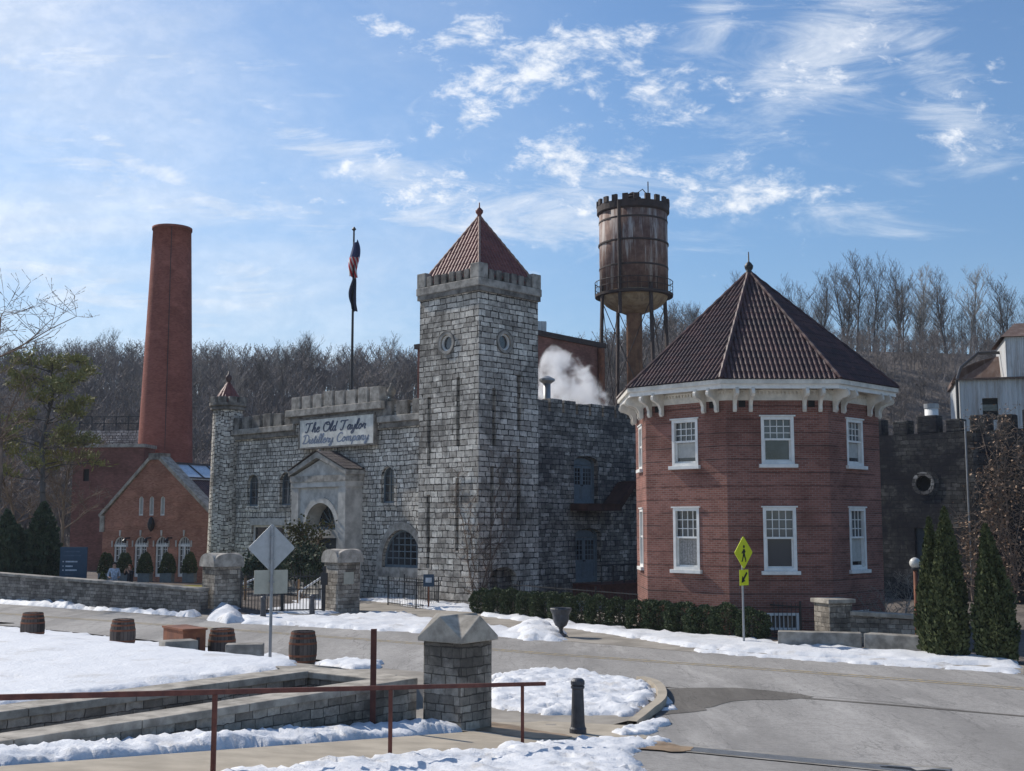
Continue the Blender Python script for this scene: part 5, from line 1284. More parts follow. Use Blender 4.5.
# bollards -------------------------------------------------------------
def bollard(p, h, label):
    e = empty('bollard', p, label, 'bollard', 'black iron bollards'); k = h
    MB().lathe([(.155*k,0), (.155*k,.10*k), (.135*k,.13*k), (.125*k,.20*k), (.105*k,.80*k), (.125*k,.82*k), (.125*k,.86*k)], p, 18).build('shaft', IRONG, e)
    MB().lathe([(.10*k,.862*k), (.128*k,.885*k), (.128*k,.95*k), (.09*k,.99*k), (.02*k,k)], p, 18).build('cap', IRONG, e)
    return e
p = G(578, 734); bollard(p, at(578, 678, p.y).z - p.z, 'dark iron bollard by the end of the rusty hand rail')
p = G(263, 619, 0); bollard(p, .92, 'small black bollard in front of the iron gates, behind the road sign plate')
p = G(312, 617, 0); bollard(p, .92, 'small black bollard in front of the iron gates, nearer the notice pillar')
# kerb round the snow island ---------------------------------------------
kl = smooth_line(gp((640,683), (654,687), (661,694), (662,703), (655,711), (643,718), (632,722), z=0), 5)
kv, kf = [], []
for i, p in enumerate(kl):
    d = (kl[min(i+1, len(kl)-1)] - kl[max(i-1, 0)]).normalized(); nrm = Vector((-d.y, d.x)); hh = .16*min(1, (len(kl)-1-i)/9.0 + .12)
    for q_, z in ((-.11, -.05), (-.10, hh), (.10, hh), (.11, -.05)): kv.append((p.x+nrm.x*q_, p.y+nrm.y*q_, z + gz(p.x, p.y)))
    if i: b = 4*i; kf += [(b-4, b-3, b+1, b), (b-3, b-2, b+2, b+1), (b-2, b-1, b+3, b+2)]
struct(mesh_obj('kerb', kv, kf, CONC, fix=False))
# trench drain across the driveway
d0, d1_ = G(606, 742), G(950, 775); e = empty('trench_drain', d0, 'long iron grated drain set across the driveway mouth', 'drain')
dv = (d1_ - d0).to_2d().normalized(); dn_ = Vector((-dv.y, dv.x)); Lg = (d1_-d0).to_2d().length
def dq(a, b, dz): p = d0.to_2d() + dv*a + dn_*b; return Vector((p.x, p.y, gz(p.x, p.y) + dz))
def strip(a0, a1, b0, b1, dz): 
    n = max(1, int((a1-a0)/.6)); v = []; f = []
    for i in range(n+1): a = a0+(a1-a0)*i/n; v += [dq(a, b0, dz), dq(a, b1, dz)]
    for i in range(n): f.append((2*i, 2*i+2, 2*i+3, 2*i+1))
    return v, f
v, f = strip(0, Lg, -.36, .36, .014); mesh_obj('channel', v, f, BLACK, e, fix=False)
for b0, b1 in ((-.50, -.34), (.34, .50)): v, f = strip(0, Lg, b0, b1, .019); mesh_obj('frame', v, f, CONC_G, e, fix=False)
for k in range(7): b = -.33 + k*.095; v, f = strip(.05, Lg, b, b+.06, .022 + .0); mesh_obj('grate_bar', v, f, GALV, e, fix=False)
MUD = plain('muddy_meltwater', (.29,.205,.125), .35, .4, var=.4, scale=2)
def blob(name, pts, mat, dz):
    L = smooth_line(list(pts)+[pts[0]], 8); L = [p + Vector((noise.noise((p.x*3, p.y*3, 1)), noise.noise((p.x*3, p.y*3, 6))))*.22 for p in L[:-1]]
    return drape(name, L, mat, dz, .6)
blob('mud_stain', gp((602,741), (640,740), (690,749), (682,754), (640,750), (606,747)), MUD, .028)
blob('mud_stain', gp((486,722), (520,727), (545,733), (572,737), (560,740), (520,738), (480,730)), MUD, .02)
# barrels --------------------------------------------------------------------
def barrel_proto():
    e = empty('whiskey_barrel', (0,0,0)); e.name = 'oak_barrel'; LOC['oak_barrel'] = Vector((0,0,0))
    prof = [(.27,0)] + [(.27 + .065*math.sin(math.pi*i/10), .9*i/10) for i in range(1, 10)] + [(.27,.9), (.245,.9), (.245,.86)]
    MB().lathe(prof, (0,0,0), 28).build('staves', BARREL, e, smooth=False)
    for z in (.05, .16, .30, .60, .74, .85):
        r = .27 + .065*math.sin(math.pi*z/.9) + .006; m = MB().lathe([(r-.01, z-.026), (r, z-.024), (r, z+.024), (r-.01, z+.026)], (0,0,0), 28); m.build('hoop', RUST, e)
    MB().lathe([(.24,.845), (.24,.862)], (0,0,0), 24).build('head', BARREL, e)
    return e
bp = barrel_proto()
for i, (u_, d_, rz_, lab) in enumerate(((32, 37.0, .3, 'dark weathered barrel standing alone at the far end of the snowy lot'), (122.5, 34.5, 1.1, 'weathered barrel at the lot edge between the lone barrel and the rusty steel box'),
        (222, 31.5, 2.0, 'rusty hooped barrel beside the rusty steel box, behind the stone block'), (303, 30.8, .9, 'rusty hooped barrel to the right of the road sign post'))):
    o = bp if i == 0 else copy_tree(bp); q = at(u_, 640, d_); o.location = (q.x, q.y, .27); o.rotation_euler = (0,0,rz_); o.scale = (1.06,1.06,1.0); tag(o, lab, 'barrel', 'old barrels along the lot edge')
# rusty steel box, stone blocks and slabs
q = at(183, 640, 30.6); bx = empty('steel_box', (q.x, q.y, .2), 'rusty open sided steel box behind a concrete block', 'steel box')
F1 = Face((q.x, q.y, 0), (.80,.60,0), (.60,-.80,0))      # right hand face; a to the right
zt_b = at(186, 632, 30.4).z
m = MB().fbox(F1, 0, .60, .1, zt_b, -1.35, 0); m.build('body', RUST, bx, bevel=.01)
MB().fbox(F1, -.03, .63, zt_b+.002, zt_b+.05, -1.38, .03).build('lid', RUST, bx)
MB().fbox(F1, .35, .42, .15, zt_b-.18, .003, .05).build('slot_cover', TANK_D, bx)
def block(name, label, u_, vt_, d_, size, rz_, mat, cat='stone block'):
    q = at(u_, vt_, d_); o = MB().box((q.x, q.y, at(u_, vt_, d_-.35).z-size[2]), size, rz_).build(name, mat, bevel=.03); tag(o, label, cat); return o
block('concrete_block', 'large weathered concrete block in front of the rusty steel box', 178.5, 641.5, 29.4, (.80, .55, .62), ANG-.35, CONC_G)
block('concrete_block', 'low long concrete block between the barrel and the road sign post', 245, 645, 30.0, (.90, .5, .6), .12, CONC_G)
block('stone_slab', 'flat stone slab half buried in the lot snow beside the concrete block', 150, 653, 28.8, (1.5, .7, .5), .30, CAPST, 'slab')
block('stone_slab', 'thin flat stone slab lying in front of the low concrete block', 207, 658, 28.6, (1.1, .6, .4), .35, CAPST, 'slab')
# road sign seen from behind -----------------------------------------------------
def sign_post(name, label, p, ztop, r): 
    e = empty(name, p, label, 'road sign'); MB().tube([p, (p.x, p.y, ztop)], r, 8).build('post', GALV, e, smooth=False); return e
def diamond(F, z, half, o0, o1, r=.06):
    pts = []
    for k in range(4):
        an = math.pi/2*k; nx = math.pi/2*(k+1); c = Vector((math.cos(an), math.sin(an)))*(half - r*1.414)
        for j in range(5): b = an - math.pi/4 + math.pi/2*j/4; pts.append((c.x + r*math.cos(b), z + c.y + r*math.sin(b)))
    return pts
p = at(270, 655, 32.0); p.z = gz(p.x, p.y); FSg = Face((p.x, p.y, 0), (.90,-.44,0), (-.44,-.90,0))
FSg = Face((p.x, p.y, 0), (.89,.456,0), (.456,-.89,0))
z1_ = at(270, 548, 32.0).z
rs = sign_post('road_sign', 'back of a diamond road sign with a plate below, on a galvanised post', p, at(270, 526, 32).z, .042)
MB().fprism(FSg, diamond(FSg, z1_, .64, 0, 0), -.075, -.055).build('diamond_plate', ALU, rs)
z2_ = at(270, 582, 32.0).z
MB().fprism(FSg, [(-.45, z2_-.31), (.45, z2_-.31), (.45, z2_+.31), (-.45, z2_+.31)], -.073, -.057).build('lower_plate', BEIGE, rs)
m = MB()
for z in (z1_+.3, z1_-.3, z2_): m.fbox(FSg, -.06, .06, z-.02, z+.02, -.056, .05)
m.build('bracket', GALV, rs)
# pedestrian crossing sign ----------------------------------------------------------
p = G(744, 645, 0); FC = Face((p.x, p.y, 0), (.69,.724,0), (.724,-.69,0)); d_ = p.y
cs = sign_post('crossing_sign', 'yellow pedestrian crossing sign with arrow plate in front of the octagonal house', p, at(744, 538, d_).z, .035)
zd = at(743, 552.5, d_).z; hd = (at(743, 536, d_).z - at(743, 569, d_).z)/2
MB().fprism(FC, diamond(FC, zd, hd, 0, 0, .05), .045, .065).build('diamond_plate', YSIGN, cs)
za_ = at(743, 577.5, d_).z; ha = hd*.47
ap_ = MB().fprism(FC, [(-ha, za_-ha*1.0), (ha, za_-ha), (ha, za_+ha), (-ha, za_+ha)], .045, .065).build('arrow_plate', YSIGN, cs)
def fat(F, pts, wds, z0_, k, o):
    m = MB(); lay = 0
    for (x0, y0, x1, y1, wa, wb_) in pts:
        d = Vector((x1-x0, y1-y0)).normalized(); n = Vector((-d.y, d.x)); lay += 1
        m.fprism(F, [((x0+n.x*wa)*k, z0_+(y0+n.y*wa)*k), ((x0-n.x*wa)*k, z0_+(y0-n.y*wa)*k), ((x1-n.x*wb_)*k, z0_+(y1-n.y*wb_)*k), ((x1+n.x*wb_)*k, z0_+(y1+n.y*wb_)*k)], o-.004, o+.003+.0008*lay)
    return m
k_ = hd
m = fat(FC, [(.02,.20,.0,-.08,.105,.09), (-.0,-.05,-.10,-.30,.075,.055), (-.10,-.28,-.18,-.52,.055,.045), (.02,-.05,.12,-.30,.075,.055), (.12,-.28,.22,-.50,.055,.045), (.05,.18,-.14,.05,.045,.04), (-.14,.05,-.22,-.06,.04,.035), (.0,.18,.16,.02,.045,.04), (-.18,-.52,-.27,-.52,.03,.03), (.22,-.50,.15,-.55,.03,.03)], None, zd, k_, .066)
m.fprism(FC, [(x*k_ + .02*k_, zd+.36*k_+y*k_) for x, y in circ(0, 0, .095, 14)], .062, .0715)
m.build('walking_figure', BLACK, cs, uv=False)
k_ = ha
m = fat(FC, [(.62,.62,-.15,-.15,.16,.16)], None, za_, k_, .066); m.fprism(FC, [((x)*k_, za_+y*k_) for x, y in ((-.66,-.66), (.22,-.46), (-.46,.22))], .062, .0705); m.build('arrow', BLACK, ap_, uv=False)
# ================================================================== FAR SIDE OF THE ROAD
# estate wall and gate pillars
q0, q1 = G(-90, 597, 0), G(199, 614.5, 0); ux = q1-q0; ux.z = 0; Lw = ux.length; n_ = Vector((ux.y, -ux.x, 0)).normalized(); FE = Face(q0, ux, n_)
ew = empty('estate_wall', FE.pt(Lw*.6, 0, -.25), 'long low stone wall with flat coping beside the far edge of the road', 'wall')
zc0 = FE.px(-40, 568)[1]; zc1 = FE.px(195, 588)[1]
a0 = 0; m = MB(); m.hexa([FE.pt(0,-.3,0), FE.pt(Lw,-.3,0), FE.pt(Lw,-.3,-.5), FE.pt(0,-.3,-.5), FE.pt(0,zc0-.13,0), FE.pt(Lw,zc1-.13,0), FE.pt(Lw,zc1-.13,-.5), FE.pt(0,zc0-.13,-.5)]); m.build('wall', RUBD, ew)
m = MB(); m.hexa([FE.pt(0,zc0-.128,.06), FE.pt(Lw,zc1-.128,.06), FE.pt(Lw,zc1-.128,-.56), FE.pt(0,zc0-.128,-.56), FE.pt(0,zc0,.06), FE.pt(Lw,zc1,.06), FE.pt(Lw,zc1,-.56), FE.pt(0,zc0,-.56)]); m.build('coping', CONC_G, ew, bevel=.02)
for u_, v_, yt, w_, lab in ((216, 614, 553, 1.22, 'squat stone gate pillar with arched cap at the end of the estate wall'), (339, 613, 549, 1.14, 'stone gate pillar with arched cap and a small notice plate')):
    q = G(u_, v_, 0); q = q + Vector((0, .8, 0)); zz = at(u_, yt, q.y).z
    e = empty('gate_pillar', q, lab, 'pillar', 'stone pillars of the castle gate')
    MB().box((q.x, q.y, -.1), (w_, w_, zz-.48), R(40)).build('shaft', RUBW, e, bevel=.03)
    gable_cap(q, w_/2+.10, R(40), zz-.575, zz-.38, zz, TRIM, 'cap', e, arcs=True)
    if u_ > 300:
        Fp = Face(q, (math.cos(R(40)), math.sin(R(40)), 0), (math.sin(R(40)), -math.cos(R(40)), 0)); zn = at(344, 579, q.y).z
        MB().fbox(Fp, -.28, .22, zn-.2, zn+.32, w_/2+.003, w_/2+.03).build('notice_plate', BEIGE, e)
# iron gates
g0_, g1_ = G(237, 614.5, 0), G(322, 613, 0); g0_.y += .5; g1_.y += .5; ux = g1_-g0_; ux.z = 0; Lg = ux.length; FGt = Face(g0_, ux, Vector((ux.y, -ux.x, 0)))
for half in (0, 1):
    b0 = half*Lg/2 + .03; b1 = (half+1)*Lg/2 - .03
    e = empty('iron_gate', FGt.pt((b0+b1)/2, 0), ['black iron gate leaf hung on the squat pillar at the wall end', 'black iron gate leaf hung on the pillar with the notice plate'][half], 'gate', 'pair of black iron gates')
    m = MB()
    for z in (.12, 1.0, 1.55): m.bar(FGt.pt(b0, z), FGt.pt(b1, z), .05)
    m.bar(FGt.pt(b0, .05), FGt.pt(b0, 1.8), .07); m.bar(FGt.pt(b1, .05), FGt.pt(b1, 1.8), .07); m.build('frame', IRON, e)
    n_ = 13
    for i in range(n_):
        a = b0 + (b1-b0)*(i+.5)/n_; zt_ = 1.72 + .12*math.sin(math.pi*(i+.5)/n_)
        MB().tube([FGt.pt(a, .08), FGt.pt(a, zt_-.1), FGt.pt(a, zt_)], [.017,.017,.003], 5).build('picket', IRON, e, uv=False)
q = G(329, 613, 0); gp_ = empty('gate_post', q, 'black iron gate post standing against the notice pillar', 'post'); m = MB().bar((q.x-.25, q.y+.1, 0), (q.x-.25, q.y+.1, 2.0), .13); m.build('shaft', IRON, gp_); MB().box((q.x-.25, q.y+.1, 1.2), (.3,.16,.5)).build('latch_box', IRON, gp_)
# urn planters
def urn(p, h, label):
    e = empty('urn_planter', p, label, 'urn', 'dark iron urn planters'); k = h/1.0
    MB().lathe([(.17,0), (.17,.09), (.10,.13), (.06,.22), (.09,.32), (.20,.42), (.27,.58), (.29,.80), (.36,.92), (.38,.97), (.36,1.0), (.30,.99), (.28,.9)], (0,0,0), 20)
    m = MB().lathe([(r*k, z*k) for r, z in ((.19,0), (.19,.09), (.10,.13), (.06,.24), (.09,.32), (.20,.40), (.27,.56), (.30,.78), (.37,.92), (.39,.97), (.37,1.0), (.31,.99), (.29,.9))], p, 20); m.build('bowl', IRONG, e)
    m = MB().lathe([(.24*k, 0), (.24*k, .07)], Vector(p)-Vector((0,0,.01)), 4); m.build('plinth', CONC_G, e); return e
urn(G(351, 610.5, 0), 1.05, 'dark iron urn beside the notice pillar'); urn(G(561, 637, 0), .98, 'dark iron urn standing alone on the pavement by the hedge')
# iron guard panel and small blue sign by the castle
def railing(name, label, pts, h, step, top=True, spear=.0, cat='railing', postw=.06, pick=.02):
    e = empty(name, pts[0], label, cat); n = 0
    for a, b in zip(pts[:-1], pts[1:]):
        L = (b-a).length; k = max(2, int(L/step))
        MB().bar(a+Vector((0,0,.12)), b+Vector((0,0,.12)), .035).build('bottom_rail', IRON, e, uv=False); MB().bar(a+Vector((0,0,h-.12)), b+Vector((0,0,h-.12)), .04).build('top_rail', IRON, e, uv=False)
        for i in range(1, k):
            p = a.lerp(b, i/k); MB().tube([p+Vector((0,0,.06)), p+Vector((0,0,h))], pick*.6, 4).build('picket', IRON, e, uv=False)
        for p in (a, b): pass
    for p in pts: MB().bar(p, p+Vector((0,0,h+.08)), postw).build('post', IRON, e, uv=False)
    return e
railing('guard_railing', 'small black iron guard rail around a well by the castle wall', [G(388,605,0), G(416,609,0), G(416,609,0)+Vector((.9,1.6,0)), G(388,605,0)+Vector((.6,1.8,0))], 1.28, .17)
q = G(428.5, 609, 0); e = empty('small_sign', q, 'small blue sign on a rusty post by the tower foot', 'sign'); MB().bar(q, q+Vector((0,0,1.15)), .07).build('post', RUST, e)
F_ = Face(q, (1,0,0), (0,-1,0)); MB().fbox(F_, -.24, .24, 1.0, 1.55, .036, .06).build('panel', NAVY, e)
MB().fbox(F_, -.14, .14, 1.18, 1.40, .0605, .064).build('pale_square', BLUELET, e)
# fence behind the hedge
fa, fb = G(486, 605, 0), G(800, 636, 0); fb.y = 41.2; fb.x = at(800, 600, 41.2).x
pts_ = [fa.lerp(fb, i/7) for i in range(8)]
railing('iron_fence', 'long low black iron fence of thin pickets behind the clipped hedge', pts_, 1.16, .2, postw=.07)
# right hand stone pier, wall, kerb blocks, lamp
q = at(834, 640, 40.0); q.z = 0; zz = at(834, 599, 40).z
e = empty('stone_pier', q, 'rubble stone pier with flat cap at the corner of the octagonal house', 'pillar')
MB().box((q.x, q.y, -.1), (.88, .88, zz-.02), R(20)).build('shaft', RUBW, e, bevel=.03); MB().box((q.x, q.y, zz-.118), (1.04,1.04,.14), R(20)).build('cap', CAPST, e, bevel=.02)
q0, q1 = at(851, 640, 39.7), at(935, 640, 38.6); q0.z = q1.z = 0; ux = q1-q0; FZ = Face(q0, ux, Vector((ux.y, -ux.x, 0))); Lz = ux.length; zz0 = at(851, 611, 39.7).z; zz1 = at(920, 616, 38.7).z
e = empty('garden_wall', FZ.pt(Lz/2, 0, -.2), 'low rubble wall with sloping coping between the stone pier and the lamp post', 'low wall')
hx = lambda z0a, z0b, z1a, z1b, o0, o1: [FZ.pt(0,z0a,o1), FZ.pt(Lz,z0b,o1), FZ.pt(Lz,z0b,o0), FZ.pt(0,z0a,o0), FZ.pt(0,z1a,o1), FZ.pt(Lz,z1b,o1), FZ.pt(Lz,z1b,o0), FZ.pt(0,z1a,o0)]
MB().hexa(hx(-.1, -.1, zz0-.14, zz1-.14, -.4, 0)).build('wall', RUBW, e); MB().hexa(hx(zz0-.138, zz1-.138, zz0, zz1, -.45, .06)).build('coping', CAPST, e, bevel=.02)
for (ua, va, ub_, vb, da, db, ht, lab) in ((778, 643, 862, 647, 38.3, 37.7, .48, 'low mossy concrete kerb block below the stone pier'), (864, 648, 934, 657, 37.5, 36.2, .50, 'low mossy concrete kerb block below the garden wall')):
    a_, b_ = at(ua, va, da), at(ub_, vb, db); a_.z = b_.z = 0; ux = b_-a_; Fk = Face(a_, ux, Vector((ux.y, -ux.x, 0)))
    o = MB().fbox(Fk, 0, ux.length, -.1, ht, -.55, 0).build('kerb_block', CONC_G, bevel=.03); tag(o, lab, 'kerb block')
q = at(918, 645, 37.6); q.z = 0; e = empty('lamp_post', q, 'brown lamp post with a round white globe beside the tall cypresses', 'lamp post')
zg = at(918, 563, 37.6).z; MB().tube([q, (q.x, q.y, zg-.2)], [.075,.06], 10).build('post', RUST, e, smooth=True)
MB().lathe([(.05,-.24), (.12,-.2), (.12,-.15)], (q.x, q.y, zg), 12).build('collar', IRON, e)
MB().lathe([(.02,-.16)] + [(.17*math.sin(t), -.17*math.cos(t)) for t in [math.pi*i/10 for i in range(2, 9)]] + [(.03,.17)], (q.x, q.y, zg), 16).build('globe', plain('frosted_globe', (.55,.53,.48), .35, .5, var=.2), e, smooth=True)
q = G(752, 640, 0); q.y += .8; o = MB().tube([q, q+Vector((0,0,.95))], .035, 6).build('marker_stake', WHITE); tag(o, 'thin white marker stake at the end of the hedge', 'stake')
# blue board, white porch rails
q = at(72.5, 580, 60.5); q.z = -.25; Fb = Face(q, (.99,-.12,0), (-.12,-.99,0)); e = empty('info_board', q, 'tall navy blue information board behind the estate wall', 'sign')
ztb = at(72, 547, 60.5).z; hw_ = 14.0/FPX*60.5; MB().fbox(Fb, -hw_, hw_, -.3, ztb, -.08, .0).build('panel', NAVY, e, bevel=.01)
zl = lambda v: at(72, v, 60.5).z
for v_, x0, x1, mt in ((551.5,-.52,.32,BLUELET_D), (555.5,-.52,.40,BLUELET_D), (561.6,-.40,.22,BLUELET), (566.2,-.40,-.02,BLUELET), (570.2,-.40,.20,BLUELET), (574.5,-.40,.02,BLUELET_D)):
    MB().fbox(Fb, x0, x1, zl(v_)-.035, zl(v_)+.035, .0015, .006).build('text_line', mt, e, uv=False)
    if mt is BLUELET: MB().fbox(Fb, -.56, -.49, zl(v_)-.03, zl(v_)+.03, .0015, .006).build('bullet', BLUELET, e, uv=False)
for (u0_, v0_, u1_, v1_, dd, lab) in ((236,587,268,573,58,'sloping white hand rail left of the portal steps'), (299,592,322,577,57,'sloping white hand rail nearer the notice pillar')):
    a_, b_ = at(u0_, v0_, dd), at(u1_, v1_, dd+.8); e = empty('step_rail', (a_.x, a_.y, 0), lab, 'hand rail', 'white hand rails inside the gates'); MB().tube([a_, b_], .05, 8).build('rail', WHITE, e)
    for p in (a_, b_): MB().tube([(p.x, p.y, 0), p], .03, 6).build('post', WHITE, e)
for u_, lab in ((245, 'short wooden post inside the gates by the left gate pillar'), (298, 'short wooden post inside the gates near the portal steps')):
    q = at(u_, 600, 57.5); q.z = 0; o = MB().bar(q, q+Vector((0,0,1.35 if u_ < 260 else 1.2)), .11).build('wooden_post', plain('raw_timber', (.36,.22,.12), .85, .2)); tag(o, lab, 'post')
# flagpole --------------------------------------------------------------------------
WD = FF.pt(FF.px(352, 420)[0], 0).y + 2.2
q = at(351.5, 395, WD); zb_ = SB-1.0; ztp = at(353.5, 231, WD).z
fp = empty('flagpole', (q.x, q.y, zb_), 'tall dark flagpole rising behind the castle parapet', 'flagpole'); MB().tube([(q.x, q.y, zb_), (q.x, q.y, ztp)], [.09,.05], 8).build('pole', IRON, fp); MB().lathe([(.03,-.12), (.13,0), (.03,.14)], (q.x, q.y, ztp+.1), 10).build('ball', IRON, fp)
def flag(name, label, z1, z0_, wd, mat, seed):
    v = []; f = []; n = 10; mm = 18
    for j in range(mm+1):
        t = j/mm; z = z1 + (z0_-z1)*t; half = wd*(.25 + .75*math.sin(math.pi*min(1, t*1.15+.08)*.8)) 
        for i in range(n+1):
            s = i/n; fold = .16*math.sin(s*9 + t*2.5 + seed)*(.4+t); x = -.35*half + half*s + .08*math.sin(5*t+seed); v.append((q.x + x, q.y - .1 + fold, z + .35*s*abs(s-.5) - .25*s*t))
    for j in range(mm):
        for i in range(n): b = j*(n+1)+i; f.append((b, b+1, b+n+2, b+n+1))
    o = mesh_obj(name, v, f, mat, None, smooth=True, fix=False); tag(o, label, 'flag'); md = o.modifiers.new('s', 'SOLIDIFY'); md.thickness = .02
    return o
fl = flag('limp_flag', 'limp red and white striped flag with dark blue corner near the pole top', at(352, 243, WD).z, at(352, 277, WD).z, .62, FLAGR, 1.0)
flag('limp_flag', 'limp dark navy flag hanging below the striped flag', at(352, 277.5, WD).z, at(352, 310, WD).z, .40, FLAGB, 2.2)
# ================================================================== PLANTS
def np_obj(name, V, F, mat, parent=None, loc=None):
    me = bpy.data.meshes.new(name); nv, nf, k = len(V), len(F), F.shape[1]
    L = np.array(LOC[parent.name]) if parent is not None else np.array(loc if loc is not None else (0,0,0))
    me.vertices.add(nv); me.vertices.foreach_set('co', (V - L).astype(np.float32).ravel()); me.loops.add(nf*k); me.loops.foreach_set('vertex_index', F.astype(np.int32).ravel())
    me.polygons.add(nf); me.polygons.foreach_set('loop_start', np.arange(0, nf*k, k, dtype=np.int32)); me.update(calc_edges=True); me.validate()
    me.materials.append(mat); o = bpy.data.objects.new(name, me); COL.objects.link(o); LOC[o.name] = Vector(L)
    if parent is not None: o.parent = parent
    else: o.location = L
    return o
def leaves(C, D, size, asp=.5, rs=RS):                      # quads at C, long axis D
    n = len(C); D = D/np.linalg.norm(D, axis=1, keepdims=True); r = rs.normal(size=(n,3)); S = np.cross(D, r); S /= np.linalg.norm(S, axis=1, keepdims=True)+1e-9
    sz = (size*rs.uniform(.6, 1.4, n))[:,None]; a = D*sz; b = S*sz*asp
    V = np.stack([C-b*.6, C+a*.5-b, C+a, C+a*.5+b], 1).reshape(-1, 3); return V, np.arange(4*n).reshape(n, 4)
def tubes_np(segs, k=3):                                   # segs: (p0,p1,r0,r1)
    S = np.array([tuple(a)+tuple(b)+(r0, r1) for a, b, r0, r1 in segs]); A, B = S[:,:3], S[:,3:6]; d = B-A; d /= np.linalg.norm(d, axis=1, keepdims=True)+1e-9
    ref = np.where(np.abs(d[:,2:3]) > .9, np.array([[1.,0,0]]), np.array([[0,0,1.]])); u = np.cross(d, ref); u /= np.linalg.norm(u, axis=1, keepdims=True); w_ = np.cross(d, u)
    V = []
    for j in range(k):
        an = 2*math.pi*j/k; o = u*math.cos(an)+w_*math.sin(an); V.append(A+o*S[:,6:7]); V.append(B+o*S[:,7:8])
    V = np.stack(V, 1); n = len(S); F = []
    for j in range(k): jn = (j+1) % k; F.append([2*j, 2*jn, 2*jn+1, 2*j+1])
    F = (np.array(F)[None] + (np.arange(n)*2*k)[:,None,None]).reshape(-1, 4); return V.reshape(-1, 3), F
RMIN = .01
def grow(segs, twigs, p, d, L, r, lvl, rg, nmax, up=.12, wob=.18, spread=.75, kids=(5,4,3)):
    n = max(2, int(4 - lvl)) if lvl else 7
    for i in range(n):
        d = (d + Vector((rg.uniform(-1,1), rg.uniform(-1,1), rg.uniform(-1,1)))*wob + Vector((0,0,up*.4))).normalized()
        q = p + d*(L/n); r1 = r*(1 - .8*(i+1)/n) if lvl >= nmax else r*(1-.72*(i+1)/n)
        (segs if lvl <= 0 else twigs).append((tuple(p), tuple(q), r*(1-.72*i/n), max(r1, RMIN)))
        if lvl < nmax:
            t = (i+1)/n
            if lvl > 0 or t > .34:
                for k in range(kids[min(lvl, len(kids)-1)]):
                    if rg.random() < .62:
                        side = Vector((rg.uniform(-1,1), rg.uniform(-1,1), rg.uniform(-.15,.5))).normalized(); dd = (d*(1-spread) + side*spread + Vector((0,0,up))).normalized()
                        grow(segs, twigs, q, dd, L*rg.uniform(.30,.52)*(1.0 if lvl else (1.12-.55*t)), r*(1-.72*t)*.55, lvl+1, rg, nmax, up, wob, spread, kids)
        p = q
# clipped hedge: every bush a thing
def bush_mesh(rx, ry, rz_, n, size, seed, flat=.6):
    rs = np.random.RandomState(seed); d = rs.normal(size=(n,3)); d /= np.linalg.norm(d, axis=1, keepdims=True)
    lump = 1 + .10*np.sin(d[:,0]*5+seed) + .08*np.sin(d[:,1]*6+seed*2)*np.cos(d[:,2]*5) + .05*np.sin(d[:,2]*9+d[:,0]*7)
    sup = (np.abs(d)**3.2).sum(1)**(-1/3.2)
    rad = lump*sup*rs.uniform(.80, 1.03, n); C = d*rad[:,None]*np.array([rx, ry, rz_]); C[:,2] += rz_*.95; m_ = C[:,2] > .02
    C, d = C[m_], d[m_]; return leaves(C, d + rs.normal(size=C.shape)*.55 + np.array([0,0,.3]), size, .45, rs)
ha_, hb_ = G(483, 613, 0), G(752, 637, 0); hb_ = at(750, 600, 40.6); hb_.z = 0
protos = []
for i in range(15):
    t = i/14; p = ha_.lerp(hb_, t); p += Vector((rnd.uniform(-.06,.06), rnd.uniform(-.12,.12), 0))
    lab = ['rounded dark yew bush at the tower end of the clipped hedge', 'rounded dark yew bush at the crossing sign end of the clipped hedge', 'rounded dark yew bush within the clipped hedge row'][0 if i == 0 else 1 if i == 14 else 2]
    h = rnd.uniform(.94, 1.06); e = empty('hedge_bush', p, lab, 'bush', 'clipped yew bushes in the hedge')
    V_, F_ = bush_mesh(.56*rnd.uniform(.92,1.08), .52, .52*h, 5200, .062, i+1); np_obj('foliage', V_ + np.array(p), F_, YEW, e)
    MB().tube([p, p+Vector((0,0,.6))], [.06,.03], 6).build('trunk', BARK_B, e, uv=False)
# columnar cypresses
def columnar(u_, vb, vt, d_, wpx, label, lean, n, seed, mat=ARBOR, name='cypress', shape=1.0, leaf=.10):
    p = at(u_, vb, d_); p.z = 0; top = at(u_, vt, d_).z; rs = np.random.RandomState(seed); e = empty(name, p, label, 'tree', 'evergreens by the blackened wall' if mat is ARBOR else 'evergreens behind the estate wall'); R_ = wpx/2/FPX*d_
    t = rs.beta(1.15, 1.45, n); z = t*top; rad = R_*np.where(t < .22, .80+.9*t, np.clip((1-t)/.78, 0, 1)**(.72*shape))
    an = rs.uniform(0, 2*math.pi, n); bulge = 1 + .15*np.sin(an*3+z*1.7+seed) + .12*np.sin(an*8-z*.9+seed) + .10*np.sin(z*5+an*5) + .07*np.sin(an*17+z*3)
    q = rs.uniform(.0, 1, n)**.35*rad*bulge
    C = np.stack([np.cos(an)*q + lean*t, np.sin(an)*q, z+.04], 1); Dv = np.stack([np.cos(an)*.45, np.sin(an)*.45, np.full(n, 1.0)], 1) + rs.normal(size=(n,3))*.28
    V_, F_ = leaves(C, Dv, leaf*(1.15-.5*t), .38, rs); np_obj('crown', V_ + np.array(p), F_, mat, e)
    MB().tube([p, p+Vector((lean*.8,0,top*.8))], [.10,.03], 7).build('trunk', BARK_B, e, uv=False); return e
columnar(934, 655, 519, 36.0, 27, 'narrow pointed cypress behind the lamp post, shorter of the touching pair', 0, 9000, 3, leaf=.11)
columnar(950, 657, 509, 35.4, 37, 'tall pointed cypress right of the lamp post, taller of the touching pair', 0, 15000, 4, leaf=.11)
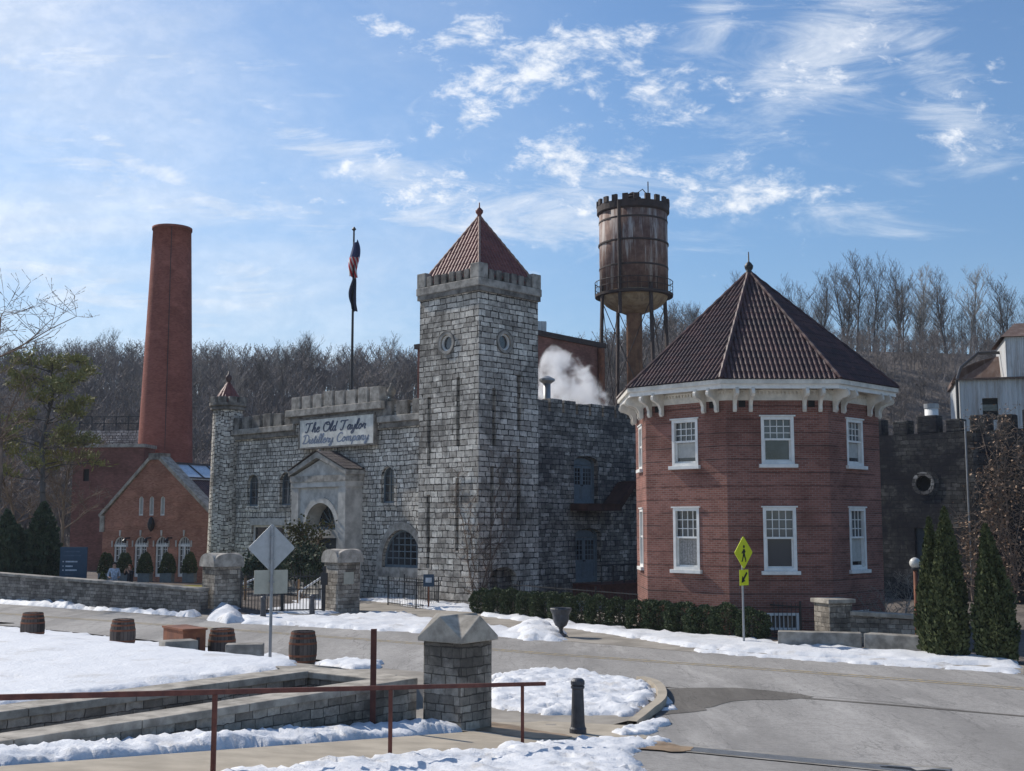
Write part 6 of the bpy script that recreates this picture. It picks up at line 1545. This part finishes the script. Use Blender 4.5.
columnar(1000, 664, 526, 34.6, 39, 'broad pointed cypress at the right edge, apart from the touching pair', -.25, 15000, 5, leaf=.11)
columnar(40, 590, 504, 63, 44, 'shaggy dark cedar left of the navy information board', 0, 7000, 6, CEDAR, 'cedar_tree', .9, .24)
columnar(4, 592, 512, 62, 34, 'dark cedar cut by the left edge of the photo', 0, 6000, 7, CEDAR, 'cedar_tree', .9, .24)
columnar(16, 588, 527, 66, 30, 'smaller dark cedar standing between the two shaggy cedars', 0, 5000, 8, CEDAR, 'cedar_tree', .9, .24)
# topiary in planters before the gabled building
for u_, lab in ((105.5, 'clipped topiary in a planter at the left corner of the gabled building'), (124, 'clipped topiary in a planter between the first and second arched windows from the left'), (145, 'clipped topiary in a planter between the second and third arched windows from the left'), (167, 'clipped topiary in a planter between the third and fourth arched windows from the left'), (189.5, 'clipped topiary in a planter beside the arched window nearest the round turret')):
    q = at(u_, 580, 77.0); q.z = .22; e = empty('potted_topiary', q, lab, 'topiary', 'potted topiaries before the arched windows')
    MB().box((q.x, q.y, .1), (.75,.75,.60)).build('planter', STEELBLUE, e, bevel=.02)
    V_, F_ = bush_mesh(.46, .46, .62, 4200, .10, int(u_)); V_[:,2] += .68; tt_ = np.clip((V_[:,2]-.7)/1.3, 0, 1); V_[:,:2] *= (1.05-.55*tt_)[:,None]; np_obj('foliage', V_ + np.array((q.x, q.y, 0)), F_, YEW, e)
q = at(102.5, 585, 60); q.z = .28; e = empty('small_cone_shrub', q, 'small clipped cone shrub behind the wall beside the two people', 'shrub'); V_, F_ = bush_mesh(.35, .35, .55, 1200, .09, 77); tt_ = np.clip(V_[:,2]/1.1, 0, 1); V_[:,:2] *= (1.1-.7*tt_)[:,None]; np_obj('foliage', V_ + np.array(q), F_, ARBOR, e); MB().tube([q, q+Vector((0,0,.6))], .04, 5).build('stem', BARK_B, e, uv=False)
# bare shrubs by the portal, vine, brush
def bare_plant(name, label, cat, p, h, spread, seed, mat, stems=5, leafmat=None, nl=0, group=None, ls=.09, thick=.03):
    rg = random.Random(seed); segs = []; tw = []; e = empty(name, p, label, cat, group)
    for i in range(stems):
        d = Vector((rg.uniform(-1,1)*spread, rg.uniform(-1,1)*spread, 1)).normalized(); grow(segs, tw, Vector(p) + Vector((rg.uniform(-.2,.2), rg.uniform(-.2,.2), -.05)), d, h*rg.uniform(.7,1), thick, 0, rg, 2, .1, .22, .7, (3,3,2))
    V_, F_ = tubes_np(segs, 4); np_obj('stem', V_, F_, mat, e); V_, F_ = tubes_np(tw, 3); np_obj('twigs', V_, F_, mat, e)
    if leafmat:
        rs = np.random.RandomState(seed); B_ = np.array([t[1] for t in tw]); C = B_[rs.randint(0, len(B_), nl)] + rs.normal(size=(nl,3))*.14; V_, F_ = leaves(C, rs.normal(size=(nl,3)), ls, .5, rs); np_obj('leaves', V_, F_, leafmat, e)
    return e
q = FP.pt(aP0-.6, 0, .6); bare_plant('porch_shrub', 'tall dark evergreen shrub left of the castle portal arch', 'shrub', q, 2.5, .35, 21, BARK_B, 5, CEDAR, 1300, 'shrubs around the portal', .16)
q = FP.pt((aP0+aP1)/2+.3, .8, 1.2); bare_plant('porch_shrub', 'olive green leafy shrub rising in front of the castle portal arch', 'shrub', q, 3.4, .25, 22, BARK_B, 4, leaf_mat('olive_leaves', (.05,.05,.018), (.13,.12,.04)), 900, 'shrubs around the portal', .14)
q = FP.pt(aP0+.9, 0, 2.6); bare_plant('porch_shrub', 'low bushy evergreen shrub below the portal steps behind the gates', 'shrub', q, 2.0, .8, 23, BARK_B, 7, CEDAR, 2400, 'shrubs around the portal', .15)
q = FP.pt(aP1-.4, 0, 2.4); bare_plant('porch_shrub', 'dark evergreen shrub right of the portal steps near the notice pillar', 'shrub', q, 2.6, .5, 24, BARK_B, 6, CEDAR, 2200, 'shrubs around the portal', .15)
q = at(895, 625, 42.5); q.z = 0; bare_plant('bare_bush', 'pale leafless bush in the corner between octagonal house and blackened wall', 'bush', q, 2.2, .9, 31, BARK_P, 6, thick=.03)
def vine(label, F, pts, seed, nl, leafmat, spread, o=.08, stemr=.03, cat='vine'):
    rg = random.Random(seed); segs = []; tw = []
    for (a, z, aa, zz, r) in pts:
        p = Vector((a, z)); n = 9
        for i in range(n):
            q = Vector((a + (aa-a)*(i+1)/n + rg.uniform(-.25,.25), z + (zz-z)*(i+1)/n)); segs.append((tuple(F.pt(p.x, p.y, o)), tuple(F.pt(q.x, q.y, o)), r*(1-.08*i), r*(1-.08*(i+1))))
            for k in range(4):
                s = Vector((q.x + rg.uniform(-spread,spread), q.y + rg.uniform(-.3,.9)*spread)); m_ = (q+s)/2 + Vector((rg.uniform(-.1,.1), rg.uniform(-.1,.1))); tw.append((tuple(F.pt(q.x,q.y,o)), tuple(F.pt(m_.x,m_.y,o+.05)), .012, .01)); tw.append((tuple(F.pt(m_.x,m_.y,o+.05)), tuple(F.pt(s.x,s.y,o+.02)), .01, .006))
                for kk in range(2): s2 = s + Vector((rg.uniform(-.5,.5), rg.uniform(-.3,.5)))*spread; tw.append((tuple(F.pt(s.x,s.y,o+.02)), tuple(F.pt(s2.x,s2.y,o+rg.uniform(0,.15))), .009, .005))
            p = q
    L = F.pt(pts[0][0], 0, o); e = empty('climbing_vine', L, label, cat); V_, F_ = tubes_np(segs, 5); np_obj('stem', V_, F_, BARK_B, e); V_, F_ = tubes_np(tw, 3); np_obj('twigs', V_, F_, TWIG_T if nl else BARK_B, e)
    if nl:
        rs = np.random.RandomState(seed); B_ = np.array([t[1] for t in tw]); C = B_[rs.randint(0, len(B_), nl)] + rs.normal(size=(nl,3))*.22; V_, F_ = leaves(C, rs.normal(size=(nl,3))+np.array([0,0,-.6]), .12, .5, rs); np_obj('leaves', V_, F_, leafmat, e)
vp = []
rv = random.Random(5)
for i in range(16):
    u_ = rv.uniform(972, 1040); a, z = FW.px(u_, 600); vt = rv.uniform(415, 480) if u_ > 985 else rv.uniform(470, 540); a2, z2 = FW.px(u_ + rv.uniform(-18, 22), vt); vp.append((a, 0, a2, z2, .05))
vine('wild brown leaved creeper smothering the blackened wall at the right', FW, vp, 8, 2200, DEADLEAF, .8, .15)
a, z = FL.px(476, 600); a2, z2 = FL.px(456, 477); vine('thin bare creeper climbing the front of the tower near its corner', FL, [(a, 0, a2, z2, .035), (a, 0, FL.px(470, 500)[0], FL.px(470, 500)[1], .025)], 9, 0, None, .9, .03)
a2, z2 = FR.px(500, 470); a, z = FR.px(482, 600); vine('dark bare creeper on the shaded right side of the tower', FR, [(a, 0, FR.px(487,540)[0], FR.px(487,540)[1], .035), (a, 0, a2, z2, .03), (a, 0, FR.px(516,470)[0], FR.px(516,470)[1], .03)], 10, 0, None, 1.0, .03)
# pine on the left
def pine(label, p, h, seed):
    rg = random.Random(seed); segs = []; tw = []; e = empty('pine_tree', p, label, 'tree'); top = Vector(p) + Vector((.6,0,h)); n = 10; pts = [Vector(p).lerp(top, i/n) + Vector((rg.uniform(-.25,.25), rg.uniform(-.25,.25), 0)) for i in range(n+1)]
    for i in range(n): segs.append((tuple(pts[i]), tuple(pts[i+1]), .26*(1-.85*i/n), .26*(1-.85*(i+1)/n)))
    ends = []
    for i in range(34):
        t = rg.uniform(.42, .98); b = Vector(p).lerp(top, t); an = rg.uniform(0, 2*math.pi); L = (1-t*.55)*rg.uniform(2.0, 4.6); d = Vector((math.cos(an), math.sin(an), rg.uniform(-.05,.55))).normalized(); q = b
        for k in range(6):
            d = (d + Vector((rg.uniform(-1,1), rg.uniform(-1,1), rg.uniform(-.8,.6)))*.22).normalized(); q2 = q + d*L/6; tw.append((tuple(q), tuple(q2), .075*(1-.15*k)*(1-.4*t), .075*(1-.15*(k+1))*(1-.4*t)))
            if k > 1:
                for s in range(3):
                    dd = (d + Vector((rg.uniform(-1,1), rg.uniform(-1,1), rg.uniform(-.2,.7)))*.9).normalized(); q3 = q2 + dd*rg.uniform(.35,.9); tw.append((tuple(q2), tuple(q3), .022, .008)); ends.append(tuple(q3)); 
            q = q2
        ends.append(tuple(q))
    V_, F_ = tubes_np(segs, 8); np_obj('trunk', V_, F_, BARK, e); V_, F_ = tubes_np(tw, 4); np_obj('branches', V_, F_, BARK, e)
    rs = np.random.RandomState(seed); E_ = np.array(ends); keep = E_[rs.uniform(size=len(E_)) < .65]; k = 32; C = np.repeat(keep, k, 0) + rs.normal(size=(len(keep)*k, 3))*np.array([.22,.22,.07]); V_, F_ = leaves(C, rs.normal(size=C.shape)+np.array([0,0,.9]), .34, .11, rs); np_obj('needles', V_, F_, PINE, e)
q = at(33, 585, 72); q.z = 0; pine('open crowned olive green pine left of the chimney', q, at(33, 352, 72).z, 4)
q = at(-14, 585, 66); q.z = 0
# ------------------------------------------------------------------ bare trees
def bare_mesh(seed, h=12.0, r=.17, nmax=3, kids=(4,3,3), spread=.62, up=.30):
    rg = random.Random(seed); segs = []; tw = []; grow(segs, tw, Vector((0,0,-.3)), Vector((rg.uniform(-.08,.08), rg.uniform(-.08,.08), 1)), h*.92, r, 0, rg, nmax, up, .075, spread, kids)
    return tubes_np(segs, 5), tubes_np(tw, 3)
def mk(V, F, nm, mat):
    o = np_obj(nm, V, F, mat); me = o.data; bpy.data.objects.remove(o); return me
TREES = []; RMIN = .022
for i in range(9):
    (V1, F1_), (V2, F2_) = bare_mesh(100+i, 12.0, .20, 3, (6,5,3), .64, .30); TREES.append((V1, F1_, V2, F2_))
def hero_tree(name, label, p, h, seed, mat, r=.22, spread=.7, up=.15, kids=(4,4,3), lean=(0,0)):
    global RMIN; RMIN = .016
    rg = random.Random(seed); segs = []; tw = []; grow(segs, tw, Vector(p)+Vector((0,0,-.2)), Vector((lean[0], lean[1], 1)).normalized(), h, r, 0, rg, 3, up, .14, spread, kids)
    e = empty(name, p, label, 'tree'); V_, F_ = tubes_np(segs, 7); np_obj('trunk', V_, F_, mat, e); V_, F_ = tubes_np(tw, 4); np_obj('crown', V_, F_, mat, e); return e
q = at(-22, 590, 64); q.z = 0; hero_tree('bare_tree', 'large bare tree leaning in from the left edge of the photo', q, 15.0, 61, BARK_B, .24, .8, .10, (6,5,4), lean=(.22,0))
q = at(60, 585, 74); q.z = 0; hero_tree('bare_tree', 'brownish bare tree in front of the plain brick block, behind the cedars', q, 8.5, 62, BARK_B, .12, .75, .12, (6,5,4))
q = at(20, 585, 76); q.z = 0; hero_tree('bare_tree', 'tangled brown bare tree below the pine, behind the cedars', q, 9.5, 63, BARK_B, .13, .8, .10, (7,5,4))
# hillside woods: the nearest or tallest as single trees, the rest as one mass of saplings
rg = random.Random(77); pick = []
tmesh = [(mk(a, b, 'trunk', BARK), mk(c, d, 'crown', BARK), mk(a, b, 'trunk', BARK_P), mk(c, d, 'crown', BARK_P)) for a, b, c, d in TREES]
def plantable(a, y):
    return True
cand = []
for i in range(3200):
    a = rg.uniform(-.50, .52) if rg.random() < .62 else rg.uniform(.10, .52); k = smooth((a+.02)/.30); d0 = 108*(1-k)+84*k; d1 = 235*(1-k)+150*k
    f = rg.random()**.55; y = d0 + (d1+12-d0)*(.30+.70*f) if k < .6 else d0 + (d1+14-d0)*(.78+.22*rg.random()); x = a*y
    if -.30 < a < -.02 and y < 150 and rg.random() < .6: continue
    cand.append((x, y))
ids = []
for x, y in cand:
    if all((x-p[0])**2 + (y-p[1])**2 > 2.6**2 for p in ids): ids.append((x, y))
    if len(ids) >= 292: break
for i, (x, y) in enumerate(ids):
    v = rg.randrange(9); pale = rg.random() < (.35 if x/y < 0 else .12); mt = tmesh[v]
    right = x/y > .13
    e = bpy.data.objects.new('bare_tree', None); COL.objects.link(e); e.location = (x, y, hill(x, y)-.3); sc_ = rg.choice((.7,.85,1.0,1.0,1.15,1.3))*rg.uniform(.9, 1.1)*(.66 if right else .62); e.scale = (sc_*.95, sc_*.95, sc_); e.rotation_euler = (0, 0, rg.uniform(0, 6.28))
    for j, nm in ((0, 'trunk'), (1, 'crown')):
        o = bpy.data.objects.new(nm, mt[j+(2 if pale else 0)]); COL.objects.link(o); o.parent = e
    if pale: tag(e, 'pale barked leafless tree on the wooded hillside', 'tree', 'pale bare trees of the hillside wood')
    elif right: tag(e, 'dark leafless tree on the hill ridge right of the water tower', 'tree', 'dark bare trees of the right hand ridge')
    else: tag(e, 'dark leafless tree on the hillside left of the water tower', 'tree', 'dark bare trees of the left hand hillside')
# undergrowth and far saplings
small = []; RMIN = .035
for s in range(5):
    (V1, F1_), (V2, F2_) = bare_mesh(300+s, 6.0, .085, 2, (4,3,2), .7, .25); small.append((np.concatenate([V1]), F1_, V2, F2_))
rs = np.random.RandomState(9); VV = []; FF_ = []; nb = 0
for i in range(5200):
    a = rs.uniform(-.50, .54); k = smooth((a+.02)/.30); d0 = 108*(1-k)+84*k; d1 = 235*(1-k)+150*k
    y = d0 + (d1+6-d0)*rs.uniform(.02, 1.0); x = a*y; V1, F1_, V2, F2_ = small[rs.randint(5)]
    sc_ = rs.uniform(.5, 1.15)*(.60 if k > .6 and y < d0+(d1-d0)*.75 else .45 if k > .6 else 1.35); c, s_ = math.cos(i), math.sin(i); Rm = np.array([[c,-s_,0],[s_,c,0],[0,0,1]])
    for V_, F_ in ((V1, F1_), (V2, F2_)):
        VV.append(V_@Rm.T*sc_ + np.array([x, y, hill(x, y)-.3])); FF_.append(F_+nb); nb += len(V_)
o = np_obj('hillside_undergrowth', np.concatenate(VV), np.concatenate(FF_), BRUSH); o['kind'] = 'stuff'
# ================================================================== HAZE
q = newmat('haze_air'); q.t.nodes.remove(q.b); out = [x for x in q.t.nodes if x.type == 'OUTPUT_MATERIAL'][0]
q.t.links.new(q.n('ShaderNodeVolumePrincipled', {'Color': (.80,.86,.95,1), 'Density': .0002, 'Anisotropy': .0}).outputs[0], out.inputs['Volume'])
hz = MB().hexa([(-960,-120,-1.6), (1020,-120,-1.6), (1020,1700,-1.6), (-960,1700,-1.6), (-960,-120,52), (1020,-120,52), (1020,1700,52), (-960,1700,52)]).build('haze', q.m, uv=False); hz['kind'] = 'stuff'
# ================================================================== PEOPLE behind the estate wall
def person(p, h, facing, label, top, hair, arms, hairlong=False):
    e = empty('person', p, label, 'person', ); s = h/1.75; Rm = Matrix.Rotation(facing, 3, 'Z')
    J = {'pel':(0,0,.95), 'sp':(0,.01,1.15), 'ch':(0,.0,1.36), 'nk':(0,-.01,1.50), 'hd':(0,-.03,1.60), 'ht':(0,-.03,1.70),
         'shl':(.19,0,1.43), 'shr':(-.19,0,1.43), 'hpl':(.10,0,.92), 'hpr':(-.10,0,.92), 'knl':(.11,-.03,.50), 'knr':(-.11,.05,.50), 'anl':(.11,.02,.09), 'anr':(-.11,.10,.09), 'tol':(.12,-.15,.04), 'tor':(-.12,-.07,.04)}
    J.update(arms); rad = {'pel':.15,'sp':.135,'ch':.155,'nk':.058,'hd':.092,'ht':.075,'shl':.065,'shr':.065,'hpl':.10,'hpr':.10,'knl':.062,'knr':.062,'anl':.042,'anr':.042,'tol':.035,'tor':.035,'ell':.046,'elr':.046,'wrl':.031,'wrr':.031,'hal':.034,'har':.034}
    E_ = [('pel','sp'),('sp','ch'),('ch','nk'),('nk','hd'),('hd','ht'),('ch','shl'),('shl','ell'),('ell','wrl'),('wrl','hal'),('ch','shr'),('shr','elr'),('elr','wrr'),('wrr','har'),('pel','hpl'),('hpl','knl'),('knl','anl'),('anl','tol'),('pel','hpr'),('hpr','knr'),('knr','anr'),('anr','tor')]
    ks = list(J); me = bpy.data.meshes.new('body'); me.from_pydata([tuple(Rm @ Vector(J[k])*s) for k in ks], [(ks.index(a), ks.index(b)) for a, b in E_], [])
    o = bpy.data.objects.new('body', me); COL.objects.link(o); md = o.modifiers.new('skin', 'SKIN'); 
    for i, k in enumerate(ks): me.skin_vertices[0].data[i].radius = (rad[k]*s, rad[k]*s); me.skin_vertices[0].data[i].use_root = (k == 'pel')
    o.modifiers.new('sub', 'SUBSURF').levels = 2; bpy.context.view_layer.update(); nm = bpy.data.meshes.new_from_object(o.evaluated_get(bpy.context.evaluated_depsgraph_get())); o.modifiers.clear(); o.data = nm
    nm.materials.clear()
    for m_ in (SKIN, top, JEANS): nm.materials.append(m_)
    for f in nm.polygons:
        c = Rm.inverted() @ (f.center/s); f.material_index = 2 if c.z < .93 else 1 if (c.z < 1.485 and not (c.xy.length > .2 and (c - Vector(J['wrl'])).length < .11 or (c - Vector(J['wrr'])).length < .11)) else 0; f.use_smooth = True
    o.parent = e; LOC[o.name] = Vector(p)
    hc = Vector((0,-.03,1.66)); m = MB()
    for i in range(9):
        pass
    W_ = lambda v: Vector(p) + Rm @ Vector(v)*s
    bm = bmesh.new(); bmesh.ops.create_uvsphere(bm, u_segments=16, v_segments=10, radius=1.0)
    vs = []
    for v in bm.verts:
        c = Vector((v.co.x*.102, v.co.y*.118, v.co.z*.125)); 
        if v.co.y < -.25 and v.co.z < .45: c.y = max(c.y, -.02)
        if v.co.z < -.1: c.z = max(c.z, -.30 if hairlong else -.05)*(1.9 if hairlong else 1)
        vs.append(W_((c.x, c.y-.02, c.z+1.655)))
    mesh_obj('hair', vs, [tuple(v.index for v in f.verts) for f in bm.faces], hair, e, smooth=True, fix=False, uv=False); bm.free()
    for x in (-.035, .035): MB().lathe([(.003,-.012), (.014,0), (.003,.012)], W_((x,-.122,1.635)), 8).build('eye', EYE, e, uv=False)
    MB().hexa([W_(v) for v in ((-.014,-.118,1.585), (.014,-.118,1.585), (.010,-.100,1.585), (-.010,-.100,1.585), (-.006,-.122,1.63), (.006,-.122,1.63), (.006,-.10,1.63), (-.006,-.10,1.63))]).build('nose', SKIN, e, uv=False)
    # hands: palm, four fingers and a thumb each
    for sd, w_, hh in ((1, 'wrl', 'hal'), (-1, 'wrr', 'har')):
        a, b = Vector(J[w_]), Vector(J[hh]); d = (b-a).normalized(); side = d.cross(Vector((0,1,0))); side = side.normalized() if side.length > .1 else Vector((1,0,0)); nn = d.cross(side)
        m = MB()
        for k in range(4):
            r0 = b + side*(.021*(k-1.5)); L = (.062,.072,.068,.052)[k]; m.tube([W_(r0), W_(r0+d*L*.5+nn*.008), W_(r0+d*L*.8+nn*.03)], [.0095*s,.009*s,.007*s], 6)
        r0 = b - d*.03 + side*.035*sd; m.tube([W_(r0), W_(r0+side*.03*sd+d*.03), W_(r0+side*.03*sd+d*.06+nn*.012)], [.011*s,.010*s,.008*s], 6); m.build('fingers', SKIN, e, smooth=True, uv=False)
    return e
q = at(113.5, 590, 56.6); q.z = .28
person(q, 1.74, R(25), 'man with short dark hair in a pale blue checked shirt behind the wall', SHIRT, HAIR_D, {'ell':(.26,.02,1.16), 'wrl':(.20,-.18,1.06), 'hal':(.14,-.25,1.07), 'elr':(-.27,.04,1.16), 'wrr':(-.22,-.16,1.05), 'har':(-.16,-.23,1.06)})
q = at(129.5, 592, 56.2); q.z = .27
person(q, 1.66, R(-35), 'woman with auburn hair in a black top, hands raised to her face', BLKTOP, HAIR_R, {'ell':(.27,-.12,1.25), 'wrl':(.12,-.24,1.45), 'hal':(.08,-.23,1.53), 'elr':(-.27,-.12,1.25), 'wrr':(-.12,-.24,1.44), 'har':(-.07,-.23,1.52)}, True)
